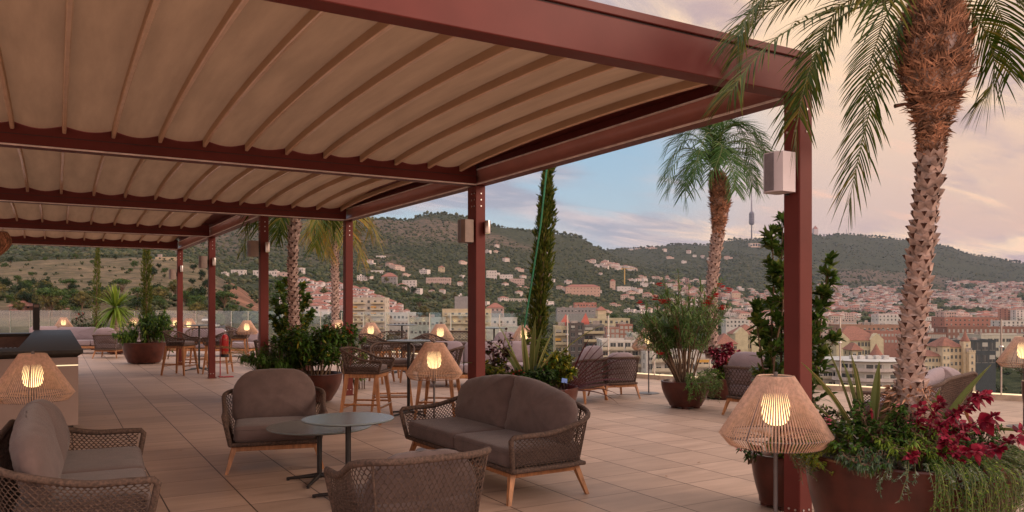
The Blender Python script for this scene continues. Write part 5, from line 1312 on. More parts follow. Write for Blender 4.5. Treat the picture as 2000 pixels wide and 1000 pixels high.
# ------------------------------------------------------------------ terrain: hills and city ground
def near(z): return ('z', z)
T_ = [  # (px, [(depth, picture height of the ground there | ('z', metres))...])
 (-1400, [(60, near(-30)), (200, near(-12)), (500, 520), (900, 470), (1800, 430), (2600, 400), (6000, 540)]),
 (-300, [(60, near(-26)), (120, near(-17)), (230, 600), (330, 560), (430, 520), (520, 507), (640, 512), (1100, 470), (1900, 405), (2600, 395), (6000, 540)]),
 (0, [(60, near(-26)), (120, near(-17)), (230, 601), (330, 558), (430, 524), (520, 512), (640, 508), (1100, 475), (1900, 405), (2600, 395), (6000, 540)]),
 (120, [(60, near(-26)), (120, near(-18)), (230, 603), (330, 556), (430, 518), (520, 504), (640, 512), (1100, 475), (1900, 408), (2600, 398), (6000, 540)]),
 (260, [(60, near(-26)), (120, near(-19)), (230, 606), (330, 560), (430, 520), (520, 503), (640, 512), (1100, 474), (1900, 412), (2600, 400), (6000, 540)]),
 (380, [(60, near(-26)), (120, near(-21)), (230, 610), (330, 568), (430, 532), (520, 513), (640, 524), (1000, 505), (1700, 445), (2300, 414), (6000, 540)]),
 (450, [(60, near(-28)), (140, near(-23)), (260, 614), (340, 586), (430, 560), (520, 548), (640, 560), (900, 538), (1500, 475), (2200, 420), (6000, 540)]),
 (520, [(60, near(-30)), (150, near(-27)), (280, 626), (360, 606), (460, 596), (560, 590), (700, 572), (900, 540), (1450, 480), (2200, 424), (6000, 540)]),
 (640, [(60, near(-34)), (200, near(-33)), (330, 655), (480, 640), (600, 610), (760, 585), (950, 556), (1200, 525), (1600, 475), (2200, 426), (2600, 440), (6000, 560)]),
 (740, [(60, near(-38)), (250, near(-37)), (400, 680), (540, 630), (680, 600), (850, 575), (1050, 545), (1300, 520), (1700, 470), (2300, 430), (2700, 450), (6000, 560)]),
 (800, [(60, near(-40)), (250, near(-39)), (420, 690), (560, 640), (720, 605), (900, 580), (1100, 552), (1350, 525), (1750, 470), (2350, 430), (2800, 450), (6000, 560)]),
 (830, [(60, near(-40)), (250, near(-40)), (430, 692), (580, 640), (740, 606), (900, 585), (1120, 555), (1380, 525), (1800, 468), (2400, 422), (2800, 450), (6000, 560)]),
 (870, [(60, near(-41)), (260, near(-41)), (440, 694), (600, 640), (780, 606), (950, 582), (1150, 555), (1450, 522), (1850, 465), (2450, 419), (2800, 450), (6000, 560)]),
 (910, [(60, near(-42)), (260, near(-42)), (450, 696), (640, 636), (820, 604), (1000, 580), (1200, 556), (1500, 522), (1900, 468), (2500, 424), (2900, 455), (6000, 560)]),
 (950, [(60, near(-42)), (260, near(-42)), (450, 696), (660, 634), (850, 604), (1050, 578), (1300, 552), (1600, 520), (2000, 472), (2550, 438), (3000, 465), (6000, 560)]),
 (1040, [(60, near(-43)), (280, near(-43)), (460, 697), (700, 632), (900, 604), (1150, 578), (1400, 552), (1700, 525), (2100, 482), (2650, 449), (3200, 475), (6000, 560)]),
 (1130, [(60, near(-44)), (280, near(-44)), (470, 697), (720, 632), (950, 604), (1200, 580), (1500, 552), (1850, 525), (2250, 490), (2750, 464), (3200, 480), (4200, 497), (6000, 560)]),
 (1170, [(60, near(-44)), (300, near(-44)), (480, 697), (740, 632), (960, 605), (1250, 580), (1550, 553), (1900, 526), (2300, 500), (2800, 480), (3300, 490), (4200, 493), (6000, 560)]),
 (1220, [(60, near(-45)), (300, near(-45)), (480, 697), (750, 632), (980, 606), (1300, 582), (1650, 555), (2000, 530), (2500, 512), (3000, 503), (3600, 500), (4300, 489), (6000, 560)]),
 (1290, [(60, near(-46)), (300, near(-46)), (480, 698), (760, 634), (1000, 608), (1350, 586), (1750, 562), (2300, 540), (2900, 520), (3500, 505), (4300, 486), (6000, 560)]),
 (1370, [(60, near(-46)), (320, near(-46)), (500, 698), (800, 636), (1100, 610), (1500, 590), (2000, 570), (2600, 545), (3200, 520), (3800, 498), (4400, 478), (6000, 560)]),
 (1440, [(60, near(-47)), (330, near(-47)), (520, 696), (850, 638), (1200, 612), (1700, 592), (2300, 570), (2900, 540), (3500, 510), (4100, 482), (4600, 469), (6000, 560)]),
 (1500, [(60, near(-47)), (330, near(-47)), (540, 694), (900, 638), (1300, 612), (1800, 594), (2500, 572), (3000, 545), (3600, 512), (4200, 478), (4700, 464), (6000, 560)]),
 (1600, [(60, near(-48)), (350, near(-48)), (560, 694), (950, 640), (1400, 612), (2000, 590), (2700, 565), (3100, 545), (3600, 515), (4200, 475), (4700, 455), (6000, 560)]),
 (1680, [(60, near(-48)), (350, near(-48)), (560, 694), (1000, 640), (1500, 610), (2100, 588), (2800, 562), (3100, 540), (3350, 522), (3600, 520), (4200, 485), (4700, 463), (6000, 560)]),
 (1770, [(60, near(-48)), (350, near(-48)), (560, 694), (1000, 640), (1500, 611), (2100, 589), (2800, 564), (3300, 545), (3800, 515), (4300, 492), (4800, 474), (6000, 560)]),
 (1830, [(60, near(-48)), (350, near(-48)), (560, 694), (1000, 640), (1500, 611), (2200, 588), (2900, 564), (3400, 545), (3900, 522), (4400, 498), (4900, 482), (6000, 560)]),
 (1900, [(60, near(-48)), (350, near(-48)), (560, 694), (1000, 640), (1600, 610), (2300, 586), (3000, 560), (3500, 545), (4000, 528), (4400, 510), (4900, 496), (6000, 565)]),
 (2000, [(60, near(-48)), (350, near(-48)), (560, 694), (1000, 640), (1600, 610), (2300, 585), (3000, 558), (3600, 545), (4100, 532), (4500, 520), (5000, 512), (6000, 570)]),
 (2300, [(60, near(-48)), (350, near(-48)), (560, 694), (1000, 642), (1600, 612), (2400, 588), (3200, 570), (4000, 556), (5000, 545), (6000, 575)]),
 (3400, [(60, near(-48)), (350, near(-48)), (1000, 645), (1600, 618), (3000, 600), (6000, 590)]),
]
def colz(col, d):
    L_ = col[1]; P = []
    for dd, v in L_: P.append((dd, v[1] if isinstance(v, tuple) else ZP(v, dd)))
    if d <= P[0][0]: return P[0][1]
    for i in range(len(P)-1):
        if d <= P[i+1][0]:
            t = (d-P[i][0])/(P[i+1][0]-P[i][0]); p0 = P[max(i-1, 0)]; p1 = P[i]; p2 = P[i+1]; p3 = P[min(i+2, len(P)-1)]
            h = p2[0]-p1[0]
            def sl(a, b): return (b[1]-a[1])/max(b[0]-a[0], 1e-6)
            s0, s1, s2 = sl(p0, p1) if i else sl(p1, p2), sl(p1, p2), sl(p2, p3) if i < len(P)-2 else sl(p1, p2)
            m1 = 0 if s0*s1 <= 0 else 2*s0*s1/(s0+s1); m2 = 0 if s1*s2 <= 0 else 2*s1*s2/(s1+s2)
            t2, t3 = t*t, t*t*t
            return (2*t3-3*t2+1)*p1[1] + (t3-2*t2+t)*h*m1 + (-2*t3+3*t2)*p2[1] + (t3-t2)*h*m2
    return P[-1][1]
def ground(px, d, fine=True):
    c = T_
    if px <= c[0][0]: z = colz(c[0], d)
    elif px >= c[-1][0]: z = colz(c[-1], d)
    else:
        for i in range(len(c)-1):
            if px <= c[i+1][0]:
                t = (px-c[i][0])/(c[i+1][0]-c[i][0]); z = lerp(colz(c[i], d), colz(c[i+1], d), smooth(t)*.5+t*.5); break
    if fine:
        p = W(px, d); s = min(1, max(0, (z+36)/60))
        a = min(d, 3500)
        if z > -20:
            z += s*a*.011*noise.fractal(Vector((p.x/(a*.10+60), p.y/(a*.10+60), 3.3)), 1.0, 2.0, 4)*(.85 if d > 2600 else .6)
            z -= s*a*.006*abs(noise.noise(Vector((p.x/330, p.y/330, 1.3))))
    return z
mb = MB(); NA, NR = 330, 150; d0, d1 = 42, 6000
ds = [d0*(d1/d0)**(j/NR) for j in range(NR+1)]; pxs = [-1500 + 5000*i/NA for i in range(NA+1)]
dry = []; soil = []
for d in ds:
    for px in pxs:
        z = ground(px, d); mb.v.append(tuple(W(px, d, z)))
        left = smooth((470-px)/70)*smooth((d-190)/60)*smooth((590-d)/50)
        slope2 = smooth((d-640)/120)*smooth((2300-d)/300)*smooth((900-px)/200)*.38*smooth((z-25)/60)
        brown = smooth((1160-px)/100)*smooth((z-120)/60)*smooth((px-640)/100)*smooth((2300-d)/200)*.5
        far = smooth((px-1600)/60)*smooth((d-2900)/150)*smooth((3700-d)/200)*.45
        if px < 640 and d > 640: slope2 *= .8
        dry.append(max(left, slope2, brown, far))
        soil.append(smooth((px-425)/30)*smooth((520-px)/25)*smooth((d-300)/60)*smooth((640-d)/60) + smooth((px-108)/10)*smooth((160-px)/10)*smooth((d-225)/15)*smooth((290-d)/20))
for j in range(NR):
    for i in range(NA):
        a = j*(NA+1)+i; mb.f.append((a, a+1, a+NA+2, a+NA+1)); mb.m.append(0)
def terrainmat():
    m = bpy.data.materials.new('hillside'); T = NT(m)
    out = T.n('ShaderNodeOutputMaterial'); b = T.n('ShaderNodeBsdfPrincipled', Roughness=.95); b.inputs['Specular IOR Level'].default_value = .1
    tc = T.n('ShaderNodeTexCoord'); at = T.n('ShaderNodeAttribute', _attribute_name='dryness')
    def nz(s, det=5, rg=.6, loc=(0, 0, 0)):
        mp = T.n('ShaderNodeMapping'); mp.inputs['Location'].default_value = loc; T.l(tc.outputs['Object'], mp.inputs[0])
        n = T.n('ShaderNodeTexNoise', Scale=s, Detail=det, Roughness=rg); T.l(mp.outputs[0], n.inputs['Vector']); return n.outputs['Fac']
    def ramp(f, st):
        cr = T.n('ShaderNodeValToRGB'); e = cr.color_ramp.elements
        e[0].position, e[0].color = st[0][0], c4(st[0][1]); e[1].position, e[1].color = st[-1][0], c4(st[-1][1])
        for p, c in st[1:-1]: q = e.new(p); q.color = c4(c)
        T.l(f, cr.inputs[0]); return cr.outputs[0]
    def mx(f, a, bb):
        n = T.n('ShaderNodeMixRGB'); T.l(f, n.inputs[0]); T.l(a, n.inputs[1]); T.l(bb, n.inputs[2]); return n.outputs[0]
    def mt(op, a, bb):
        n = T.n('ShaderNodeMath', _operation=op, _use_clamp=True)
        for i, q in enumerate((a, bb)):
            if hasattr(q, 'is_linked'): T.l(q, n.inputs[i])
            else: n.inputs[i].default_value = q
        return n.outputs[0]
    forest = ramp(nz(.09, 6, .8), [(.36, (.012, .018, .008)), (.5, (.036, .044, .019)), (.64, (.085, .08, .040))])
    scrub = ramp(nz(.07, 7, .8, (50, 0, 0)), [(.38, (.035, .035, .020)), (.5, (.10, .075, .050)), (.64, (.19, .13, .085))])
    grass = ramp(nz(.12, 7, .7, (0, 90, 0)), [(.34, (.10, .085, .035)), (.5, (.25, .20, .09)), (.64, (.38, .32, .15))])
    big = nz(.006, 4, .6); med = nz(.03, 5, .65, (20, 10, 0))
    f1 = mt('MULTIPLY', mt('SUBTRACT', mt('ADD', mt('MULTIPLY', big, .8), mt('MULTIPLY', at.outputs['Fac'], .75)), .52), 5)
    col = mx(f1, forest, scrub)
    f2 = mt('MULTIPLY', mt('SUBTRACT', mt('ADD', mt('MULTIPLY', med, .5), at.outputs['Fac']), .95), 4)
    col = mx(f2, col, grass)
    a2_ = T.n('ShaderNodeAttribute', _attribute_name='soil')
    earth = ramp(nz(.08, 6, .8, (9, 9, 0)), [(.38, (.10, .055, .035)), (.62, (.30, .15, .095))])
    f3 = mt('MULTIPLY', mt('SUBTRACT', mt('ADD', mt('MULTIPLY', med, .6), a2_.outputs['Fac']), .80), 5)
    col = mx(f3, col, earth)
    T.l(col, b.inputs['Base Color'])
    bp = T.n('ShaderNodeBump', Strength=.6, Distance=3); T.l(nz(.15, 5), bp.inputs['Height']); T.l(bp.outputs[0], b.inputs['Normal'])
    T.l(b.outputs[0], out.inputs[0]); return m
hills = mb.build('hills', terrainmat(), sm=180); hills['kind'] = 'structure'
at = hills.data.attributes.new('dryness', 'FLOAT', 'POINT'); at.data.foreach_set('value', dry)
at = hills.data.attributes.new('soil', 'FLOAT', 'POINT'); at.data.foreach_set('value', soil)

# ------------------------------------------------------------------ trees and woodland
def ico():
    bm = bmesh.new(); bmesh.ops.create_icosphere(bm, subdivisions=1, radius=1); v = [x.co.copy() for x in bm.verts]; f = [[x.index for x in q.verts] for q in bm.faces]; bm.free(); return v, f
IV, IF = ico()
M['wood1'] = leafmat('woodland_crowns', (.022, .034, .014), (.048, .060, .024), (.10, .095, .045), rough=.9, trans=.0)
M['tree1'] = leafmat('tree_crown_green', (.022, .050, .012), (.055, .095, .022), (.10, .12, .03), rough=.8, trans=.1)
M['tree2'] = leafmat('tree_crown_olive', (.05, .055, .018), (.11, .10, .03), (.17, .13, .04), rough=.8, trans=.1)
M['tree3'] = leafmat('tree_crown_dark', (.010, .022, .008), (.025, .042, .014), rough=.85, trans=.05)
def clump(mb, c, r, rr, sq=.75, mi=0):
    o = len(mb.v); ph = rr.uniform(0, 9)
    for v in IV:
        k = r*(.78+.44*rr.random()); mb.v.append((c[0]+v.x*k, c[1]+v.y*k, c[2]+v.z*k*sq))
    for f in IF: mb.f.append(tuple(i+o for i in f)); mb.m.append(mi)
rr = random.Random(2024); wd = MB(); cnt = 0
import numpy as np
built = []
def forest_density(px, d, z):
    if d < 300: return .55 if px > 560 else .25
    if px < 430 and d < 640: return .045 if d > 330 else .14
    if px < 620 and 300 < d < 640: return .10
    if px > 1480 and d < 2900: return .18
    k = 1.0
    if px > 1600 and 2900 < d < 3600: k = .55
    if px < 620 and d > 700: k = .42
    p = W(px, d); n = noise.noise(Vector((p.x/260, p.y/260, 5)))
    hi = smooth((z-130)/80)*smooth((1180-px)/150)*.45
    return k*(.80 + .7*n - hi)
CL = []
def clumps_np(CL, name, seed):
    rg = np.random.default_rng(seed); n = len(CL); A = np.array(CL, dtype=np.float32)
    iv = np.array([tuple(v) for v in IV], dtype=np.float32); nf = np.array(IF, dtype=np.int32); nv = len(iv)
    ang = rg.uniform(0, 6.28, n); c, s_ = np.cos(ang), np.sin(ang)
    V = np.repeat(iv[None], n, 0); k = rg.uniform(.72, 1.22, (n, nv, 1)); V = V*k
    X = V[..., 0]*c[:, None] - V[..., 1]*s_[:, None]; Y = V[..., 0]*s_[:, None] + V[..., 1]*c[:, None]
    V = np.stack([X, Y, V[..., 2]*A[:, 4:5]], -1)*A[:, 3:4, None] + A[:, None, :3]
    F_ = (nf[None] + (np.arange(n)*nv)[:, None, None]).reshape(-1).astype(np.int32)
    me = bpy.data.meshes.new(name); me.vertices.add(n*nv); me.vertices.foreach_set('co', V.reshape(-1)); nt_ = len(F_)//3
    me.loops.add(len(F_)); me.loops.foreach_set('vertex_index', F_); me.polygons.add(nt_); me.polygons.foreach_set('loop_start', np.arange(0, len(F_), 3, dtype=np.int32)); me.polygons.foreach_set('loop_total', np.full(nt_, 3, dtype=np.int32))
    me.materials.append(M['wood1']); me.update(); me.validate(); o = bpy.data.objects.new(name, me); COL.objects.link(o); return o
for k in range(125000):
    px = rr.uniform(-250, 2250); u = rr.random(); d = 230*(5000/230)**(u**.80)
    z = ground(px, d)
    if rr.random() > forest_density(px, d, z): continue
    r = rr.uniform(1.7, 3.7)*(1+.5*smooth((d-1800)/1500))*(1.0 if d > 500 else .8)*(1.25 if rr.random() < .1 else 1)
    p = W(px, d, z + r*.35)
    if d < 800:
        if px < 430 and d > 300: r *= rr.uniform(.25, .6)
        elif rr.random() < .70: continue
        else: r *= 1.2
        for q in range(11):
            v = rnd(rr); f = rr.uniform(.4, .85); CL.append((p.x+v.x*r*f, p.y+v.y*r*f, p.z+v.z*r*f*.6, r*rr.uniform(.24, .42), rr.uniform(.6, 1)))
    else: CL.append((p.x, p.y, p.z, r, rr.uniform(.6, 1.0)))
    cnt += 1
# trees standing along the ridge lines
def crest_d(px):
    best = (9999, 0)
    for d in range(700, 5200, 50):
        y = HZ - (ground(px, d)-CAMZ)/d*FPX
        if y < best[0]: best = (y, d)
    return best[1]
px = 430
while px < 2100:
    d = crest_d(px)
    for q in range(2):
        r = rr.uniform(2.2, 5.5)*(d/2400)**.5; p = W(px+rr.uniform(-2, 2), d + rr.uniform(-25, 25)); CL.append((p.x, p.y, ground(px, d)+r*rr.uniform(.2, 1.1), r, rr.uniform(.7, 1.2)))
    px += rr.uniform(2.5, 7)
o = clumps_np(CL, 'woodland', 4); tag(o, 'evergreen woodland covering the hillsides behind the city', 'woodland', None, 'stuff')

def tree_proto(name, label, cm, seed, H=9, R=4, crown=(.35, 1), n=900, leaf=.55, grp='trees among the houses below the terrace', flat=.8, lobes=12):
    rr = random.Random(seed); t = thing(name, label, 'tree', (0, 0, 0), 0, grp); m = MB()
    m.tube([(0, 0, -1), (.1, 0, H*.3), (0, .1, H*.7)], [R*.07, R*.05, R*.02], 7)
    cs = []
    for k in range(lobes):
        a = k*2.4; f = (k/lobes)**.5; c = Vector((math.cos(a)*R*.72*f, math.sin(a)*R*.72*f, H*(lerp(crown[0]+.15, crown[1]-.12, rr.random()) - .12*f))); cs.append((c, R*rr.uniform(.30, .46)))
        m.tube([(0, 0, H*.3), tuple(c*.6+UP*H*.12), tuple(c)], [R*.03, R*.02, R*.008], 4, cap=False)
    m.build('trunk', M['stem'], t); lf = MB()
    for k in range(n):
        c, r = cs[rr.randrange(lobes)]; v = rnd(rr); p = c + Vector((v.x, v.y, v.z*flat))*r*rr.uniform(.65, 1.05)
        d = (v + rnd(rr)*.8).normalized(); lf.leaf(p, d, rnd(rr), leaf*rr.uniform(.6, 1.3), leaf*.6, .2, 2)
    for c, r in cs: clump(lf, c, r*.62, rr, flat)
    lf.build('crown', M[cm], t); return t
protos = [tree_proto('broadleaf_tree', 'x', 'tree1', 1), tree_proto('broadleaf_tree', 'x', 'tree2', 2, H=10, R=4.5), tree_proto('evergreen_tree', 'x', 'tree3', 3, H=11, R=3.6, flat=1.2), tree_proto('pine_tree', 'x', 'tree1', 4, H=12, R=5.5, crown=(.62, 1), flat=.5)]
tl = ['round green tree among the houses below the terrace', 'olive coloured tree among the houses below the terrace', 'dark tall evergreen among the houses below the terrace', 'broad flat topped pine below the terrace']
used = [False]*4; KM = {}
for c in bpy.data.objects:
    if c.parent: KM.setdefault(c.parent.name, []).append(c)
def put_tree(k, px, d, s, label=None):
    z = ground(px, d)
    if not used[k]: o = protos[k]; used[k] = True
    else: o = copy_tree(protos[k], None, KM)
    o.location = W(px, d, z-.4); o.rotation_euler = (0, 0, rr.uniform(0, 6)); o.scale = (s, s, s*rr.uniform(.85, 1.15)); o['label'] = label or tl[k]; o['group'] = 'trees of the same kind: ' + ['round green', 'olive', 'dark tall', 'flat topped'][k]
ntree = 0
# big pines right below the terrace at the right
for px, d, s in ((1925, 215, 1.0), (1955, 235, 1.2), (1905, 250, .9), (1985, 230, 1.1), (1945, 195, .9), (1975, 260, 1.0), (2020, 240, 1.2), (1900, 205, .7), (1930, 180, .6), (1830, 300, .8), (1845, 310, .7)):
    put_tree(3, px, d, s); ntree += 1
for k in range(250):
    band = rr.random()
    if band < .22: px, d = rr.uniform(-50, 470), rr.uniform(215, 300)
    elif band < .55: px, d = rr.uniform(470, 1250), rr.uniform(560, 1000)
    elif band < .8: px, d = rr.uniform(1250, 2060), rr.uniform(620, 1300)
    else: px, d = rr.uniform(1500, 2080), rr.uniform(440, 640)
    if 620 < px < 1200 and d < 600: continue
    put_tree(rr.choice([0, 0, 1, 2, 3]), px, d, rr.uniform(.7, 1.25)*(.62 if px < 470 else 1)); ntree += 1
# bushes on the grassy hill, each one alone
for px, d in ((112, 500), (147, 505), (88, 455), (35, 350), (58, 470), (225, 470), (262, 420), (310, 430), (322, 400), (300, 370), (255, 395), (378, 440), (395, 400), (375, 360), (402, 350), (8, 420), (20, 440), (180, 440), (350, 480), (60, 380), (200, 505), (335, 350)):
    put_tree(2 if rr.random() < .6 else 0, px, d, rr.uniform(.32, .62), 'single dark bush standing on the dry grassy hill')
for o in bpy.data.objects:
    if o.get('label') == 'single dark bush standing on the dry grassy hill': o['group'] = 'dark bushes on the grassy hill'

# ------------------------------------------------------------------ buildings
WM = {}
def wallmat(c, key=None):
    key = key or tuple(c)
    if key not in WM: WM[key] = mat('wall_%d' % len(WM), c, rough=.85, var=.10, scale=.6, bump=.1, bscale=2)
    return WM[key]
M['rooftile'] = mat('roof_tiles', (.33, .135, .095), rough=.85, var=.3, scale=1.2, col2=(.22, .09, .065))
M['roofflat'] = mat('flat_roof', (.34, .27, .24), rough=.9, var=.2, scale=.4)
M['pane'] = mat('window_dark', (.035, .04, .045), rough=.15)
M['shut'] = mat('window_blind', (.42, .38, .34), rough=.6)
M['canopy'] = mat('balcony_awning', (.60, .30, .06), rough=.8)
def hip(m, x0, x1, y0, y1, z, h, ov=.5, mi=0):
    x0, x1, y0, y1 = x0-ov, x1+ov, y0-ov, y1+ov; w_, d_ = x1-x0, y1-y0
    i = min(w_, d_)/2; a = (x0+i, (y0+y1)/2, z+h) if w_ >= d_ else ((x0+x1)/2, y0+i, z+h); b = (x1-i, (y0+y1)/2, z+h) if w_ >= d_ else ((x0+x1)/2, y1-i, z+h)
    vs_ = [(x0, y0, z), (x1, y0, z), (x1, y1, z), (x0, y1, z), a, b]
    if w_ >= d_: f = [(0, 1, 5, 4), (1, 2, 5), (2, 3, 4, 5), (3, 0, 4)]
    else: f = [(0, 1, 4), (1, 2, 5, 4), (2, 3, 5), (3, 0, 4, 5)]
    m.add(vs_, f + [(3, 2, 1, 0)], mi)
def place(px, d, rot=0.0):
    return W(px, d), rad(-30) + rot
def building(name, label, px0, px1, ytop, ybase, d, dep=14, wall=(.42, .33, .24), floors=5, bays=6, roof='flat', rot=0., balc=(), win=(1.3, 1.5), roofh=3, parapet=.6, cat='building', awn=(), grp=None, extra=None, wmat='pane', side=2, band=None):
    """facade towards the terrace from picture column px0 to px1, standing d metres away"""
    pc = (px0+px1)/2
    if d >= 600 and ybase < 600 and cat not in ('wall',):      # stand it where the slope really is at that height
        prev = None
        for q in range(520, 4900, 15):
            y = HZ - (ground(pc, q)-CAMZ)/q*FPX
            if prev is not None and prev > ybase >= y: d = q; break
            prev = y
    p, rz = place(pc, d, rot); wdt = (px1-px0)/FPX*d; zt_ = ZP(ytop, d); zb = ZP(ybase, d); zb = min(zb, ground(pc, d)-1); H = zt_-zb
    vis = ZP(ytop, d) - ZP(ybase, d)
    t = thing(name, label, cat, (p.x, p.y, zb), rz, grp)
    m = MB(); x0, x1 = -wdt/2, wdt/2; m.box(x0, x1, 0, dep, 0, H)
    if roof == 'flat' and parapet:
        for a in ((x0, x1, -.12, .25), (x0, x1, dep-.25, dep+.12)): m.box(a[0]-.12, a[1]+.12, a[2], a[3], H+.002, H+parapet)
        m.box(x0-.12, x0+.25, .251, dep-.251, H+.002, H+parapet); m.box(x1-.25, x1+.12, .251, dep-.251, H+.002, H+parapet)
    m.build('wall', wallmat(wall), t)
    r_ = MB()
    if roof == 'hip': hip(r_, x0, x1, 0, dep, H+.01, roofh, .6); r_.build('roof', M['rooftile'], t)
    elif roof == 'cone': r_.lathe([(wdt*.62, H+.01), (wdt*.6, H+.3), (wdt*.3, H+roofh*.45), (0.01, H+roofh)], 12, (0, dep/2, 0)); r_.build('roof', M['rooftile'], t, sm=60)
    else:
        rq = random.Random(int(px0)); r_.box(x0+.3, x1-.3, .3, dep-.3, H+.004, H+.10)
        for q in range(max(1, int(wdt/9))):
            cx = rq.uniform(x0+2, x1-2); r_.box(cx-1.2, cx+1.2, dep*.4, dep*.4+2.4, H+.101, H+rq.uniform(.9, 2.2))
        r_.build('roof', M['roofflat'], t)
    fh = vis/floors if floors else 3; bw = wdt/max(bays, 1); nwin = 0
    for f in range(floors):
        z = H - fh*(f+1) + fh*.28
        if z < 0: break
        for b in range(bays):
            if nwin >= 92: break
            cx = x0 + bw*(b+.5); ww = min(win[0], bw*.75); wh = min(win[1], fh*.62)
            wn_ = MB(); wn_.box(cx-ww/2, cx+ww/2, -.03, .02, z, z+wh, 0); wn_.box(cx-ww/2-.1, cx+ww/2+.1, -.10, -.031, z-.14, z-.02, 1)
            wn_.box(cx-.04, cx+.04, -.05, -.031, z, z+wh, 1)
            if (b*7+f*3) % 5 == 0: wn_.box(cx-ww/2, cx+ww/2, -.06, -.051, z+wh*.45, z+wh, 1)
            wn_.build('window', [M[wmat], M['shut']], t); nwin += 1
        for (b0_, b1_) in balc:
            bb_ = MB(); xa, xb = x0+wdt*b0_, x0+wdt*b1_; bb_.box(xa, xb, -1.5, -.11, z-.55, z-.35, 0); bb_.box(xa, xb, -1.55, -1.45, z-.349, z+.45, 0)
            if f in awn: bb_.box(xa, xa+(xb-xa)*.4, -1.4, -1.3, z+.9, z+wh+.2, 1)
            bb_.build('balcony', [wallmat(band or (.52, .42, .32)), M['canopy']], t)
    if side:
        for f in range(min(floors, 6)):
            for b in range(side):
                if nwin > 98: break
                z = H - fh*(f+1) + fh*.28; cy = dep*(b+.5)/side
                for sx in (x0, x1):
                    if nwin > 98: break
                    wn_ = MB(); wn_.box(sx-.03, sx+.03, cy-.6, cy+.6, z, z+min(win[1], fh*.6)); wn_.build('window', M[wmat], t); nwin += 1
    if extra: extra(t, x0, x1, dep, H)
    built.append((pc, d, (px1-px0)/2)); return t
OCH, BEI, PNK, WHT, BRK, GRY, YEL = (.50, .39, .25), (.50, .43, .35), (.48, .34, .29), (.60, .53, .49), (.25, .115, .085), (.26, .24, .23), (.54, .44, .29)
def topbox(f0, f1, h, c=None, ro=False):
    def g(t, x0, x1, dep, H):
        m = MB(); a, b = lerp(x0, x1, f0), lerp(x0, x1, f1); m.box(a, b, 2, dep-2, H+.11, H+h); m.build('roof_house', wallmat(c or GRY), t)
        if ro: m = MB(); hip(m, a, b, 2, dep-2, H+h+.01, 2.2, .3); m.build('roof', M['rooftile'], t)
    return g
building('apartment_block', 'tall beige apartment block with ochre balconies right of the third post', 688, 752, 583, 668, 455, wall=BEI, floors=7, bays=5, balc=((.02, .40), (.58, .98)), awn=(1, 2, 4), dep=16, band=YEL, grp=None)
building('apartment_block', 'beige apartment block with wide windows left of the second post', 864, 958, 605, 680, 470, wall=YEL, floors=5, bays=7, balc=((.05, .95),), dep=16, extra=topbox(.25, .62, 8), band=YEL)
building('office_block', 'low pale office block between the two beige apartment blocks', 752, 806, 612, 680, 480, wall=WHT, floors=5, bays=7, dep=16)
building('office_block', 'low grey green building with planted roof behind the middle lamps', 800, 866, 622, 690, 440, wall=(.36, .38, .34), floors=4, bays=8, dep=14)
t = thing('dome_hall', 'low hall with a pale curved roof between the apartment blocks', 'building', (*W(828, 505).xy, ZP(640, 505)), rad(-30)); m = MB()
for k in range(15):
    a = PI*k/14; m.v += [(-13*math.cos(a)*1.0, 0, 3.9+2.6*math.sin(a)), (-13*math.cos(a), 24, 3.9+2.6*math.sin(a))]
for k in range(14): m.f.append((2*k, 2*k+2, 2*k+3, 2*k+1)); m.m.append(0)
m.f.append(tuple(2*k for k in reversed(range(15)))); m.m.append(0)
m.build('roof', wallmat((.55, .58, .60)), t, sm=60); m = MB(); m.box(-13, 13, .1, 24, -12, 3.9); m.build('wall', wallmat(GRY), t)
building('office_block', 'long pale green building right of the second post', 950, 1052, 640, 705, 420, wall=(.42, .42, .36), floors=4, bays=10, dep=14, wmat='shut')
building('apartment_block', 'light grey block behind the second post', 948, 1010, 622, 660, 520, wall=WHT, floors=3, bays=5, dep=14, extra=topbox(.2, .5, 5))
building('house', 'house with red hipped roof right of the second pergola post', 950, 984, 601, 618, 640, wall=PNK, floors=2, bays=4, roof='hip', dep=12, roofh=4)
# dark modern flats with pale balconies
building('apartment_block', 'dark brown brick tower block with pale balconies beyond the railing', 1112, 1140, 634, 745, 285, wall=(.10, .075, .07), floors=8, bays=2, dep=16, side=1)
building('apartment_block', 'left wing of pale balconies beside the dark brick tower block', 1084, 1112, 640, 745, 288, wall=YEL, floors=6, bays=2, balc=((0, 1),), dep=13, win=(3.6, 1.6), awn=(1,), band=OCH)
building('apartment_block', 'right wing of balconies and glass beside the dark brick tower block', 1140, 1180, 637, 750, 287, wall=(.20, .17, .16), floors=7, bays=2, balc=((0, 1),), dep=13, win=(5.2, 1.7), band=OCH)
for px, ya, yb, w_ in ((1105, 613, 640, 5.5), (1144, 611, 634, 4.2)):
    d = 300; t = thing('red_spire', 'pointed red roof fin rising %s the dark tower block' % ('left of' if px < 1120 else 'right above'), 'roof fin', (*W(px, d).xy, ZP(yb, d)-2), rad(-30)); h = ZP(ya, d)-ZP(yb, d)+2
    m = MB(); hw = w_*.22*.9; m.add([(-hw*2, -.8, 0), (hw*1.2, -.8, 0), (hw*1.2, .8, 0), (-hw*2, .8, 0), (-hw*2.2, -.7, h*.45), (hw*1.6, -.7, h*.45), (hw*1.6, .7, h*.45), (-hw*2.2, .7, h*.45), (0, 0, h)], [(3,2,1,0), (0,1,5,4), (1,2,6,5), (2,3,7,6), (3,0,4,7), (4,5,8), (5,6,8), (6,7,8), (7,4,8)]); m.build('fin', wallmat((.50, .12, .09)), t)
building('apartment_block', 'ochre stepped apartment block with a red roof top behind the flats', 1148, 1230, 624, 665, 430, wall=YEL, floors=4, bays=8, dep=16, extra=topbox(.25, .45, 5, YEL, True))
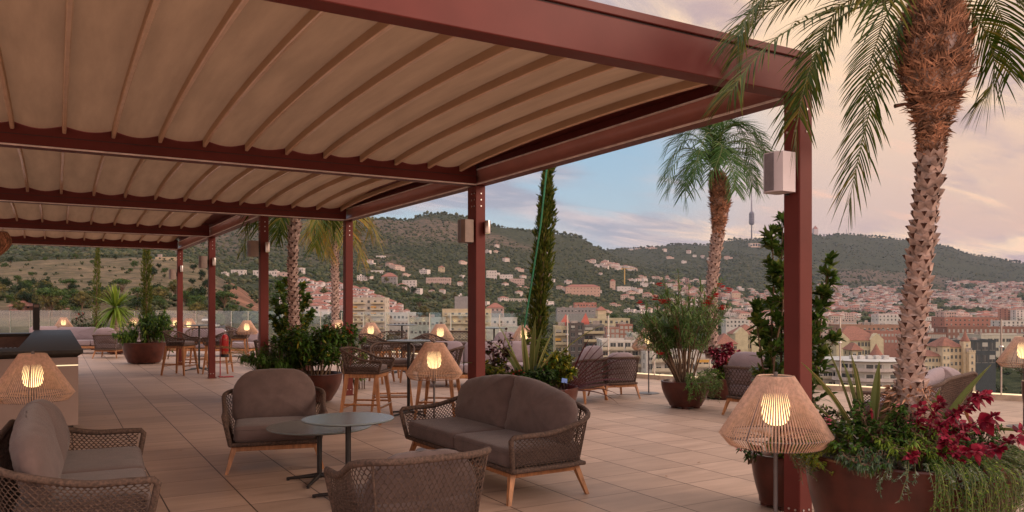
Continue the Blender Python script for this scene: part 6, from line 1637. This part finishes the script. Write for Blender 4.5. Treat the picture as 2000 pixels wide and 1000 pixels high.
building('apartment_block', 'pink brick block with white windows left of the oleander', 1184, 1210, 642, 672, 340, wall=(.38, .19, .15), floors=3, bays=3, dep=12, wmat='shut')
building('apartment_block', 'red brick block with arched windows beside the oleander', 1210, 1236, 636, 670, 345, wall=(.34, .14, .10), floors=4, bays=3, dep=12, wmat='shut')
building('apartment_block', 'white block of flats with glass balconies beneath the pair of armchairs', 1176, 1262, 668, 800, 225, wall=WHT, floors=8, bays=6, balc=((.0, .48), (.52, 1)), dep=14, win=(1.8, 1.6))
building('apartment_block', 'tall cream corner block behind the oleander stems', 1236, 1302, 655, 800, 250, wall=(.55, .50, .44), floors=9, bays=5, balc=((.4, 1),), dep=14, awn=(3, 5))
building('apartment_block', 'cream terrace block half hidden by the oleander', 1262, 1360, 690, 800, 215, wall=WHT, floors=6, bays=6, balc=((.1, .9),), dep=14)
building('apartment_block', 'white flats with brown awnings between the oleander and the laurel', 1345, 1440, 700, 810, 230, wall=(.5, .44, .40), floors=6, bays=7, balc=((.1, .9),), dep=14, awn=(0, 2))
def gable(t, x0, x1, dep, H):
    for a, b in ((x0-.5, x0+6), (x1-6, x1+.5)):
        m = MB(); m.box(a, b, -1.0, 3, 0, H+.6); m.add([(a, -1.01, H+.6), (b, -1.01, H+.6), ((a+b)/2, -1.01, H+3.6), (a, 3, H+.6), (b, 3, H+.6), ((a+b)/2, 3, H+3.6)], [(0, 1, 2), (5, 4, 3), (0, 2, 5, 3), (2, 1, 4, 5)]); m.build('gable_wing', wallmat(YEL), t)
building('institution', 'yellow building with red tiled roof left of the laurel', 1437, 1490, 653, 700, 400, wall=YEL, floors=3, bays=8, roof='hip', dep=16, roofh=5, win=(1.2, 1.9), extra=gable)
building('house', 'red roofed low wing in front of the yellow building left of the laurel', 1402, 1440, 672, 700, 380, wall=OCH, floors=2, bays=5, roof='hip', dep=13, roofh=5)
building('institution', 'long yellow school like building with red tiled roof between post and palm', 1634, 1722, 665, 712, 390, wall=YEL, floors=3, bays=13, roof='hip', dep=18, roofh=7, win=(1.3, 2.0), extra=gable)
building('turret', 'round turret with red cone roof in front of the yellow school building', 1705, 1729, 697, 735, 310, wall=OCH, floors=2, bays=2, roof='cone', dep=5, roofh=5.2, side=0)
building('house', 'small gabled annex with red roof beside the round turret', 1664, 1684, 684, 712, 340, wall=OCH, floors=2, bays=2, roof='hip', dep=9, roofh=3)
# curved white flats in front
def curved(name, label, pc, d, R, ytop, nf, a0, a1, wall):
    zt_ = ZP(ytop, d); c = W(pc, d+R*.8); H = zt_ + 50; t = thing(name, label, 'building', (c.x, c.y, zt_-H), rad(-30))
    m = MB(); N = 20; n2 = N+1
    for k in range(n2):
        a = lerp(a0, a1, k/N); m.v += [(R*math.sin(a), -R*math.cos(a), 0), (R*math.sin(a), -R*math.cos(a), H)]
    m.v += [(0, 0, 0), (0, 0, H)]; q = 2*n2
    for k in range(N): m.f.append((2*k, 2*k+2, 2*k+3, 2*k+1)); m.m.append(0); m.f.append((2*k+1, 2*k+3, q+1)); m.m.append(0)
    m.f += [(2*N, q, q+1, 2*N+1), (q, 0, 1, q+1)]; m.m += [0, 0]; m.build('wall', wallmat(wall), t)
    for f in range(nf):
        z = H-3.1*(f+1)
        b = MB(); vs0 = len(b.v)
        for k in range(n2):
            a = lerp(a0, a1, k/N); s, cc = math.sin(a), -math.cos(a); b.v += [((R+.02)*s, (R+.02)*cc, z), ((R+1.4)*s, (R+1.4)*cc, z), ((R+1.4)*s, (R+1.4)*cc, z+1.1), ((R+1.3)*s, (R+1.3)*cc, z+1.1), ((R+1.3)*s, (R+1.3)*cc, z+.2), ((R+.02)*s, (R+.02)*cc, z+.2)]
        for k in range(N):
            for j in range(6): i = 6*k+j; i2 = 6*k+(j+1) % 6; b.f.append((i, i2, i2+6, i+6)); b.m.append(0)
        b.build('balcony', wallmat((.50, .40, .37)), t)
        for k in range(12):
            a = lerp(a0, a1, (k+.5)/12); w_ = MB(); mm = Matrix.Rotation(a, 4, 'Z')
            w_.box(-1.0, 1.0, -R-.06, -R+.02, z+.25, z+2.2, 0 if k % 3 else 1, M=mm); w_.build('window', [M['pane'], M['shut']], t)
    r_ = MB(); r_.lathe([(0.01, H+.3), (R+1.2, H+.3), (R+1.4, H+.15), (R+1.2, H+.01)], 40); 
    for k in range(5): r_.box(-R*.5+k*R*.22, -R*.5+k*R*.22+1.6, -R*.3, -R*.3+2, H+.31, H+1.5)
    r_.build('roof', wallmat((.55, .50, .48)), t, sm=40)
curved('apartment_block', 'curved white block of flats with terraced balconies left of the palm trunk', 1690, 250, 12, 706, 5, -1.25, 1.25, WHT)
building('apartment_block', 'grey white flats between the laurel and the curved block', 1598, 1655, 722, 800, 260, wall=WHT, floors=4, bays=6, balc=((.0, 1),), dep=12)
# castle like building
building('castle_villa', 'cream castle like villa with battlements right of the palm trunk', 1838, 1880, 678, 730, 330, wall=(.62, .48, .33), floors=4, bays=5, roof='hip', dep=12, roofh=4, win=(.9, 1.4))
building('castle_villa', 'lower cream wing of the castle villa with red tiled roof', 1806, 1840, 696, 740, 326, wall=(.62, .48, .33), floors=3, bays=5, roof='hip', dep=12, roofh=2.5, win=(.9, 1.3))
building('castle_tower', 'round tower of the castle villa with a red cone roof', 1882, 1896, 667, 735, 328, wall=(.62, .48, .33), floors=5, bays=1, roof='cone', dep=3, roofh=4.6, win=(.7, 1.3), side=0)
def merl(t, x0, x1, dep, H):
    m = MB(); k = 0; x = x0
    while x < x1-.4: m.box(x, x+.5, -.25, .2, H+.61, H+1.3); x += 1.0
    m.build('battlement', wallmat((.62, .48, .33)), t)
building('castle_tower', 'square battlemented tower at the right end of the castle villa', 1893, 1905, 690, 740, 326, wall=(.62, .48, .33), floors=4, bays=1, dep=4, extra=merl, win=(.7, 1.2), side=0)
building('castle_tower', 'square cream tower between the wings of the castle villa', 1841, 1856, 676, 735, 324, wall=(.62, .48, .33), floors=4, bays=2, dep=4, roof='hip', roofh=3.0, win=(.7, 1.2), side=0)
building('factory', 'red brick building with tall white windows just right of the palm trunk', 1812, 1848, 652, 690, 470, wall=BRK, floors=3, bays=9, dep=18, win=(.9, 2.6), wmat='shut')
building('office_block', 'dark glass building behind the castle villa', 1846, 1945, 666, 715, 420, wall=(.05, .055, .06), floors=2, bays=7, dep=18, win=(6, 4))
building('factory', 'long red brick building behind the dark glass one', 1850, 2080, 640, 665, 560, wall=BRK, floors=2, bays=26, dep=18, win=(1.2, 2.2), wmat='shut')
building('factory', 'cream industrial hall with skylights at the right edge', 1916, 2060, 655, 690, 500, wall=(.50, .44, .36), floors=2, bays=12, dep=24, win=(3, 2))
building('factory', 'flat brown brick building left of the palm between railing and school', 1640, 1765, 636, 660, 560, wall=(.36, .19, .13), floors=2, bays=14, dep=20)
building('factory', 'pink brick long building behind the yellow school', 1700, 1780, 648, 672, 500, wall=(.38, .17, .13), floors=2, bays=12, dep=16, wmat='shut')
building('office_block', 'white striped office block at the right edge above the railing', 1958, 2060, 628, 645, 640, wall=WHT, floors=3, bays=12, dep=16)
building('apartment_block', 'orange brick slab rising above the railing near the right edge', 1968, 1984, 604, 635, 800, wall=(.42, .20, .14), floors=7, bays=3, dep=16)
building('apartment_block', 'white banded slab at the right edge above the roofs', 1985, 2040, 606, 635, 790, wall=WHT, floors=6, bays=8, dep=16)
building('factory', 'red brick hall with pale roof behind the long brick building', 1845, 1950, 621, 638, 700, wall=(.36, .15, .11), floors=2, bays=12, dep=22)
building('apartment_block', 'pale pink block seen just right of the palm above the railing', 1844, 1868, 610, 632, 760, wall=PNK, floors=4, bays=5, dep=16)
building('office_block', 'white flat building just left of the palm at railing height', 1716, 1760, 614, 628, 780, wall=WHT, floors=2, bays=6, dep=16)
building('house', 'villa with slate roofs between oleander and laurel', 1418, 1462, 625, 640, 640, wall=WHT, floors=2, bays=6, dep=14)
building('monastery', 'pale round towered villa above the laurel in the middle distance', 1430, 1446, 572, 590, 1150, wall=(.52, .38, .28), floors=3, bays=3, roof='hip', dep=12, roofh=5)
building('monastery', 'long pale building right of the round towered villa', 1475, 1520, 586, 598, 1080, wall=(.55, .40, .34), floors=2, bays=8, roof='hip', dep=14, roofh=3)
building('villa', 'big pink villa complex on the slope left of the oleander', 1105, 1172, 560, 578, 980, wall=(.52, .33, .25), floors=3, bays=10, dep=20, roof='hip', roofh=4)
building('villa', 'low pink brick building with flat roof below the pink villa', 1122, 1165, 592, 600, 820, wall=(.42, .18, .13), floors=1, bays=8, dep=16)
building('office_block', 'grey steel roofed hall just above the railing left of the oleander', 1088, 1168, 602, 612, 700, wall=GRY, floors=1, bays=12, dep=20)
building('villa', 'white modern villa with horizontal terraces on the slope', 1206, 1232, 560, 572, 1000, wall=WHT, floors=2, bays=4, dep=12)
building('villa', 'church like pink tower house on the middle slope', 1192, 1202, 549, 566, 1050, wall=(.52, .36, .28), floors=3, bays=1, dep=8, roof='hip', roofh=4)
building('office_block', 'long pale parking deck beside the cypress on the lower slope', 990, 1034, 584, 593, 860, wall=(.55, .47, .40), floors=2, bays=10, dep=14)
building('villa', 'white and blue block on the slope right of the second post', 950, 970, 529, 546, 1150, wall=WHT, floors=3, bays=4, dep=10)
building('villa', 'pale terraced block on the slope right of the second post', 976, 1002, 537, 547, 1120, wall=WHT, floors=2, bays=5, dep=12)
building('villa', 'pink terraced block on the slope left of the cypress', 995, 1024, 545, 556, 1080, wall=PNK, floors=2, bays=6, dep=12)
building('school', 'long pink school building on the slope left of the second post', 832, 880, 543, 556, 1050, wall=PNK, floors=2, bays=12, dep=14)
building('villa', 'white terraced villa in the trees left of the second post', 786, 812, 548, 564, 950, wall=WHT, floors=3, bays=4, dep=12)
building('villa', 'grey mansard roofed villa above the white house rows', 745, 774, 540, 556, 1000, wall=GRY, floors=2, bays=5, dep=14, roof='hip', roofh=5)
building('villa', 'white long villa high in the trees above the house rows', 734, 752, 500, 505, 1400, wall=WHT, floors=1, bays=5, dep=12)
building('villa', 'white flat villa in the trees above the house rows', 724, 748, 529, 535, 1100, wall=WHT, floors=1, bays=5, dep=12)
building('villa', 'small ochre villa in the wood left of the second post', 856, 868, 522, 532, 1250, wall=OCH, floors=2, bays=2, dep=10, roof='hip', roofh=3)
building('retaining_wall', 'long stone retaining wall on the crest of the grassy hill', 303, 346, 502, 514, 560, wall=(.40, .31, .20), floors=0, bays=1, dep=3, roof='none', cat='wall')
building('house', 'low red roofed shed at the foot of the grassy hill', 18, 48, 598, 604, 225, wall=BRK, floors=1, bays=3, dep=6, roof='hip', roofh=1.6)
for px0, px1, ya, yb, d, c in ((432, 441, 533, 541, 720, WHT), (451, 476, 528, 540, 720, WHT), (494, 512, 529, 543, 740, WHT), (525, 541, 530, 543, 700, WHT), (541, 566, 533, 545, 730, PNK), (580, 592, 524, 536, 800, WHT)):
    building('villa', 'white flat villa above the brown cutting, around picture column %d' % px0 if False else {432: 'small white villa just right of the extinguisher post', 451: 'wide white villa above the brown earth slope', 494: 'white villa just left of the post with the grass plumes', 525: 'white cube villa just right of the post with the grass plumes', 541: 'pink villa left of the left palm trunk', 580: 'white villa just right of the left palm trunk'}[px0], px0, px1, ya, yb, d, wall=c, floors=2, bays=3, dep=10)
# tv tower on the ridge
t = thing('television_tower', 'tall thin television tower with a ringed pod on the far ridge', 'tower', W(1468, 4600, ZP(470, 4600))); k = 4600/FPX
m = MB(); m.tube([(0, 0, -20), (0, 0, 30*k)], [2.4*k*.7, 1.6*k*.7], 12); m.build('shaft', wallmat((.13, .11, .13)), t)
m = MB(); m.lathe([(.6*k, 30*k), (3.6*k, 31*k), (5.0*k, 34*k)] + [q for j in range(6) for q in ((5.4*k, (34.5+j*3.2)*k), (5.4*k, (36.2+j*3.2)*k), (4.3*k, (36.5+j*3.2)*k), (4.3*k, (37.4+j*3.2)*k))] + [(5*k, 54*k), (2*k, 57*k), (.8*k, 58*k)], 12); m.build('pod', wallmat((.15, .135, .16)), t)
m = MB(); m.tube([(0, 0, 57*k), (0, 0, 80*k), (0, 0, 80.1*k), (0, 0, 105*k)], [1.7*k, 1.3*k, .9*k, .5*k], 8); m.build('mast', wallmat((.30, .27, .30)), t)
m = MB()
for a in (.4, 2.5, 4.6): m.tube([(0, 0, 36*k), (28*k*math.cos(a), 28*k*math.sin(a), 0)], .10*k, 4)
m.build('guy_cable', wallmat((.30, .27, .30)), t)
building('monastery', 'pale long building on the ridge just below the television tower', 1465, 1485, 475, 483, 4300, wall=(.62, .46, .36), floors=1, bays=4, dep=40, win=(14, 14))
building('monastery', 'hilltop church on the far ridge right of the nearest post', 1590, 1598, 447, 458, 4600, wall=(.50, .42, .42), floors=1, bays=1, dep=30, roof='hip', roofh=20)
t = thing('radio_mast', 'thin radio mast on the far ridge right of the nearest post', 'mast', W(1653, 4650, ZP(468, 4650))); m = MB(); m.tube([(0, 0, -20), (0, 0, 21*4650/FPX)], [2.2, 1.2], 6); m.build('pole', wallmat((.30, .27, .30)), t)
t = thing('tower_crane', 'yellow tower crane on the middle slope left of the oleander', 'crane', W(1220, 1300, ZP(551, 1300)), rad(-30)); k = 1300/FPX
m = MB(); m.hexa((0, 0, -4), .8, (0, 0, 27*k), .8); m.build('tower', wallmat((.55, .36, .12)), t); m = MB(); m.box(-7*k, 18*k, -.5, .5, 26*k, 27*k); m.box(-7*k, -4*k, -1, 1, 24.6*k, 26*k); m.build('jib', wallmat((.55, .36, .12)), t)

# ---- small houses, one object each, few prototypes
def house_proto(name, wall, roof, w_, d_, h, seed, two=False):
    rr = random.Random(seed); m = MB(); m.box(-w_/2, w_/2, -d_/2, d_/2, -4, h, 0)
    if roof == 'hip': hip(m, -w_/2, w_/2, -d_/2, d_/2, h+.01, 2.0, .4, 1)
    else: m.box(-w_/2+.3, w_/2-.3, -d_/2+.3, d_/2-.3, h+.01, h+.12, 3); m.box(-w_/4, -w_/4+2.4, -1, 1.5, h+.121, h+2.1, 0)
    if two: m.box(w_/2+.01, w_/2+w_*.6, -d_/2+1, d_/2-1, -4, h*.62, 0); hip(m, w_/2+.02, w_/2+w_*.6, -d_/2+1, d_/2-1, h*.62+.01, 1.4, .3, 1)
    nf = max(1, int(h/3))
    for f in range(nf):
        for b in range(int(w_/3)):
            x = -w_/2 + 3*(b+.5)
            for y in (-d_/2-.04, d_/2-.02): m.box(x-.6, x+.6, y, y+.06, 3*f+.9, 3*f+2.2, 2)
    me = m.build(name, [wallmat(wall), M['rooftile'], M['pane'], M['roofflat']]); bpy.data.objects.remove(me, do_unlink=False) if False else None
    return me
HP = {'w': [house_proto('terraced_house', (.66, .58, .56), 'hip', 8, 9, 6, 1), house_proto('terraced_house', (.66, .58, .56), 'hip', 9, 9, 6, 2, True)],
      'v': [house_proto('villa', (.64, .56, .52), 'flat', 15, 10, 6, 3), house_proto('villa', (.56, .42, .35), 'hip', 14, 11, 6.5, 4, True), house_proto('villa', (.62, .52, .47), 'hip', 12, 10, 6, 5)],
      'c': [house_proto('town_house', (.56, .40, .34), 'flat', 20, 13, 12, 6), house_proto('town_house', (.60, .52, .48), 'flat', 26, 14, 10, 7), house_proto('town_house', (.36, .17, .13), 'flat', 22, 13, 9, 8), house_proto('town_house', (.58, .46, .38), 'hip', 16, 12, 10, 9), house_proto('town_house', (.50, .32, .26), 'hip', 24, 12, 8, 10)]}
hused = {}
def put_house(kind, idx, px, d, rot, label, grp, s=1, dz=0):
    p0 = HP[kind][idx]
    if p0.name not in hused: o = p0; hused[p0.name] = 1
    else: o = p0.copy(); COL.objects.link(o)
    z = ground(px, d); o.location = W(px, d, z+dz); o.rotation_euler = (0, 0, rot); o.scale = (s, s, s); tag(o, label, 'house', grp)
rr = random.Random(99); nh = 0
# rows of white houses with red roofs
for row in range(9):
    d = 580 + row*36; n = 15 - row
    for k in range(n):
        px = lerp(560 + row*2, 825 - row*16, k/n) + rr.uniform(-4, 4)
        if px > 752 and row < 1: continue
        if rr.random() < .12: continue
        put_house('w', rr.randrange(2), px, d + rr.uniform(-6, 6) + 18*math.sin(px*.03), rad(-30) + rr.uniform(-.12, .12), 'white house with red tiled roof in the stepped rows on the slope', 'white terraced houses', rr.uniform(.9, 1.15)); nh += 1
# villas scattered among the trees
for k in range(105):
    px = rr.choice([rr.uniform(690, 1240), rr.uniform(930, 1480), rr.uniform(1230, 1480)]); d = rr.uniform(900, 2100) if px > 900 else rr.uniform(900, 1400)
    put_house('v', rr.randrange(3), px, d, rad(-30)+rr.uniform(-.8, .8), 'small pale villa among the trees on the wooded slope', 'scattered villas', rr.uniform(.5, 1.05), dz=1.2)
for k in range(26):     # hamlet high on the slope
    px = rr.uniform(1152, 1246); d = 2050 + rr.uniform(-120, 160) + (px-1150)*1.2
    put_house('v', rr.randrange(3), px, d, rad(-30)+rr.uniform(-.5, .5), 'small house in the hamlet high on the wooded hill', 'hamlet houses on the hill', rr.uniform(.7, 1.3), dz=1.5)
for k in range(18):
    px = rr.uniform(1222, 1275) if k < 9 else rr.uniform(1290, 1430); d = rr.uniform(4100, 4300) if k < 9 else rr.uniform(3300, 3900)
    put_house('v', rr.randrange(3), px, d, rad(-30)+rr.uniform(-.5, .5), 'tiny pale house on the far ridge', 'tiny houses on the far ridge', rr.uniform(1.0, 1.9), dz=2)
# town houses of the plain at the right: the nearest are things, the rest one mass
K = 0
for k in range(140):
    px = rr.uniform(1400, 2120); d = rr.uniform(620, 1250)
    if px < 1600 and d < 760: continue
    put_house('c', rr.randrange(5), px, d, rad(-30)+rr.uniform(-.35, .35), 'pink or white town house in the dense district right of the nearest post', 'town houses on the plain', rr.uniform(.75, 1.15)); K += 1
ms = MB(); cols_ = [(.50, .39, .35), (.60, .54, .51), (.34, .20, .165), (.53, .46, .40), (.44, .32, .275)]
for k in range(6000):
    px = rr.uniform(1300, 2200); u = rr.random(); d = 1150 + 2300*u**1.15
    lim = 2600 if px < 1600 else (3350 if px > 1850 else 2900)
    if d > lim or (px < 1600 and rr.random() < .6): continue
    n = noise.noise(Vector((px/60, d/300, 2)))
    if n < -.12: continue
    z = ground(px, d); p = W(px, d, z); a = rad(-30)+rr.uniform(-.4, .4); w_, dp_, h = rr.uniform(3.5, 9), rr.uniform(3.5, 7), rr.uniform(4, 11)
    Mx = Matrix.Translation(p) @ Matrix.Rotation(a, 4, 'Z'); mi = rr.randrange(5)
    ms.box(-w_, w_, -dp_, dp_, -6, h, mi, Mx)
    if rr.random() < .24:
        o = len(ms.v); hip(ms, -w_, w_, -dp_, dp_, h+.02, 2.4, .4, 5)
        for i in range(o, len(ms.v)): ms.v[i] = tuple(Mx @ Vector(ms.v[i]))
    for b in range(3):
        x = lerp(-w_, w_, (b+.5)/3)
        for f in range(int(h/3.2)): ms.box(x-w_*.18, x+w_*.18, -dp_-.15, -dp_, f*3.2+1, f*3.2+2.4, 6, Mx)
for k in range(420):
    pass
o = ms.build('distant_district', [wallmat(c) for c in cols_] + [M['rooftile'], M['pane']]); tag(o, 'dense mass of distant pink and white houses spreading to the foot of the hills', 'houses', None, 'stuff')
wd2 = MB()
for k in range(5200):
    px = rr.uniform(1300, 2200); d = 1150 + 2100*rr.random()
    n = noise.noise(Vector((px/60, d/300, 2)))
    if n > -.02 and rr.random() < .72: continue
    r = rr.uniform(3, 7); p = W(px, d); clump(wd2, (p.x, p.y, ground(px, d)+r*.5), r, rr, .8)
o = wd2.build('city_trees', M['wood1']); tag(o, 'groves of dark trees between the distant houses', 'trees', None, 'stuff')
# cars parked on the open ground seen through the glass, far left middle
cm = [mat('car_%d' % i, c, rough=.3) for i, c in enumerate(((.6, .6, .62), (.05, .05, .06), (.5, .5, .5), (.03, .05, .12)))]
def car(mt):
    m = MB(); m.bbox(-2.1, 2.1, -.85, .85, .35, .95, .15, 0); m.hexa((-.1, 0, .951), (1.35, .78), (-.2, 0, 1.45), (.85, .62), 1)
    for x in (-1.3, 1.3):
        for y in (-.86, .76): m.tube([(x, y, .33), (x, y+.1, .33)], .33, 10, 2)
    return m.build('parked_car', [mt, M['pane'], M['black']])
for k, (px, d) in enumerate(((404, 222), (412, 224), (421, 223), (430, 226), (441, 224), (452, 226), (462, 224))):
    o = car(cm[k % 4]); z = ground(px, d); o.location = W(px, d, z+.6); o.rotation_euler = (0, 0, rad(60+rr.uniform(-5, 5))); tag(o, ['pale', 'black', 'grey', 'dark blue'][k % 4] + ' car in the row parked beyond the railing behind the bar stools', 'car', 'cars parked beyond the railing: ' + ['pale', 'black', 'grey', 'dark blue'][k % 4])
print('trees', ntree, 'woodland', cnt, 'houses', nh, 'objects', len(bpy.data.objects))
if HAZE:
    hz_ = MB(); x0, x1, y0, y1, z0, z1 = -8500, 9600, -30, 8600, -60, 700
    hz_.box(x0, x1, y0, y1, z0, z1); m = bpy.data.materials.new('haze_air'); T = NT(m); out = T.n('ShaderNodeOutputMaterial'); v = T.n('ShaderNodeVolumePrincipled', Density=HAZE); v.inputs['Color'].default_value = (.66, .76, 1.0, 1); v.inputs['Anisotropy'].default_value = .0; T.l(v.outputs[0], out.inputs['Volume'])
    o = hz_.build('haze', m); tag(o, 'thin evening haze over the valley', 'haze', None, 'stuff')
